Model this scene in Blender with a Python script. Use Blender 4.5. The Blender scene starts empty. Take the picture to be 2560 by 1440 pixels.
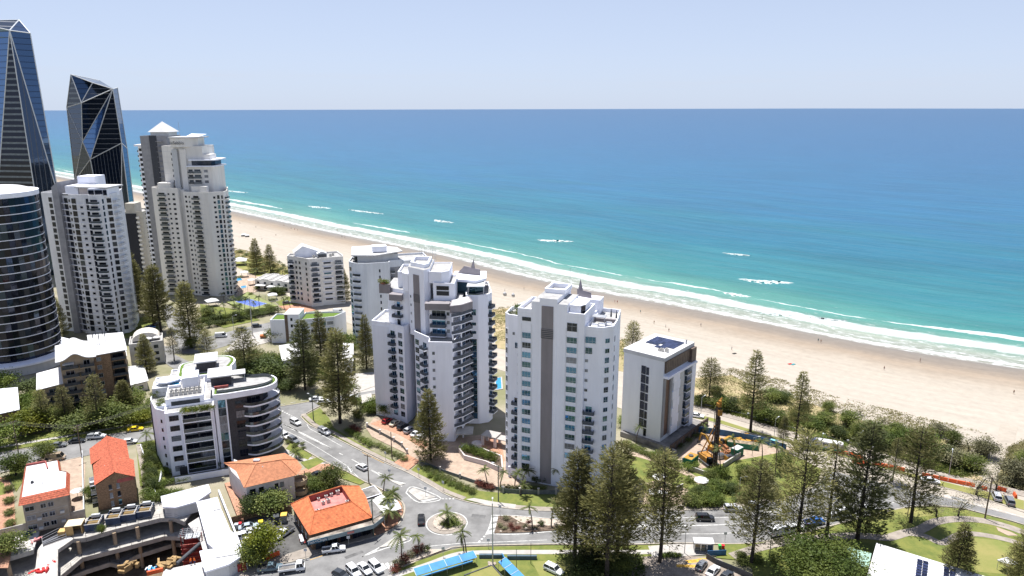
import bpy, bmesh, math, random
from mathutils import Vector, Matrix, noise as mnoise
from mathutils.geometry import tessellate_polygon
R = math.radians
rnd = random.Random(7)
scene = bpy.context.scene
COL = scene.collection

# ------------------------------------------------------------------ camera
CAM_H = 100.0
FPX = 1777.0                       # focal length in pixels of the 2560 wide photograph
PITCH = math.atan(451 / FPX)
cam_data = bpy.data.cameras.new('camera')
cam_data.sensor_width = 36.0
cam_data.lens = 36.0 * FPX / 2560.0
cam_data.clip_start = 1.0
cam_data.clip_end = 120000.0
cam = bpy.data.objects.new('camera', cam_data)
COL.objects.link(cam)
cam.location = (0,0, CAM_H)
cam.rotation_euler = (math.pi / 2 - PITCH, 0,0)
scene.camera = cam

# ------------------------------------------------------------------ sky and sun
SUN_EL = 74.0
SUN_AZ = math.degrees(math.atan2(0.86,-0.52))      # direction towards the sun in the XY plane
world = bpy.data.worlds.new('World')
scene.world = world
world.use_nodes = True
wn = world.node_tree.nodes
wl = world.node_tree.links
bg = wn['Background']
sky = wn.new('ShaderNodeTexSky')
sky.sky_type = 'NISHITA'
sky.sun_disc = False
sky.sun_elevation = R(SUN_EL)
sky.sun_rotation = R(90.0 - SUN_AZ)
sky.altitude = 300
sky.air_density = 0.5
sky.dust_density = 0.6
sky.ozone_density = 2.0
soft = wn.new('ShaderNodeHueSaturation')
soft.inputs['Saturation'].default_value = 0.95
wl.new(sky.outputs[0], soft.inputs['Color'])
# thin low cloud streaks above the horizon, fixed to the sky
tcw = wn.new('ShaderNodeTexCoord')
mpw = wn.new('ShaderNodeMapping')
mpw.inputs['Scale'].default_value = (7,7,110)
wl.new(tcw.outputs['Generated'], mpw.inputs[0])
cn = wn.new('ShaderNodeTexNoise')
cn.inputs['Scale'].default_value = 1.0
cn.inputs['Detail'].default_value = 6
wl.new(mpw.outputs[0], cn.inputs['Vector'])
sz = wn.new('ShaderNodeSeparateXYZ')
wl.new(tcw.outputs['Generated'], sz.inputs[0])
bd = wn.new('ShaderNodeValToRGB')
for i_, (p_, c_) in enumerate(((0.0,0.0),(0.022,0.25),(0.033,0.7),(0.048,0.15),(0.09,0.0))):
 e_ = bd.color_ramp.elements[i_] if i_ < 2 else bd.color_ramp.elements.new(p_)
 e_.position, e_.color = p_, (c_, c_, c_, 1)
wl.new(sz.outputs[2], bd.inputs[0])
cm = wn.new('ShaderNodeMapRange')
cm.inputs[1].default_value, cm.inputs[2].default_value = 0.45,0.75
wl.new(cn.outputs[0], cm.inputs[0])
ml = wn.new('ShaderNodeMath')
ml.operation = 'MULTIPLY'
wl.new(cm.outputs[0], ml.inputs[0]); wl.new(bd.outputs[0], ml.inputs[1])
cx_ = wn.new('ShaderNodeMix')
cx_.data_type = 'RGBA'
wl.new(ml.outputs[0], cx_.inputs['Factor'])
wl.new(soft.outputs[0], cx_.inputs['A'])
cx_.inputs['B'].default_value = (4.6,4.7,4.9,1)
hz = wn.new('ShaderNodeMix')          # sea-air tint
hz.data_type = 'RGBA'
hz.blend_type = 'MULTIPLY'
hz.inputs['Factor'].default_value = 1.0
hb = wn.new('ShaderNodeValToRGB')      # pale sea haze hugging the horizon
for i_, (p_, c_) in enumerate(((0.0,0.92),(0.9,0.0),(0.06,0.8),(0.25,0.55))):
 e_ = hb.color_ramp.elements[i_] if i_ < 2 else hb.color_ramp.elements.new(p_)
 e_.position, e_.color = p_, (c_, c_, c_, 1)
wl.new(sz.outputs[2], hb.inputs[0])
h2 = wn.new('ShaderNodeMix')
h2.data_type = 'RGBA'
wl.new(hb.outputs[0], h2.inputs['Factor'])
wl.new(cx_.outputs['Result'], h2.inputs['A'])
h2.inputs['B'].default_value = (3.0,3.55,4.35,1)
wl.new(h2.outputs['Result'], hz.inputs['A'])
hz.inputs['B'].default_value = (0.97,0.93,0.93,1)
wl.new(hz.outputs['Result'], bg.inputs[0])
bg.inputs[1].default_value = 0.106
sun_data = bpy.data.lights.new('sun', 'SUN')
sun_data.energy = 4.2
sun_data.angle = R(0.53)
sun_data.color = (1.0,0.97,0.93)
sun = bpy.data.objects.new('sun', sun_data)
COL.objects.link(sun)
sdir = Vector((math.cos(R(SUN_AZ)) * math.cos(R(SUN_EL)), math.sin(R(SUN_AZ)) * math.cos(R(SUN_EL)), math.sin(R(SUN_EL))))
sun.rotation_euler = sdir.to_track_quat('Z', 'Y').to_euler()
sun.location = (-100,100,400)
vs = scene.view_settings
vs.view_transform = 'Standard'
vs.look = 'None'
vs.exposure = 1.0
vs.gamma = 1.0
try:
 scene.cycles.max_bounces = 6
 scene.cycles.diffuse_bounces = 3
 scene.cycles.glossy_bounces = 3
 scene.cycles.transmission_bounces = 3
 scene.cycles.caustics_reflective = False
 scene.cycles.caustics_refractive = False
except Exception:
 pass

# ------------------------------------------------------------------ survey helpers: photo pixel -> point on the level ground
CP, SP = math.cos(PITCH), math.sin(PITCH)
def G(px, py, z=0.0):
 u = (px - 1280) / FPX
 v = (720 - py) / FPX
 d = (u, CP + v * SP, -SP + v * CP)
 t = (z - CAM_H) / d[2]
 return (d[0] * t, d[1] * t)
def GP(pts, z=0.0):
 return [G(a, b, z) for a, b in pts]
def HZ(g, py):
 v = (720 - py) / FPX
 return CAM_H + g[1] * (-SP + v * CP) / (CP + v * SP)

# ------------------------------------------------------------------ materials
MATS = {}
def new_mat(name):
 m = bpy.data.materials.new(name)
 m.use_nodes = True
 nt = m.node_tree
 b = nt.nodes['Principled BSDF']
 return m, nt, b
def setin(b, key, val):
 if key in b.inputs:
  b.inputs[key].default_value = val
def M(name, col, rough=0.8, var=0.12, scale=0.5, bump=0.0, bscale=4.0, metal=0.0, spec=0.3, stretch=None, col2=None, rand=0.0):
 """procedural surface: base colour broken up by two octaves of noise, optional relief"""
 if name in MATS:
  return MATS[name]
 m, nt, b = new_mat(name)
 N, L = nt.nodes, nt.links
 tc = N.new('ShaderNodeTexCoord')
 mp = N.new('ShaderNodeMapping')
 L.new(tc.outputs['Object'], mp.inputs[0])
 if stretch:
  mp.inputs['Scale'].default_value = stretch
 n1 = N.new('ShaderNodeTexNoise')
 n1.inputs['Scale'].default_value = scale
 n1.inputs['Detail'].default_value = 6
 n1.inputs['Roughness'].default_value = 0.65
 L.new(mp.outputs[0], n1.inputs['Vector'])
 cr = N.new('ShaderNodeValToRGB')
 c2 = col2 or tuple(max(0, c * (1 - 2.2 * var)) for c in col)
 c1 = col if col2 else tuple(min(1, c * (1 + var)) for c in col)
 cr.color_ramp.elements[0].position = 0.36
 cr.color_ramp.elements[0].color = (*c2,1)
 cr.color_ramp.elements[1].position = 0.64
 cr.color_ramp.elements[1].color = (*c1,1)
 L.new(n1.outputs[0], cr.inputs[0])
 out = cr.outputs[0]
 if rand > 0:
  oi = N.new('ShaderNodeObjectInfo')
  hs = N.new('ShaderNodeHueSaturation')
  mr = N.new('ShaderNodeMapRange')
  mr.inputs[3].default_value = 1 - rand
  mr.inputs[4].default_value = 1 + rand
  L.new(oi.outputs['Random'], mr.inputs[0])
  L.new(mr.outputs[0], hs.inputs['Value'])
  L.new(out, hs.inputs['Color'])
  out = hs.outputs[0]
 L.new(out, b.inputs['Base Color'])
 setin(b, 'Roughness', rough)
 setin(b, 'Metallic', metal)
 setin(b, 'Specular IOR Level', spec)
 if bump > 0:
  n2 = N.new('ShaderNodeTexNoise')
  n2.inputs['Scale'].default_value = bscale
  n2.inputs['Detail'].default_value = 4
  L.new(tc.outputs['Object'], n2.inputs['Vector'])
  bp = N.new('ShaderNodeBump')
  bp.inputs['Strength'].default_value = bump
  bp.inputs['Distance'].default_value = 0.15
  L.new(n2.outputs[0], bp.inputs['Height'])
  L.new(bp.outputs[0], b.inputs['Normal'])
 MATS[name] = m
 return m
def LEAF(name, c1, c2, trans=0.25, scale=0.35):
 """leaf surface: two greens by position, small change per tree, some light through the blade"""
 if name in MATS:
  return MATS[name]
 m, nt, b = new_mat(name)
 N, L = nt.nodes, nt.links
 tc = N.new('ShaderNodeTexCoord')
 n1 = N.new('ShaderNodeTexNoise')
 n1.inputs['Scale'].default_value = scale
 n1.inputs['Detail'].default_value = 5
 L.new(tc.outputs['Object'], n1.inputs['Vector'])
 cr = N.new('ShaderNodeValToRGB')
 cr.color_ramp.elements[0].position = 0.35
 cr.color_ramp.elements[0].color = (*c1,1)
 cr.color_ramp.elements[1].position = 0.65
 cr.color_ramp.elements[1].color = (*c2,1)
 L.new(n1.outputs[0], cr.inputs[0])
 oi = N.new('ShaderNodeObjectInfo')
 hs = N.new('ShaderNodeHueSaturation')
 mr = N.new('ShaderNodeMapRange')
 mr.inputs[3].default_value = 0.7
 mr.inputs[4].default_value = 1.3
 L.new(oi.outputs['Random'], mr.inputs[0])
 L.new(mr.outputs[0], hs.inputs['Value'])
 L.new(cr.outputs[0], hs.inputs['Color'])
 L.new(hs.outputs[0], b.inputs['Base Color'])
 setin(b, 'Roughness', 0.6)
 setin(b, 'Specular IOR Level', 0.25)
 tr = N.new('ShaderNodeBsdfTranslucent')
 L.new(hs.outputs[0], tr.inputs[0])
 mx = N.new('ShaderNodeMixShader')
 mx.inputs[0].default_value = trans
 L.new(b.outputs[0], mx.inputs[1])
 L.new(tr.outputs[0], mx.inputs[2])
 L.new(mx.outputs[0], N['Material Output'].inputs[0])
 MATS[name] = m
 return m
def GLASS(name, col, metal=0.75, rough=0.06):
 """coated window glass"""
 if name in MATS:
  return MATS[name]
 m, nt, b = new_mat(name)
 N, L = nt.nodes, nt.links
 oi = N.new('ShaderNodeObjectInfo')
 hs = N.new('ShaderNodeHueSaturation')
 hs.inputs['Color'].default_value = (*col, 1)
 mr = N.new('ShaderNodeMapRange')
 mr.inputs[3].default_value = 0.55
 mr.inputs[4].default_value = 1.45
 L.new(oi.outputs['Random'], mr.inputs[0])
 L.new(mr.outputs[0], hs.inputs['Value'])
 L.new(hs.outputs[0], b.inputs['Base Color'])
 tc = N.new('ShaderNodeTexCoord')
 n2 = N.new('ShaderNodeTexNoise')
 n2.inputs['Scale'].default_value = 0.7
 L.new(tc.outputs['Object'], n2.inputs['Vector'])
 bp = N.new('ShaderNodeBump')
 bp.inputs['Strength'].default_value = 0.05
 bp.inputs['Distance'].default_value = 0.2
 L.new(n2.outputs[0], bp.inputs['Height'])
 L.new(bp.outputs[0], b.inputs['Normal'])
 setin(b, 'Metallic', metal)
 setin(b, 'Roughness', rough)
 MATS[name] = m
 return m

WHITE = M('white_render', (0.83,0.845,0.92),0.75,0.03,0.35, stretch=(1,1,0.15), rand=0.03)
WHITE2 = M('white_painted_concrete', (0.70,0.71,0.74),0.8,0.025,0.3, stretch=(1,1,0.2))
CREAM = M('cream_render', (0.74,0.715,0.68),0.8,0.05,0.25, stretch=(1,1,0.15))
ROOFW = M('white_roof_membrane', (0.52,0.52,0.525),0.7,0.05,0.4)
SHEET = M('white_steel_sheet', (0.58,0.58,0.59),0.5,0.04,0.6, stretch=(8,0.2,1))
GREYW = M('taupe_grey_render', (0.245,0.225,0.235),0.85,0.05,0.4, stretch=(1,1,0.2))
GREY = M('mid_grey_render', (0.30,0.30,0.32),0.85,0.07,0.4)
LGREY = M('light_grey_render', (0.55,0.56,0.57),0.8,0.06,0.4, stretch=(1,1,0.2))
DARK = M('charcoal_brick', (0.060,0.056,0.062),0.8,0.12,2.0)
CONC = M('concrete', (0.40,0.38,0.35),0.9,0.12,0.5, bump=0.1)
CONCD = M('stained_concrete', (0.22,0.21,0.20),0.95,0.2,0.4, bump=0.15)
BRICK = M('brown_brick', (0.26,0.165,0.10),0.9,0.18,3.0, bump=0.2, bscale=10)
BRICKD = M('dark_tan_brick', (0.17,0.115,0.075),0.9,0.2,3.0, bump=0.2, bscale=10)
TAN = M('tan_render', (0.38,0.29,0.20),0.85,0.08,0.6)
PEACH = M('peach_render', (0.62,0.56,0.54),0.85,0.06,0.5)
TILE_R = M('red_clay_tile', (0.42,0.105,0.055),0.75,0.24,2.2, bump=0.3, bscale=6)
TILE_O = M('orange_clay_tile', (0.50,0.145,0.055),0.75,0.16,1.2, bump=0.3, bscale=6)
TILE_P = M('terracotta_tile', (0.44,0.185,0.095),0.75,0.12,1.4, bump=0.3, bscale=6)
REDP = M('red_paint', (0.33,0.09,0.08),0.7,0.12,0.8)
PINKR = M('faded_red_membrane', (0.52,0.20,0.18),0.8,0.12,0.6)
METAL = M('galvanised_steel', (0.45,0.46,0.48),0.45,0.1,1.0, metal=0.6)
DMETAL = M('dark_grey_metal', (0.07,0.075,0.085),0.5,0.1,1.0)
FRAME = M('window_frame_white', (0.50,0.52,0.54),0.5,0.03,1.0)
FRAMED = M('window_frame_dark', (0.05,0.05,0.055),0.5,0.05,1.0)
RAIL = M('blue_grey_railing', (0.085,0.10,0.125),0.5,0.1,1.0)
WOOD = M('weathered_timber', (0.27,0.17,0.10),0.85,0.2,1.0, stretch=(1,1,6))
WOODP = M('timber_pole', (0.17,0.13,0.10),0.9,0.2,1.5, stretch=(4,4,0.3))
ASPH = M('asphalt', (0.20,0.198,0.195),0.92,0.13,0.16, bump=0.05, bscale=3)
ASPHD = M('car_park_asphalt', (0.10,0.098,0.095),0.92,0.15,0.3)
PAINTW = M('road_paint_white', (0.52,0.52,0.50),0.7,0.18,1.2)
PAINTY = M('road_paint_yellow', (0.62,0.36,0.06),0.7,0.2,1.2)
KERB = M('kerb_concrete', (0.36,0.325,0.275),0.9,0.12,0.8)
PATH = M('footpath_concrete', (0.285,0.25,0.215),0.9,0.10,0.5)
PATHL = M('new_concrete_path', (0.38,0.36,0.335),0.9,0.06,0.5)
PAVE = M('terracotta_paving', (0.40,0.22,0.145),0.9,0.14,1.2, bump=0.1)
PAVEC = M('cream_paving', (0.37,0.285,0.22),0.9,0.10,0.6)
SOIL = M('mulch_soil', (0.13,0.095,0.07),0.95,0.3,1.5, bump=0.3)
PEBBLE = M('cream_pebbles', (0.43,0.37,0.31),0.95,0.12,3.0, bump=0.3)
GRASS = M('mown_lawn', (0.172,0.180,0.045),0.95,0.0,0.35, bump=0.4, bscale=9, col2=(0.098,0.128,0.030))
GRASSD = M('dry_lawn', (0.235,0.215,0.075),0.95,0.0,0.15, bump=0.3, bscale=9, col2=(0.165,0.185,0.05))
TURF = M('roof_turf', (0.10,0.165,0.025),0.95,0.1,1.0, bump=0.3, bscale=9)
GREEN_OLIVE = M('court_surround_green', (0.20,0.225,0.085),0.9,0.06,0.4)
COURTB = M('court_blue', (0.075,0.13,0.42),0.85,0.06,0.4)
POOLW = M('pool_water', (0.03,0.24,0.42),0.1,0.1,0.8, spec=0.5)
BARK = M('pine_bark', (0.052,0.042,0.036),0.95,0.25,2.0)
BARKP = M('palm_trunk_bark', (0.17,0.14,0.115),0.95,0.2,2.0)
PINE = LEAF('norfolk_pine_needles', (0.118,0.122,0.044),(0.255,0.235,0.088),0.38,0.5)
PINED = LEAF('dark_pine_needles', (0.068,0.080,0.032),(0.16,0.165,0.062),0.33,0.5)
LEAFG = LEAF('fresh_leaves', (0.075,0.115,0.02),(0.19,0.225,0.045),0.3,0.8)
LEAFM = LEAF('mid_green_leaves', (0.080,0.108,0.026),(0.20,0.22,0.056),0.35,0.8)
LEAFD = LEAF('dark_green_leaves', (0.052,0.076,0.022),(0.135,0.165,0.046),0.33,0.8)
LEAFGREY = LEAF('grey_green_leaves', (0.13,0.128,0.065),(0.25,0.235,0.13),0.2,0.8)
LEAFY = LEAF('yellow_green_leaves', (0.13,0.16,0.015),(0.26,0.26,0.03),0.3,0.8)
LEAFR = LEAF('bronze_red_leaves', (0.10,0.030,0.022),(0.22,0.075,0.05),0.25,0.8)
PALML = LEAF('palm_fronds', (0.048,0.075,0.018),(0.14,0.155,0.045),0.25,1.2)
DUNEG = LEAF('dune_grass', (0.24,0.23,0.095),(0.40,0.36,0.18),0.4,0.15)
G_BLUE = GLASS('blue_window_glass', (0.08,0.20,0.36))
G_DARK = GLASS('dark_window_glass', (0.035,0.045,0.06),0.6)
G_TEAL = GLASS('teal_window_glass', (0.06,0.13,0.17))
G_CURT = M('window_with_curtain', (0.22,0.23,0.25),0.3,0.25,2.0, stretch=(6,6,0.4), rand=0.3)
G_NAVY = GLASS('navy_glass', (0.014,0.018,0.032),0.5)
G_TOWER = GLASS('tower_sky_glass', (0.095,0.16,0.27),0.9,0.05)
G_TOWERD = GLASS('tower_dark_glass', (0.035,0.052,0.085),0.85,0.05)
G_RAIL = GLASS('balustrade_glass', (0.075,0.09,0.10),0.3,0.1)
SOLAR = GLASS('solar_cells', (0.035,0.045,0.10),0.4,0.15)
TYRE = M('tyre_rubber', (0.02,0.02,0.02),0.9,0.1,3)
CARGLASS = GLASS('car_glass', (0.03,0.035,0.04),0.4,0.05)
LAMPW = M('headlamp_lens', (0.75,0.76,0.78),0.15,0.02,1, spec=0.6)
LAMPR = M('tail_lamp_lens', (0.35,0.02,0.02),0.2,0.05,1, spec=0.6)
ORANGE_P = M('orange_plastic', (0.72,0.115,0.035),0.5,0.1,1.0, rand=0.1)
YELLOW_P = M('machine_yellow', (0.42,0.23,0.04),0.5,0.12,1.0)
GREEN_P = M('container_green', (0.03,0.19,0.115),0.55,0.12,0.8)
BLUE_P = M('hoarding_blue', (0.045,0.14,0.29),0.6,0.12,0.8)
NAVY_P = M('skip_navy', (0.030,0.052,0.105),0.6,0.2,0.8)
AWNB = M('awning_sky_blue', (0.045,0.22,0.46),0.6,0.08,0.5)
RED_S = M('scaffold_red', (0.30,0.035,0.032),0.7,0.15,1.0)

# ------------------------------------------------------------------ mesh helpers
KIDS = {}
class MB:
 def __init__(self):
  self.v, self.f, self.m = [], [], []
 def add(self, vs, fs, mi=0):
  o = len(self.v)
  self.v += [tuple(p) for p in vs]
  for f in fs:
   self.f.append([o + i for i in f])
   self.m.append(mi)
  return self
 def box(self, x0, y0, z0, x1, y1, z1, mi=0):
  return self.add([(x0, y0, z0),(x1, y0, z0),(x1, y1, z0),(x0, y1, z0),(x0, y0, z1),(x1, y0, z1),(x1, y1, z1),(x0, y1, z1)],
      [(0,3,2,1),(4,5,6,7),(0,1,5,4),(1,2,6,5),(2,3,7,6),(3,0,4,7)], mi)
 def prism(self, poly, z0, z1, mi=0, top=None, bot=True):
  p = ccw(poly)
  n = len(p)
  self.add([(a, b, z0) for a, b in p] + [(a, b, z1) for a, b in p], [(i, (i + 1) % n, n + (i + 1) % n, n + i) for i in range(n)], mi)
  self.add([(a, b, z1) for a, b in p], [tuple(range(n))], mi if top is None else top)
  if bot:
   self.add([(a, b, z0) for a, b in p], [tuple(range(n - 1,-1,-1))], mi)
  return self
 def ringwall(self, poly, z0, z1, t, mi=0):
  """parapet: a closed upstand of thickness t along the polygon's edge"""
  p = ccw(poly)
  q = inset(p, t)
  n = len(p)
  vs = [(a, b, z0) for a, b in p] + [(a, b, z1) for a, b in p] + [(a, b, z1) for a, b in q] + [(a, b, z0) for a, b in q]
  fs = []
  for i in range(n):
   j = (i + 1) % n
   fs += [(i, j, n + j, n + i),(n + i, n + j, 2 * n + j, 2 * n + i),(2 * n + i, 2 * n + j, 3 * n + j, 3 * n + i)]
  return self.add(vs, fs, mi)
 def quad(self, a, b, c, d, mi=0):
  return self.add([a, b, c, d], [(0,1,2,3)], mi)
 def tube(self, a, b, r0, r1=None, n=6, mi=0, cap=True):
  a, b = Vector(a), Vector(b)
  r1 = r0 if r1 is None else r1
  d = (b - a)
  if d.length < 1e-6:
   return self
  d.normalize()
  s = d.cross(Vector((0,0,1)) if abs(d.z) < 0.9 else Vector((1,0,0))).normalized()
  t = d.cross(s)
  vs = []
  for c, r in ((a, r0),(b, r1)):
   for k in range(n):
    w = 2 * math.pi * k / n
    vs.append(c + (s * math.cos(w) + t * math.sin(w)) * r)
  fs = [(k, n + k, n + (k + 1) % n, (k + 1) % n) for k in range(n)]
  if cap:
   fs += [tuple(range(n)), tuple(range(2 * n - 1, n - 1,-1))]
  return self.add(vs, fs, mi)
 def beam(self, a, b, w, h, mi=0):
  """square bar between two points, w across, h tall"""
  a, b = Vector(a), Vector(b)
  d = (b - a).normalized()
  s = d.cross(Vector((0,0,1)))
  if s.length < 1e-4:
   s = Vector((1,0,0))
  s.normalize()
  t = s.cross(d)
  vs = []
  for c in (a, b):
   vs += [c - s * w / 2 - t * h / 2, c + s * w / 2 - t * h / 2, c + s * w / 2 + t * h / 2, c - s * w / 2 + t * h / 2]
  return self.add(vs, [(0,1,2,3),(7,6,5,4),(0,4,5,1),(1,5,6,2),(2,6,7,3),(3,7,4,0)], mi)
 def mesh(self, name, mats, smooth=False):
  me = bpy.data.meshes.new(name)
  me.from_pydata(self.v, [], self.f)
  mats = mats if isinstance(mats, (list, tuple)) else [mats]
  for m in mats:
   me.materials.append(m)
  if len(mats) > 1:
   me.polygons.foreach_set('material_index', self.m)
  if smooth:
   me.polygons.foreach_set('use_smooth', [True] * len(me.polygons))
  me.update()
  return me
def area(p):
 return 0.5 * sum(p[i][0] * p[(i + 1) % len(p)][1] - p[(i + 1) % len(p)][0] * p[i][1] for i in range(len(p)))
def ccw(p):
 return list(p) if area(p) > 0 else list(reversed(p))
def inset(p, t):
 n = len(p)
 out = []
 for i in range(n):
  a, b, c = Vector(p[i - 1]).to_2d() if False else Vector((p[i - 1][0], p[i - 1][1])), Vector((p[i][0], p[i][1])), Vector((p[(i + 1) % n][0], p[(i + 1) % n][1]))
  d1, d2 = (b - a).normalized(),(c - b).normalized()
  n1, n2 = Vector((-d1.y, d1.x)), Vector((-d2.y, d2.x))
  k = n1 + n2
  if k.length < 1e-4:
   k = n1
  k = k / max(0.35, k.dot(n1))
  out.append((b.x + k.x * t, b.y + k.y * t))
 return out
def ob(name, me, parent=None, loc=(0,0,0), rz=0.0, sc=None):
 o = bpy.data.objects.new(name, me)
 COL.objects.link(o)
 o.location = loc
 if rz:
  o.rotation_euler = (0,0, rz)
 if sc is not None:
  o.scale = (sc, sc, sc) if isinstance(sc, (int, float)) else sc
 if parent:
  o.parent = parent
  KIDS.setdefault(parent.name, []).append(o)
 return o
def tag(o, label=None, cat=None, group=None, kind=None):
 if label:
  o['label'] = label
 if cat:
  o['category'] = cat
 if group:
  o['group'] = group
 if kind:
  o['kind'] = kind
 return o
def thing(name, label, cat, loc=(0,0,0), rz=0.0, group=None):
 o = bpy.data.objects.new(name, None)
 o.empty_display_size = 1.0
 COL.objects.link(o)
 o.location = loc if len(loc) == 3 else (loc[0], loc[1], 0)
 o.rotation_euler = (0,0, rz)
 return tag(o, label, cat, group)
def copy_tree(o, parent=None):
 c = o.copy()
 COL.objects.link(c)
 c.parent = parent
 for ch in KIDS.get(o.name, []):
  copy_tree(ch, c)
 return c
def flat(name, poly, z, mat, parent=None, kind='structure', thick=0.0):
 """a sheet (or slab of given thickness below z) with real outline"""
 mb = MB()
 if thick:
  mb.prism(poly, z - thick, z, bot=False)
 else:
  p = ccw(poly)
  mb.add([(a, b, z) for a, b in p], [tuple(range(len(p)))])
 o = ob(name, mb.mesh(name, mat), parent)
 if kind and not parent:
  o['kind'] = kind
 return o
def ribbon_poly(pts, w):
 """outline of a strip of width w along a polyline"""
 L_, R_ = [], []
 n = len(pts)
 for i in range(n):
  a = Vector(pts[max(0, i - 1)])
  b = Vector(pts[min(n - 1, i + 1)])
  d = (b - a).normalized()
  k = Vector((-d.y, d.x)) * w / 2
  p = Vector(pts[i])
  L_.append((p.x + k.x, p.y + k.y))
  R_.append((p.x - k.x, p.y - k.y))
 return L_, R_
def ribbon(name, pts, w, z, mat, h=0.0, parent=None, kind='structure', dash=None):
 mb = MB()
 L_, R_ = ribbon_poly(pts, w)
 for i in range(len(pts) - 1):
  a, b, c, d = R_[i], R_[i + 1], L_[i + 1], L_[i]
  if h:
   vs = [(*a, z - h),(*b, z - h),(*c, z - h),(*d, z - h),(*a, z),(*b, z),(*c, z),(*d, z)]
   fs = [(4,5,6,7),(0,1,5,4),(2,3,7,6)]
   if i == 0:
    fs.append((3,0,4,7))
   if i == len(pts) - 2:
    fs.append((1,2,6,5))
   mb.add(vs, fs)
  else:
   mb.quad((*a, z),(*b, z),(*c, z),(*d, z))
 o = ob(name, mb.mesh(name, mat), parent)
 if kind and not parent:
  o['kind'] = kind
 return o
def smooth_line(pts, n=6):
 """Catmull-Rom through the points"""
 out = []
 P = [Vector(p) for p in pts]
 for i in range(len(P) - 1):
  p0, p1, p2, p3 = P[max(0, i - 1)], P[i], P[i + 1], P[min(len(P) - 1, i + 2)]
  for k in range(n):
   t = k / n
   q = 0.5 * ((2 * p1) + (p2 - p0) * t + (2 * p0 - 5 * p1 + 4 * p2 - p3) * t * t + (3 * p1 - p0 - 3 * p2 + p3) * t ** 3)
   out.append(tuple(q))
 out.append(tuple(P[-1]))
 return out
# ================================================================== SETTING: sea, beach, land
SEA_Z = -1.5
SHORE = GP([(580,527),(700,553),(860,587),(1000,615),(1130,643),(1250,675),(1400,710),(1530,735),(1640,754),(1860,797),(2100,845),(2330,886),(2560,921)], SEA_Z)
NS = Vector((0.665,0.747))                     # direction out to sea
def shore_line():
 a = Vector(SHORE[0]); d0 = Vector((-0.737,0.675))
 b = Vector(SHORE[-1]); d1 = (b - Vector(SHORE[-3])).normalized()
 pts = [tuple(a + d0 * k) for k in (30000,9000,4000,2000,1000,500,200)] + smooth_line(SHORE, 5) + [tuple(b + d1 * k) for k in (60,150,400,1000,3000,12000,40000)]
 return pts
SL = shore_line()
cum = [0.0]
for i in range(1, len(SL)):
 cum.append(cum[-1] + (Vector(SL[i]) - Vector(SL[i - 1])).length)
def strip_mesh(name, offs, mat):
 """sheet laid in strips along the shore; stores (along, off) metres as an attribute"""
 vs, fs, at = [], [], []
 n = len(SL)
 for v, z in offs:
  for i, p in enumerate(SL):
   vs.append((p[0] + NS.x * v, p[1] + NS.y * v, z))
   at.append((cum[i] - 30000, v, 0))
 for j in range(len(offs) - 1):
  for i in range(n - 1):
   fs.append((j * n + i, j * n + i + 1,(j + 1) * n + i + 1,(j + 1) * n + i))
 me = bpy.data.meshes.new(name)
 me.from_pydata(vs, [], fs)
 a = me.attributes.new('shore', 'FLOAT_VECTOR', 'POINT')
 a.data.foreach_set('vector', [c for t in at for c in t])
 me.materials.append(mat)
 me.update()
 if me.polygons[0].normal.z < 0:
  me.flip_normals()
 o = ob(name, me)
 o['kind'] = 'structure'
 return o
def math_node(nt, op, a, b=None, c=None):
 n = nt.nodes.new('ShaderNodeMath')
 n.operation = op
 for k, x in enumerate((a, b, c)):
  if x is None:
   continue
  if isinstance(x, (int, float)):
   n.inputs[k].default_value = x
  else:
   nt.links.new(x, n.inputs[k])
 return n.outputs[0]
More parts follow.
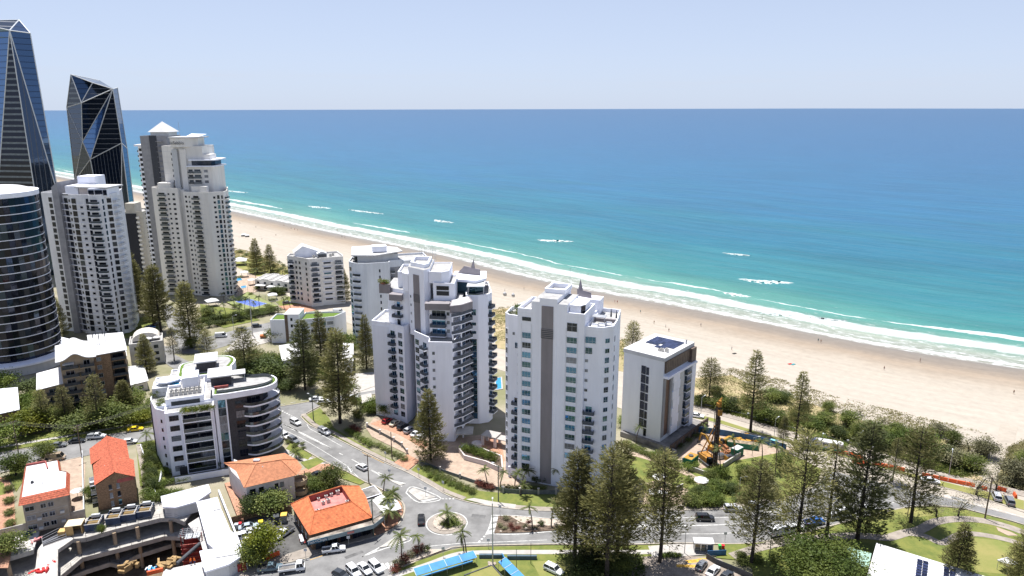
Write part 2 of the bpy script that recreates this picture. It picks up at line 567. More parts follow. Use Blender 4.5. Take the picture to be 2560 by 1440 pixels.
def sea_material():
 m, nt, b = new_mat('sea_water')
 N, L = nt.nodes, nt.links
 at = N.new('ShaderNodeAttribute')
 at.attribute_name = 'shore'
 sep = N.new('ShaderNodeSeparateXYZ')
 L.new(at.outputs['Vector'], sep.inputs[0])
 s, v = sep.outputs[0], sep.outputs[1]
 def nz(sx, sy, detail=4, rough=0.6, off=0.0):
  cb = N.new('ShaderNodeCombineXYZ')
  L.new(math_node(nt, 'MULTIPLY', s, sx), cb.inputs[0])
  L.new(math_node(nt, 'MULTIPLY', v, sy), cb.inputs[1])
  cb.inputs[2].default_value = off
  n = N.new('ShaderNodeTexNoise')
  n.inputs['Scale'].default_value = 1.0
  n.inputs['Detail'].default_value = detail
  n.inputs['Roughness'].default_value = rough
  L.new(cb.outputs[0], n.inputs['Vector'])
  return n.outputs[0]
 big = nz(0.004,0.012,3,0.6,3.1)
 vv = math_node(nt, 'MULTIPLY', v, math_node(nt, 'MULTIPLY_ADD', big, 1.6,0.2))
 lg = math_node(nt, 'DIVIDE', math_node(nt, 'LOGARITHM', math_node(nt, 'ADD', math_node(nt, 'MAXIMUM', vv, 0.0),1.0),10.0),4.0)
 cr = N.new('ShaderNodeValToRGB')
 el = cr.color_ramp.elements
 stops = [(0.0,(0.25,0.24,0.20)),(0.28,(0.225,0.255,0.205)),(0.34,(0.14,0.225,0.18)),(0.40,(0.065,0.205,0.170)),(0.47,(0.026,0.150,0.155)),(0.57,(0.008,0.108,0.155)),
    (0.68,(0.009,0.095,0.185)),(0.80,(0.011,0.080,0.175)),(1.0,(0.012,0.070,0.160))]
 el[0].position, el[0].color = stops[0][0], (*stops[0][1], 1)
 el[1].position, el[1].color = stops[-1][0], (*stops[-1][1], 1)
 for p, c in stops[1:-1]:
  e = el.new(p)
  e.color = (*c, 1)
 L.new(lg, cr.inputs[0])
 # wind streaks and sand-bar patches
 st = nz(0.010,0.06,7,0.68,7.7)
 hs = N.new('ShaderNodeHueSaturation')
 L.new(cr.outputs[0], hs.inputs['Color'])
 rip = nz(0.045,0.22,8,0.75,8.8)
 st = math_node(nt, 'ADD', math_node(nt, 'MULTIPLY', st, 0.72), math_node(nt, 'MULTIPLY', rip, 0.28))
 L.new(math_node(nt, 'MULTIPLY_ADD', st, 1.3,0.37), hs.inputs['Value'])
 # foam: swash edge, main breaker line, broken outer lines
 wob = nz(0.010,0.0,2,0.5,1.0)
 wob2 = nz(0.045,0.0,3,0.6,5.0)
 tex = nz(0.09,0.22,6,0.75,2.0)
 lace = nz(0.16,0.30,6,0.8,9.0)
 def band(c, amp, w, amp2=6.0, along=None, hard=5.0):
  ctr = math_node(nt, 'ADD', math_node(nt, 'MULTIPLY_ADD', wob, amp, c - amp * 0.5), math_node(nt, 'MULTIPLY_ADD', wob2, amp2,-amp2 * 0.5))
  d = math_node(nt, 'ABSOLUTE', math_node(nt, 'SUBTRACT', v, ctr))
  k = math_node(nt, 'SUBTRACT', 1.0, math_node(nt, 'DIVIDE', d, w))
  k = math_node(nt, 'MULTIPLY', math_node(nt, 'MAXIMUM', k, 0.0),1.9)
  k = math_node(nt, 'ADD', k, math_node(nt, 'MULTIPLY_ADD', tex, 2.6,-1.75))
  if along is not None:
   a = nz(along, 0.0,2,0.5, c)
   k = math_node(nt, 'ADD', k, math_node(nt, 'MULTIPLY_ADD', a, 9.0,-5.6))
   d2 = math_node(nt, 'LESS_THAN', d, w)
   k = math_node(nt, 'MULTIPLY', k, d2)
  k = math_node(nt, 'MULTIPLY', k, math_node(nt, 'LESS_THAN', d, w * 1.05))
  n = math_node(nt, 'MINIMUM', math_node(nt, 'MAXIMUM', math_node(nt, 'MULTIPLY', k, hard),0.0),1.0)
  return n
 f = band(2.5,7.0,1.8,3.0)
 f = math_node(nt, 'MAXIMUM', f, math_node(nt, 'MULTIPLY', band(24.0,14.0,9.0,7.0, None, 1.5),0.88))
 f = math_node(nt, 'MAXIMUM', f, math_node(nt, 'MULTIPLY', band(43.0,20.0,4.0,9.0,0.007),0.75))
 # lacy wash between the lines
 near = math_node(nt, 'MAXIMUM', math_node(nt, 'SUBTRACT', 1.0, math_node(nt, 'DIVIDE', v, 45.0)),0.0)
 lc = math_node(nt, 'MINIMUM', math_node(nt, 'MAXIMUM', math_node(nt, 'MULTIPLY', math_node(nt, 'ADD', lace, math_node(nt, 'MULTIPLY_ADD', near, 0.16,-0.62)),7.0),0.0),0.6)
 lc = math_node(nt, 'MULTIPLY', lc, math_node(nt, 'LESS_THAN', v, 60.0))
 f = math_node(nt, 'MAXIMUM', f, lc)
 mix = N.new('ShaderNodeMix')
 mix.data_type = 'RGBA'
 L.new(f, mix.inputs['Factor'])
 L.new(hs.outputs[0], mix.inputs['A'])
 mix.inputs['B'].default_value = (0.62,0.64,0.63,1)
 L.new(mix.outputs['Result'], b.inputs['Base Color'])
 setin(b, 'Roughness', 0.32)
 setin(b, 'Specular IOR Level', 0.22)
 # swell and chop
 sw = nz(0.018,0.11,4,0.55,4.0)
 ch = nz(0.10,0.25,5,0.65,6.0)
 hh = math_node(nt, 'ADD', math_node(nt, 'MULTIPLY', sw, 2.2), math_node(nt, 'MULTIPLY', ch, 1.3))
 hh = math_node(nt, 'ADD', hh, math_node(nt, 'MULTIPLY', f, 0.5))
 bp = N.new('ShaderNodeBump')
 bp.inputs['Strength'].default_value = 0.6
 bp.inputs['Distance'].default_value = 1.0
 L.new(hh, bp.inputs['Height'])
 L.new(bp.outputs[0], b.inputs['Normal'])
 return m
def sand_material():
 m, nt, b = new_mat('beach_sand')
 N, L = nt.nodes, nt.links
 at = N.new('ShaderNodeAttribute')
 at.attribute_name = 'shore'
 sep = N.new('ShaderNodeSeparateXYZ')
 L.new(at.outputs['Vector'], sep.inputs[0])
 tc = N.new('ShaderNodeTexCoord')
 def nz(sc, d=5):
  n = N.new('ShaderNodeTexNoise')
  n.inputs['Scale'].default_value = sc
  n.inputs['Detail'].default_value = d
  n.inputs['Roughness'].default_value = 0.65
  L.new(tc.outputs['Object'], n.inputs['Vector'])
  return n.outputs[0]
 n1, n2 = nz(0.03,6), nz(0.35,8)
 k = math_node(nt, 'ADD', sep.outputs[1], math_node(nt, 'MULTIPLY_ADD', n1,22.0,-11.0))
 cr = N.new('ShaderNodeValToRGB')
 el = cr.color_ramp.elements
 mr = N.new('ShaderNodeMapRange')
 mr.inputs[1].default_value, mr.inputs[2].default_value = -58.0,12.0
 L.new(k, mr.inputs[0])
 st = [(0.0,(0.355,0.318,0.270)),(0.30,(0.335,0.296,0.246)),(0.52,(0.265,0.215,0.165)),(0.66,(0.195,0.165,0.135)),(1.0,(0.18,0.168,0.145))]
 el[0].position, el[0].color = st[0][0], (*st[0][1], 1)
 el[1].position, el[1].color = st[-1][0], (*st[-1][1], 1)
 for p, c in st[1:-1]:
  e = el.new(p); e.color = (*c, 1)
 L.new(mr.outputs[0], cr.inputs[0])
 hs = N.new('ShaderNodeHueSaturation')
 L.new(cr.outputs[0], hs.inputs['Color'])
 tr_ = N.new('ShaderNodeTexNoise')
 cb_ = N.new('ShaderNodeCombineXYZ')
 L.new(math_node(nt, 'MULTIPLY', sep.outputs[0], 0.012), cb_.inputs[0])
 L.new(math_node(nt, 'MULTIPLY', sep.outputs[1], 0.35), cb_.inputs[1])
 tr_.inputs['Scale'].default_value = 1.0
 tr_.inputs['Detail'].default_value = 7
 L.new(cb_.outputs[0], tr_.inputs['Vector'])
 L.new(math_node(nt, 'ADD', math_node(nt, 'MULTIPLY_ADD', n2,0.42,0.62), math_node(nt, 'MULTIPLY', tr_.outputs[0], 0.34)), hs.inputs['Value'])
 L.new(hs.outputs[0], b.inputs['Base Color'])
 rg = N.new('ShaderNodeMapRange')
 rg.inputs[1].default_value, rg.inputs[2].default_value = 0.5,0.8
 rg.inputs[3].default_value, rg.inputs[4].default_value = 0.95,0.35
 L.new(mr.outputs[0], rg.inputs[0])
 L.new(rg.outputs[0], b.inputs['Roughness'])
 setin(b, 'Specular IOR Level', 0.2)
 bp = N.new('ShaderNodeBump')
 bp.inputs['Strength'].default_value = 0.5
 bp.inputs['Distance'].default_value = 0.25
 L.new(n2, bp.inputs['Height'])
 L.new(bp.outputs[0], b.inputs['Normal'])
 return m
SEA = sea_material()
SAND = sand_material()
sea_offs = [(v, SEA_Z) for v in (-3,0,4,9,15,22,30,40,55,75,100,140,200,300,500,900,1800,4000,10000,30000,90000)]
strip_mesh('sea', sea_offs, SEA)
strip_mesh('beach', [(12,-2.4),(4,-1.75),(-3,-1.42),(-14,-0.95),(-30,-0.45),(-52,-0.05),(-80,0.05),(-105,0.03),(-135,0.0)], SAND)
# land
GROUND = M('town_ground', (0.30,0.265,0.205),0.95,0.0,0.035, bump=0.2, bscale=2, col2=(0.165,0.165,0.085))
land = [(p[0] - NS.x * 100, p[1] - NS.y * 100) for p in SL]
# the ground has a real hole where the basement is dug: its outline is tessellated with an inner ring
HOLE = GP([(-120,1375),(0,1347),(215,1295),(330,1268),(404,1252),(500,1250),(545,1262),(566,1340),(600,1420),(625,1500),(500,1700),(-300,1800)])
land = [p for p in land if p[1] > -1500 and p[0] > -12000]
land = land + [(land[-1][0], -1500),(-12000,-1500)]
_pts = [Vector((*p, 0)) for p in land]
_hol = [Vector((*p, 0)) for p in HOLE]
_tri = tessellate_polygon([_pts, _hol])
_me = bpy.data.meshes.new('ground')
_me.from_pydata([(p.x, p.y, -0.10) for p in _pts + _hol], [], [t if (_q := (_pts + _hol)) and (_q[t[1]] - _q[t[0]]).cross(_q[t[2]] - _q[t[0]]).z > 0 else t[::-1] for t in _tri])
_me.materials.append(GROUND)
ob('ground', _me)['kind'] = 'structure'
# far beach-side ground cover behind the dune: dry grass on sand
DUNEGROUND = M('dune_ground', (0.40,0.31,0.195),0.95,0.0,0.09, bump=0.3, bscale=2, col2=(0.17,0.165,0.06))

# ------------------------------------------------------------------ breaking waves offshore (foam ridges standing above the sea)
FOAM = M('breaker_foam', (0.46,0.52,0.52),0.9,0.2,0.6, bump=0.8, bscale=1.2)
def breaker(px0, px1, w, seed):
 r = random.Random(seed)
 a, b = Vector(G(*px0, SEA_Z)), Vector(G(*px1, SEA_Z))
 n = max(10, int((b - a).length / 1.5))
 d = (b - a).normalized()
 k = Vector((-d.y, d.x))
 if k.y > 0:
  k = -k
 mb = MB()
 rows = 5
 vs, fs = [], []
 for i in range(n + 1):
  t = i / n
  wid = 0.7 * w * (math.sin(math.pi * min(1, max(0, t))) ** 0.6) * (0.6 + 0.7 * r.random())
  mid = a.lerp(b, t) + k * (r.random() - 0.5) * 1.2
  for j in range(rows):
   q = mid + k * wid * (j / (rows - 1))
   z = SEA_Z + 0.02 + (0.75 * math.exp(-((j / (rows - 1) - 0.22) / 0.25) ** 2) * math.sin(math.pi * t) ** 0.5 * (0.6 + 0.6 * r.random()) if 0 < j < rows - 1 else 0)
   vs.append((q.x, q.y, z))
 for i in range(n):
  for j in range(rows - 1):
   if r.random() < (0.97 if j < 2 else 0.62):
    fs.append((i * rows + j, i * rows + j + 1,(i + 1) * rows + j + 1,(i + 1) * rows + j))
 mb.add(vs, fs)
 o = ob('breaking_wave', mb.mesh('breaking_wave', FOAM))
 o['kind'] = 'structure'
for i, (p, q, w) in enumerate([((1086,549),(1136,557),9),((1342,599),(1436,604),10),((1845,697),(1985,707),11),((1806,730),(1880,742),7),((1896,782),(1990,790),5),((2010,792),(2120,803),5),
          ((770,515),(830,521),8),((870,524),(960,535),5),((560,476),(620,482),8),((1805,632),(1880,640),4)]):
 breaker(p, q, w, 100 + i)

# ------------------------------------------------------------------ roads
UK = [(752,1042),(771,1061),(793,1072),(832,1092),(910,1131),(971,1161),(1018,1181),(1077,1214),(1116,1237),(1160,1253),(1216,1264),(1290,1273),(1360,1277),(1500,1277),(1685,1275),(1810,1272),(1925,1256),(1992,1238),(2035,1216),(2060,1190),(2085,1166),(2030,1143),(1950,1120),(1890,1101),(1845,1092),(1808,1084),(1747,1079),(1715,1058)]
EU = [(1690,1036),(1758,1049),(1797,1060),(1845,1076),(1887,1087),(1924,1097),(1990,1112),(2090,1138),(2204,1172),(2254,1185),(2338,1214),(2405,1231),(2462,1248),(2560,1281),(2760,1350)]
LK = [(2760,1385),(2560,1312),(2472,1288),(2405,1271),(2338,1265),(2288,1266),(2220,1278),(2137,1299),(2050,1322),(1922,1352),(1840,1360),(1685,1358),(1585,1361),(1367,1361),(1160,1366),(1115,1375),(1052,1398),(985,1420),(960,1470),(700,1560),(560,1560),(600,1450),(645,1432),(695,1412),(770,1395),(845,1367),(920,1347),(965,1332),(995,1312),(1011,1280),(1005,1255),(966,1230),(927,1210),(910,1203),(865,1178),(815,1155),(752,1119),(728,1104),(697,1084)]
rd = (Vector(G(771,1061)) - Vector(G(971,1161))).normalized()
ROADDIR = math.degrees(math.atan2(-rd.y, -rd.x))
Lw = Vector(G(697,1084)); Uw = Vector(G(752,1042))
far_u = [tuple(Uw + rd * k) for k in (20,60,120,200)]
far_l = [tuple(Lw + rd * k) for k in (200,120,60,20)]
road = GP(UK) + GP(EU) + GP(LK) + far_l + list(reversed(far_u))
flat('road', road, 0.0, ASPH)
side = GP([(752,1042),(700,1030),(696,1017),(802,1000),(890,981),(938,965),(1000,945),(1010,960),(938,985),(870,998),(805,1013)])
flat('side_street', side, 0.012, ASPH)
flat('cross_street', GP([(505,846),(600,822),(690,802),(860,770),(862,784),(700,828),(640,842),(540,872),(480,884),(420,884),(340,870),(330,855),(420,866)]),0.004, ASPH)
flat('north_street', GP([(402,770),(425,760),(470,800),(520,850),(500,872),(455,880),(425,830)]),0.016, ASPH)
flat('back_street', GP([(-80,1148),(0,1133),(121,1112),(225,1095),(380,1070),(470,1052),(500,1075),(390,1098),(330,1112),(200,1143),(120,1160),(0,1182),(-80,1196)]),0.0, ASPH)
def kerb(px, z=0.14, w=0.35):
 ribbon('kerb', smooth_line(GP(px),4), w, z, KERB, h=0.26)
kerb(UK[:20]); kerb(UK[20:]); kerb(EU[1:])
kerb(LK[:18]); kerb(LK[22:])
kerb([(696,1017),(802,1000),(890,981),(938,965)]); kerb([(752,1042),(805,1013),(870,998),(938,985)])
kerb([(-80,1148),(0,1133),(121,1112),(225,1095),(380,1070)])
kerb([(-80,1196),(0,1182),(120,1160),(200,1143)])
# lawns, verges, paths (slabs so that their edges have a step)
def lawn(px, mat=None, z=0.08, name='lawn'):
 return flat(name, GP(px), z, mat or GRASS, thick=0.2)
def path(px, w, mat=None, z=0.11, name='footpath'):
 return ribbon(name, smooth_line(GP(px),4), w, z, mat or PATH, h=0.22)
lawn([(756,1043),(775,1060),(800,1073),(836,1091),(912,1129),(974,1158),(985,1152),(940,1132),(870,1092),(835,1070),(822,1045),(800,1020)])
path([(757,1035),(790,1064),(830,1080),(900,1118),(985,1160),(1020,1176)], 1.5)
lawn([(1022,1181),(1080,1213),(1118,1236),(1162,1251),(1218,1262),(1290,1271),(1360,1275),(1480,1275),(1480,1240),(1390,1236),(1290,1236),(1200,1228),(1140,1205),(1075,1180),(1045,1160)])
path([(1018,1176),(1065,1200),(1110,1226),(1162,1247)], 1.5)
flat('footpath', GP([(1165,1249),(1185,1246),(1240,1256),(1290,1262),(1288,1272),(1220,1264)]),0.13, PATHL, thick=0.2)
path([(1285,1268),(1360,1273),(1500,1274),(1690,1271),(1800,1269),(1930,1250)], 2.0, name='footpath')
flat('driveway', GP([(985,1157),(1018,1136),(1050,1152),(1020,1176)]),0.12, PAVE, thick=0.2)
# T3 forecourt and T5 forecourt in terracotta and cream paving
flat('forecourt', GP([(935,1045),(960,1040),(1020,1060),(1100,1100),(1260,1080),(1300,1150),(1320,1215),(1270,1225),(1180,1205),(1110,1180),(1050,1155),(1020,1136),(930,1092),(915,1070)]),0.05, PAVEC, thick=0.2)
flat('forecourt_paving', GP([(926,1060),(960,1046),(1015,1072),(1075,1112),(1060,1124),(1000,1088)]),0.062, PAVE)
flat('forecourt_paving', GP([(1190,1100),(1250,1092),(1262,1150),(1250,1170),(1215,1130)]),0.062, PAVE)
# right part gardens
lawn([(1555,1140),(1640,1130),(1720,1180),(1700,1270),(1480,1275),(1480,1190)])
lawn([(1720,1180),(1850,1150),(1960,1130),(2010,1150),(2055,1175),(2040,1205),(1990,1236),(1920,1252),(1810,1268),(1700,1272)])
path([(1560,1130),(1640,1152),(1720,1186),(1760,1215)], 2.2, PAVEC)
flat('garden_terrace', GP([(1580,1215),(1650,1200),(1720,1225),(1720,1262),(1600,1262)]),0.12, PAVEC)
path([(1700,1278),(1707,1245),(1716,1225)], 1.6)
# esplanade verge and promenade
lawn([(1700,1026),(1800,1050),(1900,1082),(2000,1108),(2100,1134),(2210,1168),(2300,1190),(2400,1215),(2480,1232),(2560,1252),(2560,1275),(2462,1246),(2405,1229),(2338,1212),(2254,1183),(2204,1170),(2090,1136),(1990,1110),(1887,1085),(1797,1058),(1700,1038)], GRASSD)
path([(1690,1009),(1760,1024),(1860,1050),(1960,1080),(2080,1108),(2200,1138),(2300,1166),(2400,1198),(2480,1216),(2600,1245)], 3.4, PATH, 0.12, 'promenade')
# bottom verge and bowls club lawns
lawn([(1060,1398),(1120,1378),(1165,1369),(1367,1364),(1585,1364),(1700,1361),(1720,1400),(1720,1500),(960,1500),(985,1424)])
path([(960,1450),(1010,1432),(1070,1412),(1130,1390),(1175,1383),(1300,1381),(1440,1381),(1600,1381),(1690,1378)], 1.6, PATHL)
lawn([(1180,1425),(1230,1412),(1290,1480),(1160,1480)], GRASSD, 0.10, 'bowling_green')
lawn([(1330,1405),(1430,1400),(1500,1480),(1380,1500)], GRASSD, 0.10, 'club_lawn')
flat('shelter_pavement', GP([(1620,1366),(1690,1361),(1780,1362),(1785,1386),(1700,1392),(1630,1392)]),0.13, PATHL, thick=0.2)
flat('car_park', GP([(1560,1395),(1700,1388),(1800,1398),(1900,1480),(1480,1500)]),0.10, M('bare_car_park', (0.30,0.255,0.215),0.95,0.14,0.3), thick=0.2)
for q in ([(1712,1402),(1752,1398),(1765,1404),(1722,1409)], [(1690,1412),(1740,1413),(1748,1420),(1692,1419)], [(1740,1397),(1770,1396),(1775,1400)]):
 flat('hatched_marking', GP(q),0.112, PAINTY)
# park on the right
lawn([(1925,1354),(2050,1325),(2137,1301),(2220,1280),(2288,1268),(2338,1267),(2405,1273),(2472,1290),(2560,1314),(2720,1372),(2720,1560),(1900,1560),(1880,1420),(1840,1400),(1790,1395),(1800,1362)])
lawn([(2200,1275),(2290,1270),(2345,1270),(2330,1290),(2230,1300),(2150,1312)], GRASSD, 0.10)
lawn([(2425,1345),(2500,1352),(2540,1380),(2560,1440),(2440,1430),(2415,1380)], GRASSD, 0.10)
path([(1830,1392),(1930,1362),(2060,1345),(2150,1340),(2215,1345),(2262,1333),(2300,1325),(2340,1305),(2400,1298),(2460,1303),(2520,1318),(2580,1340)], 2.6, PATH, 0.13)
path([(2262,1333),(2310,1340),(2350,1358),(2375,1350),(2400,1338),(2440,1336),(2500,1346),(2560,1362)], 2.0, PATH, 0.125)
flat('sand_patch', GP([(2490,1318),(2530,1332),(2545,1340),(2520,1340),(2495,1328)]),0.135, PAVEC)
# left side verge around dw building, peach house and shop
lawn([(726,1108),(750,1121),(780,1138),(770,1150),(745,1140),(715,1122)])
lawn([(752,1156),(800,1142),(815,1152),(770,1175)])
lawn([(845,1175),(868,1182),(912,1206),(900,1212),(850,1195)])
flat('peach_driveway', GP([(742,1180),(800,1160),(825,1160),(838,1170),(790,1200),(760,1205)]),0.06, PAVE, thick=0.2)
flat('verge_paving', GP([(720,1120),(815,1157),(865,1180),(840,1168),(780,1158),(700,1140)]),0.05, PATHL)
flat('corner_paving', GP([(960,1232),(1003,1257),(1009,1280),(993,1310),(963,1330),(935,1340),(930,1290),(940,1240)]),0.12, PAVE, thick=0.22)
flat('shop_footpath', GP([(770,1393),(845,1365),(935,1342),(930,1330),(775,1368),(690,1395),(600,1420),(600,1450),(645,1431),(695,1411)]),0.12, PATH, thick=0.22)
flat('shop_car_park', GP([(590,1305),(700,1275),(735,1290),(778,1368),(690,1395),(610,1405)]),0.05, ASPHD)
# back street verge
lawn([(-60,1142),(0,1130),(121,1109),(225,1092),(380,1067),(390,1050),(280,1060),(120,1080),(-60,1110)])
path([(-60,1128),(100,1102),(240,1078),(390,1052)], 1.5, PATHL)
lawn([(340,1108),(395,1100),(430,1190),(400,1230),(350,1215)])
flat('driveway', GP([(150,1152),(205,1142),(213,1160),(212,1320),(175,1300),(160,1200)]),0.04, PAVEC, thick=0.2)
flat('garden_path', GP([(340,1112),(355,1110),(385,1240),(362,1240)]),0.1, PATH, thick=0.2)
flat('brick_path', GP([(-20,1195),(20,1192),(35,1240),(40,1330),(20,1420),(-60,1420)]),0.06, PAVE, thick=0.2)
lawn([(-80,1180),(-20,1190),(10,1210),(15,1235),(-40,1250),(-80,1240)])
lawn([(20,1165),(60,1155),(60,1200),(40,1230),(28,1200)])
# gardens by the towers far left
lawn([(300,800),(380,790),(400,830),(360,850),(310,845)])
lawn([(500,760),(600,775),(650,800),(560,820),(505,800)])
lawn([(585,640),(640,650),(740,690),(745,705),(640,690),(590,665)], GRASSD)
lawn([(690,755),(745,735),(760,760),(700,765)])
flat('pool_terrace', GP([(583,690),(640,685),(660,725),(600,740),(585,735)]),0.03, PAVEC, thick=0.2)
flat('brick_forecourt', GP([(697,765),(745,745),(790,775),(735,790)]),0.05, PAVE, thick=0.2)
flat('building_site_ground', GP([(1690,1150),(1760,1075),(1850,1100),(1990,1122),(1960,1140),(1850,1150),(1780,1185),(1740,1175)]),0.03, PAVEC)
flat('paved_yard', GP([(880,935),(935,930),(940,975),(880,985),(850,960)]),0.03, PATHL)
flat('street_works', GP([(600,838),(690,822),(690,850),(620,870),(560,880)]),0.03, PATHL)

# ------------------------------------------------------------------ road markings
def mark(px, w=0.18, mat=None, z=0.02):
 ribbon('lane_marking', smooth_line(GP(px),4), w, z, mat or PAINTW)
def dashes(px, n, w=0.22, frac=0.45, mat=None):
 P_ = smooth_line(GP(px),12)
 L = [0]
 for i in range(1, len(P_)):
  L.append(L[-1] + (Vector(P_[i]) - Vector(P_[i - 1])).length)
 def at(t):
  for i in range(1, len(P_)):
   if L[i] >= t:
    return Vector(P_[i - 1]).lerp(Vector(P_[i]),(t - L[i - 1]) / (L[i] - L[i - 1] + 1e-9))
  return Vector(P_[-1])
 for k in range(n):
  a, b = at(L[-1] * k / n), at(L[-1] * (k + frac) / n)
  ribbon('lane_dash', [tuple(a), tuple(b)], w, 0.022, mat or PAINTW)
mark([(767,1060),(775,1072),(800,1085),(855,1116)])
mark([(700,1070),(770,1105),(868,1165),(880,1178),(903,1200)])
mark([(705,1060),(745,1078),(795,1103),(829,1122)], 0.35)
mark([(718,1063),(760,1088),(829,1122)], 0.2)
flat('painted_island', GP([(703,1060),(722,1064),(752,1082),(735,1076)]),0.02, PAINTW)
dashes([(848,1133),(980,1198)], 4,0.25,0.3)
mark([(886,1152),(960,1192),(1005,1216)], 0.3)
mark([(915,1168),(965,1196),(1014,1209)], 0.3)
dashes([(700,1024),(750,1052)], 9,0.5,0.5)
flat('chevron', GP([(868,1166),(879,1171),(884,1182),(876,1180)]),0.02, PAINTW)
mark([(1015,1232),(1048,1256),(1103,1246),(1033,1217),(1015,1232)], 0.3)
flat('traffic_island', GP([(1020,1229),(1048,1252),(1090,1244),(1034,1220)]),0.15, CONC, thick=0.2)
flat('traffic_island', GP([(969,1196),(995,1207),(1012,1210),(1000,1215),(980,1205)]),0.15, CONC, thick=0.2)
flat('painted_giveway', GP([(1050,1252),(1085,1245),(1098,1246),(1060,1255)]),0.024, PAINTW)
dashes([(1105,1247),(1140,1247)], 4,0.5,0.5)
flat('traffic_island', GP([(948,1370),(975,1352),(1010,1346),(1018,1350),(985,1364)]),0.15, CONC, thick=0.2)
mark([(905,1392),(950,1368),(985,1347),(1020,1342),(1024,1352),(960,1372),(905,1392)], 0.3)
flat('chevron', GP([(930,1378),(945,1370),(938,1382)]),0.024, PAINTW)
mark([(1070,1366),(1160,1358),(1250,1355),(1367,1350)], 0.2)
mark([(1222,1334),(1290,1336),(1360,1330),(1420,1326)], 0.3)
mark([(1230,1288),(1300,1290),(1380,1297),(1420,1300)], 0.3)
mark([(1230,1288),(1229,1300),(1222,1322),(1214,1338)], 0.35)
dashes([(1212,1340),(1194,1358)], 3,0.5,0.5)
for q in ([(1228,1296),(1245,1292),(1244,1302),(1227,1306)], [(1225,1312),(1243,1308),(1240,1318),(1222,1322)], [(1219,1328),(1238,1323),(1233,1333),(1215,1337)]):
 flat('chevron', GP(q),0.024, PAINTW)
mark([(1580,1318),(1640,1316),(1800,1312),(1900,1306)], 0.35)
mark([(1580,1341),(1700,1335),(1800,1334),(1930,1322),(2080,1290)], 0.2)
mark([(1560,1296),(1700,1294),(1830,1293),(1950,1275)], 0.2)
for q in ([(1575,1312),(1605,1309),(1620,1314),(1590,1321)],):
 flat('chevron', GP(q),0.024, PAINTW)
mark([(2210,1262),(2300,1242),(2350,1236),(2430,1256),(2500,1276),(2560,1293)], 0.2)
dashes([(2360,1240),(2560,1294)], 5,0.3,0.5)
dashes([(700,1012),(850,985)], 6,0.2,0.5)
mark([(905,1131),(960,1158)], 0.12, PAINTY)
mark([(775,1400),(850,1374)], 0.15, PAINTY)
for k in range(5):
 x = 938 + k * 12
 flat('parking_hatch', GP([(x, 1412 - k),(x + 7,1408 - k),(x + 18,1422 - k),(x + 10,1426 - k)]),0.02, PAINTW)
# worn patches and repairs in the asphalt
ASPHP = M('asphalt_patch', (0.135,0.134,0.133),0.95,0.15,0.5)
ASPHL = M('asphalt_light_patch', (0.255,0.25,0.245),0.95,0.12,0.5)
for q, m_ in (([(792,1100),(806,1107),(798,1112),(784,1105)], ASPHP),([(1050,1208),(1078,1222),(1070,1227),(1042,1213)], ASPHL),([(1180,1285),(1215,1288),(1212,1296),(1178,1293)], ASPHP),([(990,1340),(1020,1330),(1026,1336),(997,1346)], ASPHL),
     ([(1640,1325),(1720,1322),(1722,1329),(1642,1331)], ASPHL),([(1780,1287),(1850,1284),(1850,1289),(1782,1292)], ASPHP),([(860,1392),(905,1376),(910,1381),(866,1398)], ASPHP),([(2380,1240),(2420,1250),(2414,1255),(2374,1245)], ASPHP),([(60,1140),(110,1131),(113,1136),(62,1146)], ASPHP)):
 flat('road_patch', GP(q),0.006, m_)
# roundabout: apron, kerbed island, pebbles
RBC = Vector(G(1117,1308))
def circle(c, r, n=40, sq=1.0):
 return [(c.x + r * math.cos(2 * math.pi * k / n), c.y + sq * r * math.sin(2 * math.pi * k / n)) for k in range(n)]
ribbon('roundabout_line', circle(RBC, 5.05) + circle(RBC, 5.05)[:1], 0.28,0.02, PAINTW)
flat('roundabout_apron', circle(RBC, 4.75),0.10, PATH, thick=0.2)
flat('roundabout_island', circle(RBC + Vector((0.2,0.2)),3.6),0.22, PEBBLE, thick=0.3)
flat('splitter_bed', GP([(1246,1291),(1272,1290),(1380,1298),(1440,1308),(1420,1324),(1330,1331),(1236,1334)]),0.16, SOIL, thick=0.3)
flat('splitter_pebbles', GP([(1275,1291),(1380,1299),(1430,1309),(1400,1316),(1330,1314),(1300,1306)]),0.172, PEBBLE)
flat('verge_bed', GP([(985,1420),(1000,1395),(1060,1374),(1105,1374),(1115,1376),(1060,1396),(1010,1418)]),0.14, PEBBLE, thick=0.3)
# ================================================================== BUILDINGS
CACHE = {}
def rq(x, q=0.05):
 return round(x / q) * q
def window_frame(w, h, cols, rows, mat, split=0.0):
 key = ('wf', rq(w), rq(h), cols, rows, mat.name, split)
 if key not in CACHE:
  mb = MB()
  t = 0.055
  mb.box(-w / 2,-0.09,0,-w / 2 + t, 0.05, h); mb.box(w / 2 - t, -0.09,0, w / 2,0.05, h)
  mb.box(-w / 2 + t, -0.09,0, w / 2 - t, 0.05, t); mb.box(-w / 2 + t, -0.09, h - t, w / 2 - t, 0.05, h)
  for k in range(1, cols):
   x = -w / 2 + w * k / cols
   mb.box(x - 0.025,-0.08, t, x + 0.025,0.04, h - t)
  for k in range(1, rows):
   z = h * (split if split and rows == 2 else k / rows)
   mb.box(-w / 2 + t, -0.075, z - 0.025, w / 2 - t, 0.035, z + 0.025)
  CACHE[key] = mb.mesh('window', mat)
 return CACHE[key]
def pane_mesh(w, h, mat):
 key = ('pn', rq(w), rq(h), mat.name)
 if key not in CACHE:
  CACHE[key] = MB().box(-w / 2 + 0.05,-0.04,0.05, w / 2 - 0.05,0.03, h - 0.05).mesh('pane', mat)
 return CACHE[key]
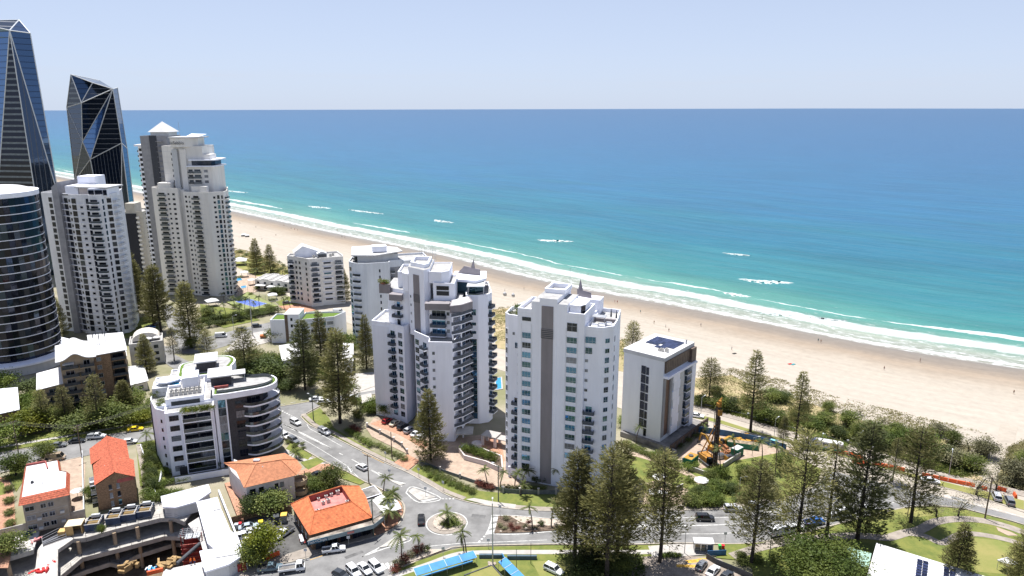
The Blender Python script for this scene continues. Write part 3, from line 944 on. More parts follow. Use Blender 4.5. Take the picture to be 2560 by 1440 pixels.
MIXES = {
 'blue': [G_BLUE, G_BLUE, G_BLUE, G_TEAL, G_TEAL, G_DARK, G_CURT],
 'teal': [G_TEAL, G_TEAL, G_BLUE, G_BLUE, G_BLUE, G_DARK],
 'dark': [G_DARK, G_DARK, G_DARK, G_NAVY, G_NAVY, G_CURT],
 'navy': [G_NAVY, G_NAVY, G_DARK],
 'mix': [G_DARK, G_NAVY, G_TEAL, G_CURT, G_CURT],
}
def balcony_meshes(w, d, slabm, rail, railm):
 key = ('bal', rq(w, 0.1), rq(d, 0.1), slabm.name, rail, railm.name)
 if key not in CACHE:
  s = MB().box(-w / 2,-d, -0.22, w / 2,0,0).mesh('balcony', slabm)
  mb = MB()
  if rail == 'glass':
   mb.box(-w / 2 + 0.04,-d + 0.04,0.08, w / 2 - 0.04,-d + 0.07,1.0)
   mb.box(-w / 2 + 0.04,-d + 0.08,0.08,-w / 2 + 0.07,-0.02,1.0)
   mb.box(w / 2 - 0.07,-d + 0.08,0.08, w / 2 - 0.04,-0.02,1.0)
   mb.box(-w / 2 + 0.02,-d + 0.02,1.01, w / 2 - 0.02,-d + 0.09,1.06,1)
  elif rail == 'solid':
   mb.box(-w / 2,-d, 0, w / 2,-d + 0.15,0.95)
   mb.box(-w / 2,-d + 0.15,0,-w / 2 + 0.15,-0.01,0.95)
   mb.box(w / 2 - 0.15,-d + 0.15,0, w / 2,-0.01,0.95)
  else:
   for x0, y0, x1, y1 in ((-w / 2 + 0.05,-d + 0.05, w / 2 - 0.05,-d + 0.05),(-w / 2 + 0.05,-d + 0.05,-w / 2 + 0.05,0),(w / 2 - 0.05,-d + 0.05, w / 2 - 0.05,0)):
    ln = math.hypot(x1 - x0, y1 - y0)
    n = max(2, int(ln / 0.16))
    for k in range(n + 1):
     x, y = x0 + (x1 - x0) * k / n, y0 + (y1 - y0) * k / n
     mb.box(x - 0.022, y - 0.022,0, x + 0.022, y + 0.022,1.0)
    mb.beam((x0, y0,1.02),(x1, y1,1.02),0.08,0.06)
    mb.beam((x0, y0,0.5),(x1, y1,0.5),0.012,0.8)
  CACHE[key] = (s, mb.mesh('railing', [railm, FRAME]))
 return CACHE[key]
class Wall:
 """a straight run of facade from A (left, seen from outside) to B, in its building's own coordinates"""
 def __init__(self, parent, A, B):
  self.p = parent
  self.A, self.B = Vector(A), Vector(B)
  self.len = (self.B - self.A).length
  self.d = (self.B - self.A).normalized()
  self.n = Vector((self.d.y, -self.d.x))
  self.rz = math.atan2(self.d.y, self.d.x)
 def at(self, s, out=0.0):
  q = self.A + self.d * s + self.n * out
  return (q.x, q.y)
 def put(self, name, me, s, z, out=0.0, sc=None):
  x, y = self.at(s, out)
  return ob(name, me, self.p, (x, y, z), self.rz, sc)
 def win(self, s, z, w, h, mix='blue', cols=2, rows=2, fr=None, split=0.35, out=0.02, name='window'):
  o = self.put(name, window_frame(w, h, cols, rows, fr or FRAME, split), s, z, out)
  ob('pane', pane_mesh(w, h, rnd.choice(MIXES[mix])), o, (0,0,0))
  return o
 def simple(self, s, z, w, h, mix='dark', out=0.02, name='window'):
  """small far window: one pane in a thin reveal"""
  g = rnd.choice(MIXES[mix])
  key = ('sw', rq(w), rq(h), g.name)
  if key not in CACHE:
   CACHE[key] = MB().box(-w / 2,-0.04,0, w / 2,0.05, h, 0).box(-w / 2 - 0.05,-0.12,-0.1, w / 2 + 0.05,0.05,-0.01,1).mesh('window', [g, WHITE2])
  return self.put(name, CACHE[key], s, z, out)
 def balcony(self, s, z, w, d=1.3, rail='bars', slab=None, railm=None, out=0.0):
  a, b = balcony_meshes(w, d, slab or WHITE, rail, railm or (G_RAIL if rail == 'glass' else RAIL))
  o = self.put('balcony', a, s, z, out)
  ob('railing', b, o)
  return o
 def box(self, name, s0, s1, z0, z1, o0, o1, mat):
  """box from o0 to o1 metres out of the wall plane"""
  me = MB().box(s0,-o1, z0, s1,-o0, z1).mesh(name, mat)
  return ob(name, me, self.p, (self.A.x, self.A.y, 0), self.rz)
DECK = M('roof_deck', (0.36,0.355,0.35),0.9,0.12,0.5)
def block(parent, poly, z0, z1, mat=None, roof=None, par=0.9, t=0.3, name='wall_block', parm=None):
 """storeys of a building: walls, roof slab and a real parapet round it"""
 mat = mat or WHITE
 o = ob(name, MB().prism(poly, z0, z1,0,1, bot=(z0 > 0.5)).mesh(name, [mat, roof or DECK]), parent)
 if par:
  ob('parapet', MB().ringwall(poly, z1 - 0.02, z1 + par, t).mesh('parapet', parm or mat), parent)
 return o
def part(parent, name, mb, mat, loc=(0,0,0), rz=0.0):
 return ob(name, mb.mesh(name, mat), parent, loc, rz)
def flat_part(parent, name, poly, z, mat, thick=0.1):
 return ob(name, MB().prism(poly, z - thick, z).mesh(name, mat), parent)
def rect(x0, y0, x1, y1):
 return [(x0, y0),(x1, y0),(x1, y1),(x0, y1)]
AC = {}
def aircon(parent, x, y, z, s=1.0, rz=0.0):
 """rooftop condenser: cabinet with a fan grille on top"""
 if 'm' not in AC:
  AC['m'] = MB().box(-0.5,-0.4,0,0.5,0.4,1.1).mesh('condenser', M('condenser_cream', (0.52,0.50,0.46),0.6,0.08,1))
  AC['f'] = MB().tube((0,0,1.1),(0,0,1.16),0.34,0.34,12).mesh('fan_grille', DMETAL)
 o = ob('condenser', AC['m'], parent, (x, y, z), rz, s)
 ob('fan_grille', AC['f'], o)
 return o
def text_mesh(s, size, mat, ext=0.03):
 c = bpy.data.curves.new('txt', 'FONT')
 c.body = s
 c.size = size
 c.extrude = ext
 c.align_x = 'CENTER'
 o = bpy.data.objects.new('txt', c)
 COL.objects.link(o)
 dg = bpy.context.evaluated_depsgraph_get()
 me = bpy.data.meshes.new_from_object(o.evaluated_get(dg))
 bpy.data.objects.remove(o)
 me.materials.clear()
 me.materials.append(mat)
 return me

# ------------------------------------------------------------------ stepped white tower with the grey central strip
def tower_strip():
 t = thing('apartment_tower', 'white stepped apartment tower with one long grey vertical strip down its front', 'apartment tower', (10.1,175.0,0), R(-20))
 D = 20
 lw = [(-9.2,1.4),(-12.4,1.8),(-13.8,3.2),(-14.2,9),(-12,17),(-9.2,18)]
 block(t, lw, 0,46.0, par=0.9)
 block(t, rect(-9.2,0,-5.4,12),0,48.5, par=1.0)
 block(t, rect(-5.4,0.02,-3.2,13),0,51.6, par=0)
 block(t, rect(-3.2,-0.04,1.55,13),0,52.7, par=0)
 block(t, rect(1.55,0.02,4.2,11),0,51.5, par=0)
 block(t, rect(4.2,0,8.8,11),0,48.6, par=0.9)
 rw = [(8.8,0.6),(13.2,0.9),(15.6,3.2),(15.4,9),(14.2,19),(8.8,19)]
 block(t, rw, 0,45.2, par=1.0)
 block(t, rect(-9.2,12.05,8.8,20),0,46.0, par=0.9)
 # roof works: recessed well, sail screen, lift overrun
 part(t, 'roof_well', MB().ringwall(rect(-3.6,5.5,2.0,12.5),52.7,53.9,0.5), WHITE)
 part(t, 'roof_room', MB().prism([(4.4,1.5),(7.2,1.5),(8.2,3.5),(8.2,8),(4.4,8)], 48.6,51.2), WHITE)
 Wall(t, (7.2,1.5),(8.2,3.5)).win(1.1,48.9,1.6,2.1, 'navy', 1,1, FRAMED)
 part(t, 'sail_screen', MB().add([(2.6,16.0,47),(7.4,14.8,47),(7.4,15.3,47),(2.6,16.5,47),(2.3,16.6,51.6),(6.4,15.4,51.2),(6.4,15.9,51.2),(2.3,17.1,51.6)],
   [(0,1,5,4),(1,2,6,5),(2,3,7,6),(3,0,4,7),(4,5,6,7)]), GREYW)
 part(t, 'sail_spire', MB().add([(2.6,16.6,51.4),(4.0,16.2,51.3),(3.2,16.6,54.6),(2.6,17.0,51.4),(4.0,16.6,51.3)], [(0,1,2),(4,3,2),(3,0,2),(1,4,2)]), GREYW)
 part(t, 'penthouse', MB().prism(rect(2.0,14.2,9.4,18.5),46.0,49.6), WHITE)
 part(t, 'flagpole', MB().tube((1.4,12.2,52.7),(1.4,12.2,58.5),0.05), METAL)
 # grey strip with a louvred band
 fw = Wall(t, (-9.2,0),(8.8,0))
 fw.box('grey_strip', 6.6,9.75,0.5,50.7,0.06,0.16, GREYW)
 fw.box('louvre_band', 6.55,9.8,42.0,44.6,0.17,0.22, DMETAL)
 for k in range(5):
  fw.box('louvre', 6.55,9.8,42.3 + k * 0.5,42.5 + k * 0.5,0.23,0.27, GREYW)
 for k in range(14):
  z = 41.45 - 2.7 * k
  fw.win(2.5, z, 2.4,1.55, 'blue', 3,2, split=0.3)
  if k < 13:
   fw.win(14.75, z, 2.7,1.6, 'blue', 3,2, split=0.3)
 fw.win(2.5,46.2,2.4,1.0, 'navy', 2,1, FRAMED)
 fw.win(14.75,44.6,2.7,2.3, 'navy', 2,2, split=0.62)
 # vertical grooves between the bays
 for s in (1.1,3.9,13.2,16.3):
  fw.box('groove_rib', s - 0.05, s + 0.05,1,45.4,0.0,0.07, WHITE2)
 r1 = Wall(t, (8.8,0.6),(13.2,0.9))
 r2 = Wall(t, (13.2,0.9),(15.6,3.2))
 r1.win(1.5,41.8,2.7,1.7, 'teal', 3,2, split=0.3)
 r1.win(1.1,38.9,1.8,1.7, 'teal', 2,2, split=0.3)
 for k in range(2,7):
  r1.win(0.6,41.6 - 2.7 * k + 0.4,0.8,0.8, 'mix', 2,1)
 for k in range(8):
  z = 22.3 - 2.7 * k
  r1.win(1.5, z + 0.05,1.7,2.1, 'blue', 2,1, name='balcony_door')
  r1.balcony(1.6, z, 2.9,1.1)
 for k in range(14):
  r2.win(1.6,41.9 - 2.7 * k, 1.3,1.2 if k in (0,1,7) else 1.5, 'blue', 2,1 if k < 2 or k > 6 else 2)
 r3 = Wall(t, (15.6,3.2),(15.4,9))
 for k in range(14):
  r3.win(2.0,41.5 - 2.7 * k, 1.0,1.5, 'teal', 1,1)
 l1 = Wall(t, (-12.4,1.8),(-9.2,1.4))
 l2 = Wall(t, (-13.8,3.2),(-12.4,1.8))
 l1.win(1.6,41.4,0.7,0.8, 'mix', 1,1)
 l1.win(2.5,37.8,1.1,1.6, 'teal', 2,2)
 for k in range(5):
  l1.win(2.9,35.6 - 2.75 * k, 0.45,0.8, 'mix', 1,1)
 for k in range(8):
  z = 21.6 - 2.7 * k
  l1.win(2.4, z + 0.05,1.2,2.0, 'blue', 2,1, name='balcony_door')
  l1.balcony(2.2, z, 1.9,1.0)
 for k in range(15):
  l2.win(0.95,41.2 - 2.7 * k, 1.0,1.6, 'dark', 2,2)
 # canopy and piers at the foot
 for s in (-11.8,-9.4):
  part(t, 'entry_pier', MB().box(s - 0.25,0.4,0, s + 0.25,0.9,3.2), WHITE)
 fw.win(2.4,3.0,2.2,2.4, 'mix', 2,2)
 # rooftop gardens
 for k in range(6):
  part(t, 'screen_post', MB().box(-13.4 + k * 0.35,4 + k * 0.9,46.9,-13.34 + k * 0.35,4.1 + k * 0.9,48.3), GREEN_P)
 for (x, y) in ((10.5,3.5),(12.2,4.5),(13.6,6.0)):
  part(t, 'roof_lounge', MB().box(x - 0.8, y - 0.4,45.2, x + 0.8, y + 0.4,45.75).box(x - 0.8, y + 0.4,45.2, x + 0.8, y + 0.6,46.2), WHITE2)
 part(t, 'roof_pergola', MB().box(9.6,6.2,45.2,9.8,6.4,47.4).box(12.4,6.2,45.2,12.6,6.4,47.4).box(9.4,5.2,47.4,12.8,7.6,47.55), METAL)
 part(t, 'roof_planter', MB().box(9.2,9.0,45.2,15.0,9.8,46.1), GREYW)
 for (x, y) in ((14.6,11.2),(13.0,12.0)):
  part(t, 'folded_umbrella', MB().tube((x, y, 45.2),(x, y, 46.0),0.04).tube((x, y, 46.0),(x, y, 48.2),0.28,0.05,8), DMETAL)
tower_strip()

# ------------------------------------------------------------------ tall stepped tower with curved and angled balconies
def tower_stepped():
 ox, oy = -26.0,208.0
 def q(*pts):
  return [(x - ox, y - oy) for x, y in pts]
 t = thing('apartment_tower', 'white many-angled apartment tower with dark balconies and grey parapet bands, cars parked at its foot', 'apartment tower', (ox, oy, 0))
 P0, P1, P2, P2b, P3, P4, P5, P6 = [(x - ox, y - oy) for x, y in ((-45.6,221),(-39.4,218.3),(-34.2,214.2),(-32.9,217.4),(-30.6,212.2),(-25.1,205.6),(-24.9,201.6),(-17.8,201.2))]
 # lower wings
 w1 = q((-45.6,221),(-39.4,218.3),(-34.2,214.2),(-32.9,217.4),(-30,233),(-43.5,234))
 block(t, w1,0,32.2, par=0.9)
 w2 = q((-30.6,212.2),(-25.1,205.6),(-24.9,201.6),(-17.8,201.2),(-15.2,212),(-17,232),(-30.2,233))
 block(t, w2,0,31.4, par=0.9)
 # right rear pier and its balcony stack
 pier = q((-14.4,214.2),(-10.6,214.0),(-7.6,215.2),(-6.4,218),(-8,232),(-15.5,232))
 block(t, pier, 0,42.6, par=0.8)
 # upper part: floors above the wings
 up1 = q((-40.2,222.5),(-37.8,219.4),(-34.4,217.6),(-30.4,218),(-30,233),(-40,234))
 block(t, up1,32.2,44.2, par=0.0)
 up1b = q((-36.4,220.5),(-31.2,220.4),(-31.0,232),(-36.4,232))
 block(t, up1b, 44.2,48.6, par=0.8)
 up2 = q((-25.4,209.4),(-18.4,208.2),(-15.6,212.2),(-15.4,232),(-26,232))
 block(t, up2,31.4,42.4, par=0.0)
 top2 = q((-24.2,211.5),(-17.6,210.6),(-17.4,222),(-24.2,222))
 block(t, top2,42.4,47.6, par=0.4)
 top3 = q((-25.6,212.6),(-21.6,211.6),(-19.4,213.6),(-19.4,226),(-26,226))
 block(t, top3,47.6,51.0, par=0.3)
 # lift core with the grey strip
 core = q((-32.4,216.2),(-26.9,211.2),(-25.3,213.4),(-25.4,227),(-32.6,228))
 block(t, core, 30,52.0, par=0.0)
 part(t, 'roof_well', MB().ringwall(q((-31.8,217.8),(-27.0,213.8),(-25.9,215.6),(-26,226),(-31.8,226.6)),52.0,53.2,0.6), WHITE)
 cw = Wall(t, *q((-32.4,216.2),(-26.9,211.2)))
 cw.box('grey_strip', 2.4,5.2,31,50.0,0.04,0.12, GREYW)
 cw.box('louvre_band', 2.35,5.25,41.2,43.8,0.13,0.2, DMETAL)
 for k in range(8):
  cw.box('louvre', 2.45 + k * 0.35,2.6 + k * 0.35,41.3,43.7,0.21,0.25, GREYW)
 for k in range(4):
  cw.win(0.9,42.2 - 2.75 * k, 0.5,0.8, 'mix', 1,1)
 part(t, 'side_room', MB().prism(q((-34.6,218.2),(-32.5,216.4),(-32.5,222),(-34.6,222)),44,49.6), WHITE)
 # low roof and sail screens at the back
 part(t, 'penthouse_roof', MB().prism(q((-19.2,220),(-11.5,217.5),(-8.2,221),(-8.5,231),(-19,231)),46.4,47.2), WHITE)
 part(t, 'penthouse_wall', MB().prism(q((-18.8,220.8),(-11.7,218.6),(-9.0,221.6),(-9.2,230),(-18.8,230)),42.6,46.38), G_TEAL)
 part(t, 'sail_screen', MB().add([(ox2 - ox, oy2 - oy, z) for ox2, oy2, z in ((-18.0,228,47.2),(-10.4,224.5,47.2),(-10.2,225,47.2),(-17.8,228.5,47.2),(-15.6,226.9,49.8),(-10.6,224.6,49.2),(-10.4,225.1,49.2),(-15.4,227.4,49.8))],
   [(0,1,5,4),(1,2,6,5),(2,3,7,6),(3,0,4,7),(4,5,6,7)]), GREYW)
 part(t, 'sail_spire', MB().add([(x - ox, y - oy, z) for x, y, z in ((-13.4,226.0,49.4),(-12.3,225.5,49.3),(-12.4,226,52.6),(-13.2,226.5,49.4),(-12.1,226,49.3))], [(0,1,2),(4,3,2),(3,0,2),(1,4,2)]), GREYW)
 part(t, 'roof_pergola', MB().box(12.2,6.4,43.2,12.4,6.6,46).box(17,6.4,43.2,17.2,6.6,46).box(12.2,11,43.2,12.4,11.2,46).box(17,11,43.2,17.2,11.2,46).box(11.9,6.0,46,17.5,11.6,46.2), FRAME)
 flat_part(t, 'roof_lawn', q((-13.8,215.4),(-10.5,215),(-10.2,217.4),(-13.8,218)),42.75, TURF)
 # walls and openings
 A1 = Wall(t, P1, P2)
 A0 = Wall(t, P0, P1)
 B1 = Wall(t, P3, P4)
 C1 = Wall(t, P5, P6)
 A0.box('pier_facing', 0.3, A0.len - 0.2,0,31.6,0.0,0.06, WHITE)
 for k in range(11):
  z = 28.6 - 2.7 * k
  A1.win(1.5, z + 0.05,2.0,2.1, 'blue', 2,1, name='balcony_door')
  if k < 10:
   A1.balcony(1.5, z, 2.6,1.3, 'bars')
  A1.win(4.9, z + 0.35,1.9,1.75, 'blue', 2,2)
  B1.win(1.6, z - 0.4,2.1,1.8, 'blue', 2,2)
  B1.win(6.0, z - 0.7,2.0,2.1, 'blue', 2,1, name='balcony_door')
  if k < 10:
   B1.balcony(6.0, z - 0.75,2.9,1.3, 'bars')
  C1.win(1.4, z - 0.4,0.8,1.0, 'mix', 2,1)
 C1.box('pier_facing', 2.1, C1.len - 0.1,0,31,0.0,0.06, WHITE)
 # open right-hand balconies (deep slabs, blades and columns)
 bal = q((-17.9,201.3),(-15.0,203.6),(-12.0,207.6),(-13.6,213.6),(-16.2,213.6))
 for k in range(15):
  z = 40.0 - 2.72 * k
  if z < 2.0:
   continue
  o = ob('balcony', MB().prism(bal, z - 0.26, z).mesh('balcony', WHITE), t)
  e = [Vector(bal[0]), Vector(bal[1]), Vector(bal[2]), Vector(bal[3])]
  mb = MB()
  for i in range(3):
   a, b = e[i], e[i + 1]
   n = max(2, int((b - a).length / 0.2))
   for j in range(n + 1):
    c = a.lerp(b, j / n)
    mb.box(c.x - 0.025, c.y - 0.025, z, c.x + 0.025, c.y + 0.025, z + 1.0)
   mb.beam((a.x, a.y, z + 1.02),(b.x, b.y, z + 1.02),0.08,0.07)
   mb.beam((a.x, a.y, z + 0.5),(b.x, b.y, z + 0.5),0.012,0.84)
  ob('railing', mb.mesh('railing', RAIL), o)
  W_ = Wall(t, (bal[4][0] - 0.3, bal[4][1] - 9.0),(bal[3][0] + 0.2, bal[3][1] - 1.5))
  W_.win(2.6, z + 0.02,3.4,2.3, 'blue', 3,1, name='balcony_door', out=0.3)
  W_.win(6.2, z + 0.02,2.6,2.3, 'dark', 2,1, name='balcony_door', out=0.25)
 for (x, y) in ((-15.2,203.8),(-17.6,201.7)):
  part(t, 'balcony_column', MB().box(x - ox - 0.25, y - oy - 0.05,0, x - ox + 0.15, y - oy + 0.4,39.8), WHITE)
 ob('grey_band', MB().prism(q((-18.4,202.0),(-15.0,203.4),(-11.9,207.5),(-13.4,213.6),(-18.4,209)),41.0,43.2).mesh('grey_band', [GREYW]), t)
 flat_part(t, 'roof_terrace', q((-18.0,202.6),(-15.2,203.9),(-12.5,207.6),(-13.8,213.2),(-18.0,208.6)),43.24, ROOFW, 0.03)
 ob('grey_band', MB().prism(q((-26.4,207.0),(-18.9,206.6),(-18.9,210),(-26.4,210)),40.6,42.6).mesh('grey_band', GREYW), t)
 ob('grey_band', MB().prism(q((-38.8,216.6),(-34.6,215.4),(-34.4,219),(-38.8,219.6)),41.0,43.0).mesh('grey_band', GREYW), t)
 ob('planter', MB().prism(q((-42.4,219.6),(-38.8,218.9),(-38.8,221),(-42.4,221.6)),42.6,45.6).mesh('planter', GREYW), t)
 U2 = Wall(t, *q((-25.4,209.4),(-18.4,208.2)))
 for k in range(3):
  z = 37.6 - 2.75 * k
  U2.win(3.0, z + 0.05,4.2,2.2, 'teal', 3,1, name='balcony_door', out=0.05)
  U2.balcony(3.0, z, 4.8,1.9, 'bars')
  U2.win(6.0, z + 0.8,0.9,1.1, 'mix', 2,1)
 U3 = Wall(t, *q((-24.2,211.5),(-17.6,210.6)))
 U3.win(3.0,44.0,4.0,1.5, 'navy', 1,1)
 U3.win(3.0,45.7,4.0,1.4, 'navy', 1,1)
 U1 = Wall(t, *q((-37.8,219.4),(-34.4,217.6)))
 for k in range(3):
  z = 37.8 - 2.75 * k
  U1.win(1.8, z + 0.05,1.3,2.2, 'blue', 1,1, name='balcony_door')
  if k < 2:
   U1.balcony(1.8, z, 3.4,1.6, 'bars')
 PW = Wall(t, *q((-14.4,214.2),(-10.6,214.0)))
 PW.win(2.4,36.8,1.5,2.0, 'blue', 2,1)
 for k in range(2):
  PW.win(2.4,33.5 - 2.8 * k, 1.5,1.0, 'teal', 1,1)
 for k in range(13):
  PW.win(2.4,27.0 - 2.1 * k, 1.7,2.0, 'teal', 2,2, FRAMED)
 RW = Wall(t, *q((-7.6,215.2),(-6.4,218)))
 for k in range(14):
  z = 38.6 - 2.72 * k
  if z > 1:
   RW.balcony(1.6, z, 3.0,1.8 if k > 3 else 1.2, 'bars')
   RW.win(1.6, z + 0.05,2.2,2.2, 'blue', 2,1, name='balcony_door')
 part(t, 'entry_canopy', MB().box(9,-8.5,3.0,14,-3,3.3), CONC)
tower_stepped()

# ------------------------------------------------------------------ slab tower with solar panels
def tower_solar():
 t = thing('apartment_block', 'pale slab apartment block with solar panels on a white roof beside the dunes', 'apartment block', (44.8,197.6,0), R(-40))
 block(t, rect(-13.6,0,0,16.0),0,27.4, WHITE2, par=0.0)
 part(t, 'roof_slab', MB().box(-13.8,-0.2,27.4,0.25,19.2,28.6), ROOFW)
 part(t, 'penthouse_wall', MB().box(-11.5,16.0,22.6,1.2,19.0,27.4), M('bronze_louvre', (0.135,0.10,0.08),0.5,0.1,1))
 part(t, 'bronze_band', MB().box(0.0,0.6,23.6,0.5,19.1,27.38), M('bronze_louvre', (0.135,0.10,0.08)))
 for k in range(16):
  part(t, 'band_slat', MB().box(0.5,1.0 + k * 1.12,23.7,0.56,1.35 + k * 1.12,27.3), M('bronze_slat', (0.19,0.145,0.115),0.5,0.1,1))
 part(t, 'rear_block', MB().box(-11.0,16.0,0,1.6,18.6,22.6), WHITE)
 part(t, 'ledge', MB().box(0.0,0.0,22.2,1.8,19.0,22.9), WHITE)
 W = Wall(t, (-13.6,0),(0,0))
 for k in range(8):
  z = 22.0 - 2.85 * k
  if k < 7:
   W.win(7.0, z, 1.5,2.6, 'navy', 1,1, FRAMED)
  W.win(8.4, z, 0.85,2.4, 'navy', 1,1, FRAMED)
 W.box('frame_line', 7.82,7.9,1.5,24.6,0.0,0.1, FRAME)
 S = Wall(t, (0,0),(0,16.0))
 bz = M('bronze_panel', (0.16,0.10,0.075),0.5,0.12,1)
 for (s0, s1, m, o) in ((0.3,1.6, GREY, 0.3),(1.6,4.0, bz, 0.12),(4.0,5.0, GREY, 0.5)):
  S.box('facade_panel', s0, s1,3.0,22.1,0.0, o, m)
 for k in range(7):
  j = 0.5 if k % 2 else 0.0
  S.box('facade_panel', 5.0 + j, 9.2 + j, 2.6 + k * 2.8,5.35 + k * 2.8,0.0,0.9, WHITE)
  S.box('facade_panel', 9.25 + j, 12.4 + j * 0.6,2.6 + k * 2.8,5.35 + k * 2.8,0.0,0.75, LGREY)
  S.win(14.4,2.9 + k * 2.8,2.6,2.2, 'teal', 2,1, name='balcony_door')
  S.balcony(14.8,2.7 + k * 2.8,3.2,1.5, 'glass')
 part(t, 'podium', MB().box(-13.0,-1.4,0,4.2,0.0,1.6).box(0.02,0.0,0,4.2,22,1.6), CONCD)
 part(t, 'podium_wall', MB().box(4.2,-1.4,0,4.6,24,2.6), M('brown_podium', (0.10,0.075,0.065),0.9,0.15,1))
 for k in range(8):
  part(t, 'podium_slot', MB().box(4.605,1.0 + k * 2.2,0.4,4.66,1.7 + k * 2.2,2.0), DMETAL)
 # solar panels, each a part
 pm = MB().box(0,0,0,1.04,1.84,0.05).mesh('solar_panel', SOLAR)
 for r_, (y0, n, x0) in enumerate(((14.6,9,-11.4),(12.7,9,-11.4),(10.8,9,-11.4),(8.9,9,-11.4),(6.9,3,-7.2))):
  for k in range(n):
   if r_ == 3 and k == 4:
    continue
   o = ob('solar_panel', pm, t, (x0 + k * 1.08, y0,28.7))
   o.rotation_euler = (R(2),0,0)
 aircon(t, -4.2,4.6,28.6,0.7); aircon(t, -3.4,4.9,28.6,0.9); aircon(t, -2.0,5.2,28.6,1.0)
 part(t, 'roof_vent', MB().tube((-1,16,28.6),(-1,16,30),0.25), METAL)
tower_solar()

# ------------------------------------------------------------------ grey-white tower with scaffold behind
def tower_scaffold():
 t = thing('apartment_tower', 'pale blue-grey apartment tower with a projecting white hood roof and scaffolding on its sea side', 'apartment tower', (-60.6,289.0,0), R(18))
 body = [(-6.5,7.0),(-5.5,4.0),(-4.0,1.8),(0,0),(9.5,0),(10.2,3.0),(15.5,3.4),(16,1.0),(27,1.0),(27,16),(-4,17)]
 LB = M('pale_blue_grey_render', (0.72,0.745,0.79),0.8,0.06,0.3, stretch=(1,1,0.15))
 block(t, body, 0,36.4, LB, par=0.8)
 part(t, 'penthouse_wall', MB().prism([(-3,6),(3,4),(14,4.5),(14,15),(-3,15)], 36.4,39.6), LGREY)
 part(t, 'hood_roof', MB().add([(-5.5,5,39.6),(4,1.5,39.6),(16,4.5,40.2),(15,14,40.2),(4.5,17,41.0),(-4,17,41.0),(-5.5,5,40.1),(4,1.5,40.1),(16,4.5,40.7),(15,14,40.7),(4.5,17,41.5),(-4,17,41.5)],
   [(6,7,8,9,10,11),(5,4,3,2,1,0),(0,1,7,6),(1,2,8,7),(2,3,9,8),(3,4,10,9),(4,5,11,10),(5,0,6,11)]), ROOFW)
 part(t, 'roof_box', MB().prism([(3.5,5.5),(9.5,5.5),(9.5,10),(3.5,10)], 40.6,43.0), WHITE)
 part(t, 'roof_terrace_room', MB().prism([(-4.2,6.5),(-3.4,5.6),(-3.4,14),(-4.2,14)], 36.4,39.5), G_DARK)
 part(t, 'grey_return', MB().prism([(10.3,2.9),(15.4,3.3),(15.4,3.6),(10.3,3.2)], 0,34.2), GREY)
 F = Wall(t, (0,0),(9.5,0))
 for k in range(13):
  F.simple(5.4,33.0 - 2.75 * k, 0.6,1.3, 'navy')
 C = Wall(t, (-5.5,4.0),(0,0))
 C.box('slot_shade_strip', 4.0,6.2,0.5,34.5,0.02,0.12, GREY)  # flat grey strip, its tone painted as the shade of a slot
 for k in range(12):
  z = 31.6 - 2.75 * k
  C.simple(2.4, z + 0.05,2.4,2.1, 'blue')
  C.balcony(2.4, z, 3.4,1.3, 'glass', slab=WHITE, railm=G_RAIL)
  C.simple(5.1, z + 0.05,1.2,2.1, 'navy')
 Lf = Wall(t, (-6.5,7.0),(-5.5,4.0))
 for k in range(13):
  Lf.simple(1.4,33.2 - 2.75 * k, 1.8,1.7, 'blue')
 Rr = Wall(t, (10.2,3.0),(15.5,3.4))
 for k in range(5):
  z = 32.0 - 2.75 * k
  Rr.simple(3.0, z + 0.1,1.9,1.8, 'mix')
  Rr.balcony(1.0, z - 0.1,1.5,1.6, 'glass', slab=WHITE)
 S = Wall(t, (16,1.0),(27,1.0))
 for k in range(4):
  S.simple(4.5,33.2 - 3.2 * k, 0.7,0.9, 'navy')
  S.simple(8.2,33.0 - 3.2 * k, 0.8,1.9, 'navy')
 # scaffold: standards, ledgers, planks
 mb = MB()
 for x in (24.5,26.5,28.5,30.0):
  for y in (2.5,6.0,10.0):
   if x > 27 or y > 3:
    mb.tube((x, y, 30 if x < 27.5 else 12),(x, y, 41.5),0.06, n=4)
 for z in (32,34,36,38,40):
  mb.tube((24.5,2.5, z),(30,2.5, z),0.05, n=4).tube((30,2.5, z),(30,10, z),0.05, n=4)
 part(t, 'scaffold', mb, METAL)
 mb = MB()
 for z in (30.2,32.2,34.2):
  mb.box(27.2,1.8, z, 30.2,10, z + 0.06)
 part(t, 'scaffold_deck', mb, M('pale_scaffold_board', (0.45,0.50,0.55),0.8,0.1,1))
tower_scaffold()

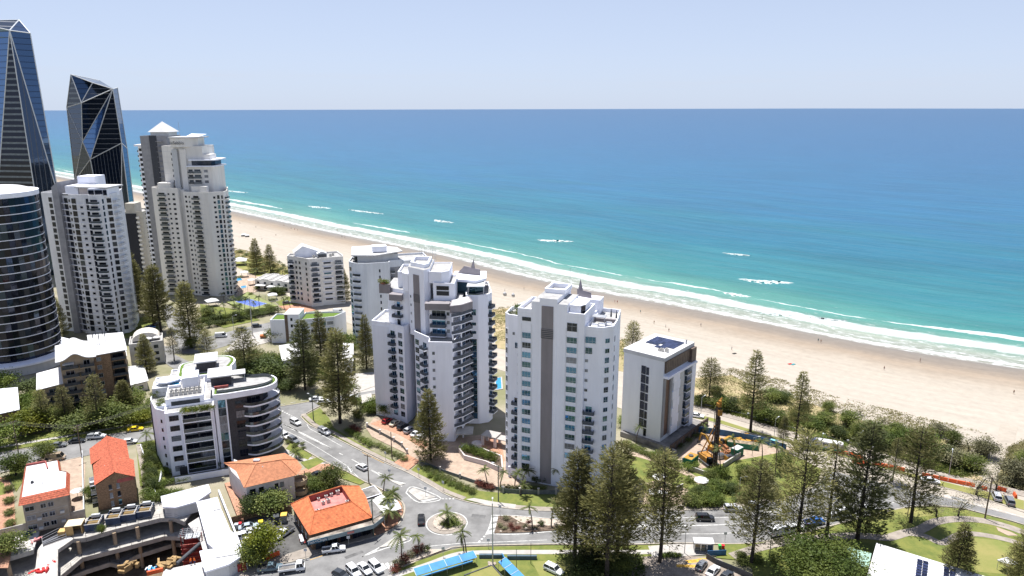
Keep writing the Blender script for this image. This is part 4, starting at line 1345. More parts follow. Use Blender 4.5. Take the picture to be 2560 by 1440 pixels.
# ------------------------------------------------------------------ white mid-rise with gable roof
def midrise():
 t = thing('apartment_block', 'white mid-rise apartment block with a gabled rooftop room, standing right behind the beach', 'apartment block', (-103.5,354.5,0), R(20))
 body = [(0,0),(5.5,0.2),(5.8,0.8),(17.0,1.0),(17.6,4),(16,16),(-8.5,18),(-10.0,12),(-6.8,9.5),(-3.4,4.8)]
 block(t, body, 0,24.4, M('off_white_render', (0.72,0.70,0.67),0.8,0.05,0.3), par=0.9)
 part(t, 'roof_room', MB().add([(-6,9,24.4),(6,9,24.4),(6,16,24.4),(-6,16,24.4),(-6,9,27.6),(6,9,27.2),(6,16,27.2),(-6,16,27.6),(-2,9,30.2),(-2,16,30.6)],
   [(0,1,5,8,4),(2,3,7,9,6),(0,4,7,3),(1,2,6,5)]), WHITE)
 part(t, 'gable_roof', MB().add([(-6.8,8.6,27.2),(-2,8.6,30.4),(6.6,8.6,27.0),(6.6,16.4,27.0),(-2,16.4,30.8),(-6.8,16.4,27.2)], [(0,1,4,5),(1,2,3,4)]), ROOFW)
 part(t, 'roof_dormer', MB().add([(4.5,4,25.0),(9.5,4,25.0),(9.5,9,25.0),(4.5,9,25),(4.5,4,26.8),(9.5,4,26.8),(9.5,9,26.8),(4.5,9,26.8),(7,4,28),(7,9,28)], [(0,1,5,8,4),(4,8,9,7),(8,5,6,9),(1,2,6,5),(0,4,7,3)]), LGREY)
 part(t, 'dormer_shade', MB().box(5.0,3.7,25.0,9.0,3.95,26.5), DMETAL)
 for (x, y) in ((3,6.5),(11.5,7),(13,9)):
  aircon(t, x, y, 24.4,1.2)
 F2 = Wall(t, (5.8,0.8),(17.0,1.0))
 F1 = Wall(t, (0,0),(5.5,0.2))
 L1 = Wall(t, (-3.4,4.8),(0,0))
 L2 = Wall(t, (-10.0,12),(-6.8,9.5))
 L3 = Wall(t, (-6.8,9.5),(-3.4,4.8))
 for k in range(8):
  z = 21.4 - 2.75 * k
  if z < 0.4:
   continue
  F2.simple(3.2, z + 0.6,3.6,0.9, 'mix' if k % 3 else 'navy')
  F2.box('sunshade', 0.8,6.2, z + 1.7, z + 1.85,0.0,0.6, WHITE)
  F2.simple(8.8, z + 0.05,3.2,2.0, 'mix')
  F2.balcony(9.0, z, 4.0,1.2, 'glass')
  F1.simple(2.6, z + 0.05,2.6,2.0, 'dark')
  F1.balcony(2.8, z, 4.0,1.0, 'bars')
  L1.simple(3.4, z + 0.3,1.2,1.5, 'dark')
  L3.simple(1.4, z + 0.3,1.3,1.4, 'dark')
  L3.simple(4.2, z + 0.3,1.3,1.4, 'dark')
  L2.balcony(2.2, z, 3.0,1.2, 'bars')
  L2.simple(2.2, z + 0.1,2.2,1.9, 'dark')
midrise()

# ------------------------------------------------------------------ low building with turf roofs
def low_green():
 t = thing('low_apartment_block', 'low white three-storey block with bright green turf roofs', 'apartment block', (-105.2,296.0,0), R(2))
 block(t, rect(0,0,6.4,9.5),0,9.8, WHITE, par=0.8)
 flat_part(t, 'roof_turf', rect(0.5,0.5,6.0,9.0),10.1, TURF, 0.2)
 part(t, 'stair_core', MB().box(6.4,-0.6,0,12.6,9,13.0), WHITE)
 part(t, 'brown_stripe', MB().box(6.5,-0.68,0,7.8,-0.62,12.9), M('brown_stripe', (0.16,0.12,0.10),0.8,0.08,1))
 part(t, 'core_roof', MB().box(6.2,-0.8,13.0,12.8,9.2,13.2), ROOFW)
 block(t, [(12.6,-1.0),(27.0,3.6),(30.5,11.5),(26,12.5),(12.6,11)], 0,9.8, WHITE2, par=1.0)
 flat_part(t, 'roof_turf', [(13.2,0),(26.4,4.4),(29.4,10.8),(25.6,11.6),(13.2,10.4)], 10.1, TURF, 0.2)
 W = Wall(t, (12.6,-1.0),(27.0,3.6))
 for k in range(3):
  for s in (2.4,6.2,10.0,13.2):
   W.simple(s, 7.3 - 2.9 * k, 2.6,1.4, 'mix')
  W.box('floor_band', 0.2,15,9.1 - 2.9 * k, 9.3 - 2.9 * k, 0,0.3, WHITE)
 C = Wall(t, (6.4,-0.6),(12.6,-0.6))
 for k in range(4):
  C.simple(3.0,10.2 - 2.9 * k, 0.9,1.3, 'navy')
 L = Wall(t, (0,9.5),(0,0))
 for k in range(3):
  L.simple(3,7.2 - 2.9 * k, 2,1.4, 'dark'); L.simple(6.5,7.2 - 2.9 * k, 2,1.4, 'dark')
low_green()
# ------------------------------------------------------------------ round dark glass tower
def tower_round():
 cx, cy, r = -200.0,272.0,15.7
 t = thing('glass_tower', 'round dark glass tower wrapped in thin white floor bands, cut by the left edge', 'tower', (cx, cy, 0))
 a0, a1, n = -150,40,26
 def arc(rad, k):
  w = R(a0 + (a1 - a0) * k / n)
  return (rad * math.cos(w), rad * math.sin(w))
 full = [(math.cos(2 * math.pi * k / 48), math.sin(2 * math.pi * k / 48)) for k in range(48)]
 part(t, 'core', MB().prism([(a * (r - 0.6), b * (r - 0.6)) for a, b in full], 5,68.0), DMETAL)
 seg = 2 * r * math.sin(R((a1 - a0) / n) / 2)
 pms = [MB().box(-seg / 2 + 0.03,-0.06,0.2, seg / 2 - 0.03,0.0,3.0).mesh('glass_panel', g) for g in (G_NAVY, G_NAVY, G_TOWERD, G_NAVY)]
 bands = MB()
 fh = 3.15
 for f in range(20):
  z = 4.6 + f * fh
  bm_ = MB()
  q = [(a * (r + 0.14), b * (r + 0.14)) for a, b in full]
  bm_.prism(q, z - 0.13, z + 0.13)
  part(t, 'floor_band', bm_, WHITE)
  for k in range(n):
   x0, y0 = arc(r, k); x1, y1 = arc(r, k + 1)
   o = ob('glass_panel', pms[rnd.randrange(4)], t, ((x0 + x1) / 2,(y0 + y1) / 2, z))
   o.rotation_euler = (R(rnd.gauss(0,0.8)),0, math.atan2(y1 - y0, x1 - x0) + R(rnd.gauss(0,1.0)))
 part(t, 'crown', MB().prism([(a * (r + 0.6), b * (r + 0.6)) for a, b in full], 67.4,69.2), WHITE)
 part(t, 'roof_dome', MB().add([(a * (r - 0.5), b * (r - 0.5),69.2) for a, b in full] + [(a * (r - 5), b * (r - 5),70.6) for a, b in full] + [(0,0,71.2)],
   [(k, (k + 1) % 48,48 + (k + 1) % 48,48 + k) for k in range(48)] + [(48 + k, 48 + (k + 1) % 48,96) for k in range(48)]), ROOFW)
 part(t, 'roof_vent', MB().tube((4,-9,69.8),(4,-9,71.4),0.7,0.7,10), DMETAL)
 part(t, 'podium', MB().prism([(a * (r + 3.5), b * (r + 3.5)) for a, b in full], 0,3.6), LGREY)
 part(t, 'podium_ring', MB().prism([(a * (r + 4.3), b * (r + 4.3)) for a, b in full], 3.6,4.3), WHITE)
tower_round()

# ------------------------------------------------------------------ curvy white tower behind it
def tower_curvy():
 ox, oy = -186.0,309.0
 t = thing('apartment_tower', 'white apartment tower with a gently curved front, next to the round glass tower', 'apartment tower', (ox, oy, 0))
 def yf(x):
  return 0.030 * (x - 0.5) ** 2 - 1.2
 main = [(x, yf(x)) for x in (-11.6,-9,-6,-3,0,3)] + [(3.3,-2.6),(5,-3.2),(7,-3.0),(8.6,-2.0),(9.2, yf(9.2)),(10.6, yf(10.6)),(10.8,6.5),(8.8,12.0),(5,22),(-11.6,22)]
 CRW = M('tower_off_white', (0.72,0.725,0.75),0.8,0.05,0.3, stretch=(1,1,0.2))
 block(t, main, 0,62.2, CRW, par=1.4)
 block(t, [(-22,5.5),(-14.2,3.4),(-14.2,20),(-22,20)], 0,62.6, CRW, par=1.2)
 part(t, 'grey_fin', MB().prism([(-14.2,1.0),(-11.6,1.2),(-11.6,21),(-14.2,21)], 0,66.5), GREY)
 part(t, 'fin_cap', MB().add([(-14.2,1.0,66.5),(-11.6,1.2,66.5),(-11.6,21,66.5),(-14.2,21,66.5),(-11.6,1.2,68.6),(-11.6,21,68.6)], [(0,1,4),(2,3,5),(0,4,5,3),(1,2,5,4)]), GREY)
 part(t, 'roof_hood', MB().prism([(-9.5,3),(-4,3),(-4,14),(-9.5,14)], 62.2,66.8), WHITE)
 part(t, 'roof_hood', MB().prism([(-9,12),(-1,12),(-1,20),(-9,20)], 62.2,70.2), WHITE)
 part(t, 'roof_room', MB().prism([(2.6,-1.0),(10.2,0.2),(10.2,10),(2.6,10)], 62.2,66.0), WHITE)
 part(t, 'roof_slab', MB().prism([(-4.5,1.5),(10.8,-0.6),(11.2,12),(-4.5,13)], 66.0,66.6), ROOFW)
 part(t, 'terracotta_wall', MB().box(-3.6,3.2,62.2,2.4,3.6,65.8), PEACH)
 part(t, 'roof_room_glass', MB().box(3.0,-1.35,63.2,5.2,-1.02,65.4).box(5.6,-1.0,63.2,8.6,-0.68,65.4).box(8.9,-0.5,63.2,10.3,-0.2,65.4), G_NAVY)
 fl = 22
 P = 2.76
 cols = [(-9.0,2.5,2.2),(-6.8,0.9,1.1),(-4.4,2.3,2.2),(-0.9,1.2,0.9),(1.9,1.1,2.2),(9.8,1.9,1.9)]
 for k in range(fl):
  z = 59.6 - P * k
  for (x, w, h) in cols:
   if k == 0 and x == -0.9:
    continue
   a = (x - 0.6, yf(x - 0.6)); b = (x + 0.6, yf(x + 0.6))
   Wl = Wall(t, a, b)
   Wl.simple(Wl.len / 2, z + (2.1 - h) * 0.6, w, h, 'navy', out=0.08)
  Wb = Wall(t, (3.3,-2.6),(8.6,-2.4))
  Wb.simple(2.6, z + 0.2,2.9,1.7, 'navy', out=0.75)
  Wb.balcony(2.6, z + 0.05,4.4,1.0, 'glass', slab=WHITE, out=0.6)
  Wc = Wall(t, (8.6,-2.0),(9.2, yf(9.2)))
  Wc.simple(0.7, z + 0.1,0.9,1.9, 'navy', out=0.05)
  Wr = Wall(t, (10.6, yf(10.6)),(9.8,9.0))
  Wr.balcony(3.2, z, 4.6,1.7, 'glass', slab=WHITE, railm=M('pale_rail', (0.55,0.56,0.58),0.5,0.05,1))
  Wr.simple(3.2, z + 0.1,3.0,1.9, 'dark')
  Wl = Wall(t, (-22,5.5),(-14.2,3.4))
  Wl.simple(4.6, z + 0.1,1.9,2.0, 'navy'); Wl.simple(6.8, z + 0.6,0.8,1.1, 'navy')
  # floor ledge sticking out at the left corner
  part(t, 'floor_ledge', MB().prism([(-13.0,-0.4 + yf(-11.6)),(-7.5, yf(-7.5) - 0.35),(-2, yf(-2) - 0.3),(3, yf(3) - 0.3),(3, yf(3) + 0.05),(-2, yf(-2) + 0.05),(-7.5, yf(-7.5) + 0.05),(-11.6, yf(-11.6) + 0.05)], z - 0.28, z - 0.1), WHITE)
 part(t, 'name_strip', MB().box(-9.8, yf(-8) - 0.4,63.0,-5.4, yf(-8) - 0.36,63.5), DMETAL)
tower_curvy()

# ------------------------------------------------------------------ slim dark-striped tower
def tower_slim():
 t = thing('apartment_tower', 'slim cream apartment tower with one black recessed strip, half hidden behind pines', 'apartment tower', (-228.0,420.0,0))
 block(t, rect(-7,0,8.6,16),0,39.4, M('beige_render', (0.50,0.47,0.41),0.85,0.06,0.4), par=0.8)
 part(t, 'dark_strip', MB().box(-1.4,-0.5,0,4.8,-0.01,39.0), M('black_strip', (0.022,0.024,0.034),0.6,0.1,1))
 part(t, 'roof_box', MB().box(-1.4,0.2,39.4,4.2,8,45.0), M('beige_render', (0.5,0.47,0.41)))
 W = Wall(t, (-7,0),(8.6,0))
 for k in range(14):
  z = 36.2 - 2.7 * k
  if z > 0:
   W.balcony(4.6, z, 1.8,1.0, 'solid', slab=CREAM, railm=CREAM)
   W.balcony(12.6, z, 1.6,1.0, 'solid', slab=CREAM, railm=CREAM)
   W.simple(4.5, z + 0.9,1.5,1.2, 'navy')
tower_slim()

# ------------------------------------------------------------------ cream stepped tower with the sign
def tower_cream():
 ox, oy = -172.0,378.0
 t = thing('apartment_tower', 'cream stepped apartment tower with a white pyramid roof and a name sign near its top', 'apartment tower', (ox, oy, 0))
 X = lambda x: x - ox
 w1 = [(X(-194),6),(X(-189),1.2),(X(-177.2),0),(X(-177.2),26),(X(-194),28)]
 block(t, w1,0,57.4, CREAM, par=1.2)
 part(t, 'recess', MB().prism([(X(-177.2),2.2),(X(-174.6),2.0),(X(-174.6),20),(X(-177.2),20)], 0,57.6), CREAM)
 w2 = [(X(-174.6),0.2),(X(-170),-0.8),(X(-160.4),-2.6),(X(-153.2),0.6),(X(-153.6),6),(X(-160),24),(X(-174.6),24)]
 block(t, w2,0,55.6, CREAM, par=1.2)
 part(t, 'terrace_wall', MB().prism([(X(-188.6),2.0),(X(-181.6),1.2),(X(-181.6),6),(X(-188.6),6.6)], 57.4,61.2), CREAM)
 part(t, 'terrace_wall', MB().prism([(X(-170),0.2),(X(-161.5),-1.0),(X(-161.5),2.0),(X(-170),3)], 55.6,59.6), CREAM)
 # upper tower
 block(t, [(X(-187),8),(X(-180.4),6.4),(X(-173.4),6.0),(X(-164.8),6.4),(X(-164.8),22),(X(-187),22)], 55,79.6, CREAM, par=0.6)
 up = [(X(-173.2),5.2),(X(-160.4),5.6),(X(-158.8),9),(X(-159.4),20),(X(-173.2),20)]
 block(t, up, 55,69.4, CREAM, par=0.4)
 part(t, 'terrace_roof', MB().prism([(X(-173),3.6),(X(-159),4.2),(X(-157.6),9),(X(-158),20),(X(-173),20)], 69.4,70.0), WHITE)
 part(t, 'glazed_floor', MB().prism([(X(-171),6.1),(X(-160.6),6.5),(X(-159.6),9),(X(-160),18),(X(-171),18)], 70.0,72.6), G_DARK)
 part(t, 'terrace_roof', MB().prism([(X(-172),4.4),(X(-158.8),4.8),(X(-157.6),9),(X(-158),20),(X(-172),20)], 72.6,73.3), WHITE)
 part(t, 'attic_room', MB().prism([(X(-165),6.6),(X(-161.2),6.8),(X(-161.2),15),(X(-165),15)], 73.3,75.8), CREAM)
 # two round ribs and the sign box
 for x0, x1 in ((-180.4,-177.6),(-176.2,-173.2)):
  part(t, 'rib', MB().box(X(x0),4.6,55, X(x1),6.4,78.6), LGREY if x0 < -178 else CREAM)
 part(t, 'sign_box', MB().prism([(X(-180.4),4.2),(X(-176.6),3.4),(X(-172.4),4.6),(X(-167.2),8),(X(-167.2),16),(X(-180.4),16)], 79.8,84.4), CREAM)
 part(t, 'sign_box_roof', MB().prism([(X(-181),3.6),(X(-176.6),2.8),(X(-172.2),4.0),(X(-165.4),7.6),(X(-165),17),(X(-181),17)], 84.4,85.0), ROOFW)
 part(t, 'swept_roof', MB().add([(X(-172.6),5,85.0),(X(-164.6),9,85.8),(X(-164.6),14,86.2),(X(-173),14,86.4),(X(-168),9,84.9)], [(0,4,1,2,3)]), WHITE)
 o = part(t, 'sign_lettering', MB().box(0,0,0,0.01,0.01,0.01), DMETAL)
 o.data = text_mesh('laSabbia', 2.3, M('sign_dark', (0.06,0.06,0.07),0.6,0.05,1))
 o.location = (X(-176.4),3.30,81.2)
 o.rotation_euler = (R(90),0, R(1))
 part(t, 'aerial', MB().tube((X(-177),9,85),(X(-177),9,92.5),0.08), METAL)
 # grey rear block with the pyramid
 rear = [(X(-204),20),(X(-189),19),(X(-189),36),(X(-204),36)]
 block(t, rear, 0,84.2, GREY, par=0.8)
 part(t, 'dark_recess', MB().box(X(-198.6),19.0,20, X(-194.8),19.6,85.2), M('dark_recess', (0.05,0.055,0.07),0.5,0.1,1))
 for k in range(10):
  part(t, 'recess_balcony', MB().box(X(-194.6),17.6,82 - k * 2.8, X(-191.6),19.2,82.2 - k * 2.8), GREY)
 part(t, 'pyramid_roof', MB().add([(X(-200),21,87.0),(X(-188),21,87.0),(X(-188),33,87.0),(X(-200),33,87.0),(X(-194.2),27,92.6)], [(0,1,4),(1,2,4),(2,3,4),(3,0,4),(3,2,1,0)]), ROOFW)
 part(t, 'pyramid_base', MB().box(X(-199),22,85, X(-189),32,87), LGREY)
 lc = [(X(-207.4),23),(X(-204),22.4),(X(-204),36),(X(-207.4),36)]
 block(t, lc, 0,79.2, WHITE, par=0.5)
 part(t, 'roof_eave', MB().prism([(X(-208.8),21.6),(X(-203.6),21),(X(-203.6),36),(X(-208.8),36)], 79.2,80.2), WHITE)
 Lw = Wall(t, lc[0], lc[1])
 Ls = Wall(t, (X(-207.4),30),(X(-207.4),23))
 for k in range(26):
  Lw.simple(1.6,76.6 - 2.7 * k, 2.2,1.5, 'navy')
  Ls.balcony(4,76 - 2.7 * k, 4,1.2, 'glass', slab=WHITE)
 A = Wall(t, w1[1], w1[2])
 for k in range(21):
  z = 54.2 - 2.62 * k
  if z < 0.5:
   continue
  A.simple(2.4, z + 0.05,3.4,1.9, 'dark'); A.balcony(2.6, z, 4.4,1.2, 'glass', slab=CREAM)
  A.simple(6.4, z + 0.7,1.0,1.0, 'navy'); A.simple(9.2, z + 0.6,1.4,1.1, 'navy')
  B = Wall(t, w2[0], w2[1])
  B.simple(1.4, z - 0.6,1.1,1.1, 'navy'); B.simple(3.4, z - 0.7,0.6,1.1, 'navy')
  C = Wall(t, w2[1], w2[2])
  C.simple(2.6, z - 1.4,3.0,1.9, 'dark'); C.balcony(2.6, z - 1.5,4.2,1.1, 'glass', slab=CREAM)
  C.box('pier_band', 5.4,7.6, z - 1.6, z - 1.5,0,0.05, LGREY)
  D = Wall(t, w2[2], w2[3])
  D.simple(3.0, z - 0.9,1.1,1.1, 'navy')
  D.simple(5.0, z - 1.2,1.2,2.0, 'teal'); D.simple(6.8, z - 1.2,0.8,1.8, 'navy')
  E_ = Wall(t, w2[3], w2[4])
  E_.balcony(3.2, z - 1.4,4.5,1.2, 'glass', slab=CREAM)
 U = Wall(t, up[0], up[1])
 for k in range(3):
  z = 66.0 - 2.8 * k
  U.simple(1.6, z, 2.2,2.0, 'dark'); U.simple(5.2, z, 3.2,2.0, 'dark'); U.simple(9.6, z + 0.4,2.0,1.4, 'mix')
  U.balcony(1.6, z - 0.05,2.8,0.7, 'glass', slab=CREAM); U.balcony(5.2, z - 0.05,3.8,0.7, 'glass', slab=CREAM)
 V = Wall(t, (X(-187),8),(X(-180.4),6.4))
 for k in range(7):
  V.simple(5.6,75.4 - 2.9 * k, 0.5,1.3, 'navy')
  V.box('score_line', 0.2,6.6,77.2 - 2.9 * k, 77.3 - 2.9 * k, 0,0.04, LGREY)
tower_cream()

# ------------------------------------------------------------------ two faceted glass towers
FRAMEL = M('white_facet_frame', (0.62,0.64,0.66),0.4,0.04,1)
def facet(parent, pts, style, name='glass_facet'):
 """one facet of the crystal: the polygon is cut into storeys (and bays) and every other strip set back as a real joint"""
 bm = bmesh.new()
 vs = [bm.verts.new(p) for p in pts]
 f = bm.faces.new(vs)
 f.normal_update()
 zs = [p[2] for p in pts]
 step = 3.3
 z = math.floor(min(zs) / step) * step
 while z < max(zs):
  for zz in (z, z + (1.1 if style == 'band' else 0.35)):
   bmesh.ops.bisect_plane(bm, geom=bm.verts[:] + bm.edges[:] + bm.faces[:], plane_co=(0,0, zz), plane_no=(0,0,1))
  z += step
 if style == 'mull':
  xs = [p[0] for p in pts]
  x = min(xs)
  while x < max(xs):
   for xx in (x, x + 0.3):
    bmesh.ops.bisect_plane(bm, geom=bm.verts[:] + bm.edges[:] + bm.faces[:], plane_co=(xx, 0,0), plane_no=(1,0,0))
   x += 2.2
 me = bpy.data.meshes.new(name)
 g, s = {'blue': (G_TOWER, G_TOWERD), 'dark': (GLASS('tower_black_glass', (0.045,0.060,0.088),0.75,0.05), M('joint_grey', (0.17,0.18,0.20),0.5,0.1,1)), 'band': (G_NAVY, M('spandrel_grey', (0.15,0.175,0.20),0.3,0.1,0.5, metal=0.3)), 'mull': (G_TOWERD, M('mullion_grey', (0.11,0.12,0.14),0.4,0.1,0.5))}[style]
 x0 = min(p[0] for p in pts)
 for fc in bm.faces:
  c = fc.calc_center_median()
  if style == 'band':
   fc.material_index = 1 if (c.z / step) % 1.0 < 1.1 / step else 0
  elif style == 'mull':
   fc.material_index = 1 if ((c.x - x0) % 2.2) < 0.3 else 0
  else:
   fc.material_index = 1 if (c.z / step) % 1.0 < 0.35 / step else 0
 bm.to_mesh(me)
 bm.free()
 me.materials.append(g); me.materials.append(s)
 return ob(name, me, parent)
def edge(parent, a, b, r=0.32):
 return ob('frame_line', MB().tube(a, b, r, r, 5).mesh('frame_line', FRAMEL), parent)
def crystal(label, org, V, F, E_, name='glass_tower'):
 t = thing(name, label, 'tower', (org[0], org[1], 0))
 W = {k: (p[0] - org[0], p[1] - org[1], p[2]) for k, p in V.items()}
 ctr = (0,15)
 for ids, st in F:
  pts = [W[i] for i in ids]
  n = (Vector(pts[1]) - Vector(pts[0])).cross(Vector(pts[2]) - Vector(pts[0]))
  c = sum((Vector(p) for p in pts), Vector()) / len(pts)
  if n.dot(Vector((c.x - ctr[0], c.y - ctr[1], 0))) < 0:
   pts.reverse()
  facet(t, pts, st)
 for a, b in E_:
  edge(t, W[a], W[b])
 return t
# right-hand crystal
VB = dict(a=(-299.2,503,121.8), b=(-283.5,500,116.3), c=(-268.8,497,112.2), c2=(-271.0,507,113.4), d=(-308.4,508,100.2), e=(-291.4,497,103.1), f=(-293.8,496,77.5), g=(-289.0,494,65.7),
    h=(-267.2,496,76.5), h2=(-269.8,507,72.5), i=(-308.0,504,50), i0=(-310,503,0), k0=(-286.0,494,0), l0=(-277,495,0), m0=(-268.5,497,0), n0=(-271,508,0),
    ab=(-298,535,119), c2b=(-287,535,112), i0b=(-308,540,0), n0b=(-288,540,0), db=(-304,535,98))
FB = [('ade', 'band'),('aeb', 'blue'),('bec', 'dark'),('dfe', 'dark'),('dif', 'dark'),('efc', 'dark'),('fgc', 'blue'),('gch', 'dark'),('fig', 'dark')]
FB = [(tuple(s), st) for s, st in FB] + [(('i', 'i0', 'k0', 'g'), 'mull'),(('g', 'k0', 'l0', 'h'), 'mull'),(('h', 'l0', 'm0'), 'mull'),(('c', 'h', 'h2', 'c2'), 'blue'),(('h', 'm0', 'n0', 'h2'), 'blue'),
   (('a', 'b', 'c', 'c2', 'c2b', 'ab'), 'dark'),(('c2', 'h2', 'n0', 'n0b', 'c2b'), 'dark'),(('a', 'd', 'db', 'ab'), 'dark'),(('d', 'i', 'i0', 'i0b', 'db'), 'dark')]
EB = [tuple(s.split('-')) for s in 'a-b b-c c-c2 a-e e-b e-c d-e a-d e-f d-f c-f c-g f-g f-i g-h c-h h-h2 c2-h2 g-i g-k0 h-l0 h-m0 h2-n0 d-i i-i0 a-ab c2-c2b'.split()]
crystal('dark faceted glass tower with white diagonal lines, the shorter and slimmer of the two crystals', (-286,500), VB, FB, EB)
VA = dict(P=(-285.8,428,142.6), Q=(-279.5,436,141.9), T=(-291.3,446,150.2), L=(-312,432,148), LL=(-330,445,140), l0=(-323,430,0), m0=(-284.3,424,0), n0=(-274.5,431,46), q0=(-275.5,434,0), LL0=(-345,440,0),
    Qb=(-302,470,140), q0b=(-302,475,0), Lb=(-330,475,150), k=(-296.5,427,63), k0=(-290,425,30))
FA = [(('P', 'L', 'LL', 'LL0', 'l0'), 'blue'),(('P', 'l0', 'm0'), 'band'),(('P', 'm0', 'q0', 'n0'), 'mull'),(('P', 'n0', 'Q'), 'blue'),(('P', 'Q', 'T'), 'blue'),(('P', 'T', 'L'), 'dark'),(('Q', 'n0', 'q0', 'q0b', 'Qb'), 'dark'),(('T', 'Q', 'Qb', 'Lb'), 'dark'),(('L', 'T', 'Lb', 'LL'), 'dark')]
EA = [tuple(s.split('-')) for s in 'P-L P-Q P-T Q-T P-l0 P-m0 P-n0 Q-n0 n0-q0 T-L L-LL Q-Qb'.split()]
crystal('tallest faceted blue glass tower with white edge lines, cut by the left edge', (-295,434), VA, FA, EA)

# ------------------------------------------------------------------ tiled roofs in real courses
def tile_slope(mb, a, b, c, d, n=None, th=0.07, mi=0):
 """slope a-b (eave) to d-c (ridge) laid in overlapping courses"""
 a, b, c, d = (Vector(p) for p in (a, b, c, d))
 n = n or max(3, int(max((d - a).length, (c - b).length) / 0.42))
 nr = (b - a).cross(d - a).normalized()
 if nr.z < 0:
  nr = -nr
 for k in range(n):
  p0, p1 = a.lerp(d, k / n), b.lerp(c, k / n)
  q0, q1 = a.lerp(d, (k + 1.12) / n), b.lerp(c, (k + 1.12) / n)
  u0, u1 = p0 + nr * th, p1 + nr * th
  mb.add([p0, p1, u1, u0, q1, q0], [(0,1,2,3),(3,2,4,5)], mi)
def ridge_cap(mb, a, b, r=0.14):
 mb.tube(Vector(a) + Vector((0,0,0.08)), Vector(b) + Vector((0,0,0.08)), r, r, 6)
def G3(px, py, z):
 x, y = G(px, py, z)
 return (x, y, z)
def red_flats():
 o0 = G(285,1215)
 t = thing('brick_flats', 'brown brick flats with a two-part red tiled gable roof beside a narrow driveway', 'house', (0,0,0))
 ze, zr = 7.0,9.6
 mb = MB(); caps = MB()
 # back section then front section
 secs = [((224,1122),(227,1162),(267,1090),(274,1133),(315,1101),(323,1147)),((233,1163),(236,1214),(274,1128),(286,1181),(334,1150),(338,1192))]
 for i, (el0, el1, r0, r1, er0, er1) in enumerate(secs):
  dz = 0.25 * i
  A, B, C, D, E_, F_ = G3(*el0, ze + dz), G3(*el1, ze + dz), G3(*r0, zr + dz), G3(*r1, zr + dz), G3(*er0, ze + dz), G3(*er1, ze + dz)
  tile_slope(mb, A, B, D, C)
  tile_slope(mb, F_, E_, C, D)
  ridge_cap(caps, C, D)
  gab = MB()
  def shrink(p, k=0.95):
   cx = (B[0] + F_[0]) / 2; cy = (B[1] + F_[1]) / 2
   return (cx + (p[0] - cx) * k, cy + (p[1] - cy) * k)
  wl = [shrink(B), shrink(F_), shrink(E_, 0.97), shrink(A, 0.97)]
  w = MB().prism(wl, 0, ze + dz - 0.05)
  b2, f2 = wl[0], wl[1]
  w.add([(b2[0], b2[1], ze + dz - 0.05),(f2[0], f2[1], ze + dz - 0.05),(D[0] + 0.1, D[1] + 0.25, zr + dz - 0.15)], [(0,1,2)])
  ob('wall', w.mesh('wall', BRICK), t)
  if i == 1:
   W = Wall(t, wl[0], wl[1])
   for f in range(3):
    for s in (0.36,0.56):
     W.simple(W.len * s, 0.6 + f * 2.3,0.7,1.4, 'mix')
   W.box('red_gable_board', W.len * 0.55, W.len * 0.98,6.6,7.6,0.02,0.08, REDP)
   SWl = Wall(t, wl[3], wl[0])
   for f in range(3):
    SWl.balcony(SWl.len * 0.5,0.4 + f * 2.4,3.2,1.4, 'bars', railm=METAL)
    SWl.simple(SWl.len * 0.5,0.45 + f * 2.4,2.4,1.9, 'dark')
  else:
   SWl = Wall(t, wl[3], wl[0])
   for f in range(3):
    SWl.simple(SWl.len * 0.4,0.8 + f * 2.3,1.6,1.3, 'dark')
 ob('roof', mb.mesh('roof', TILE_R), t)
 ob('ridge_tiles', caps.mesh('ridge_tiles', TILE_R), t)
 for p in ((252,1105),(300,1150),(262,1168)):
  q = G3(*p, 8.4)
  ob('roof_vent', MB().tube((0,0,-0.3),(0,0,0.5),0.12,0.12,6).mesh('roof_vent', METAL), t, q)
red_flats()
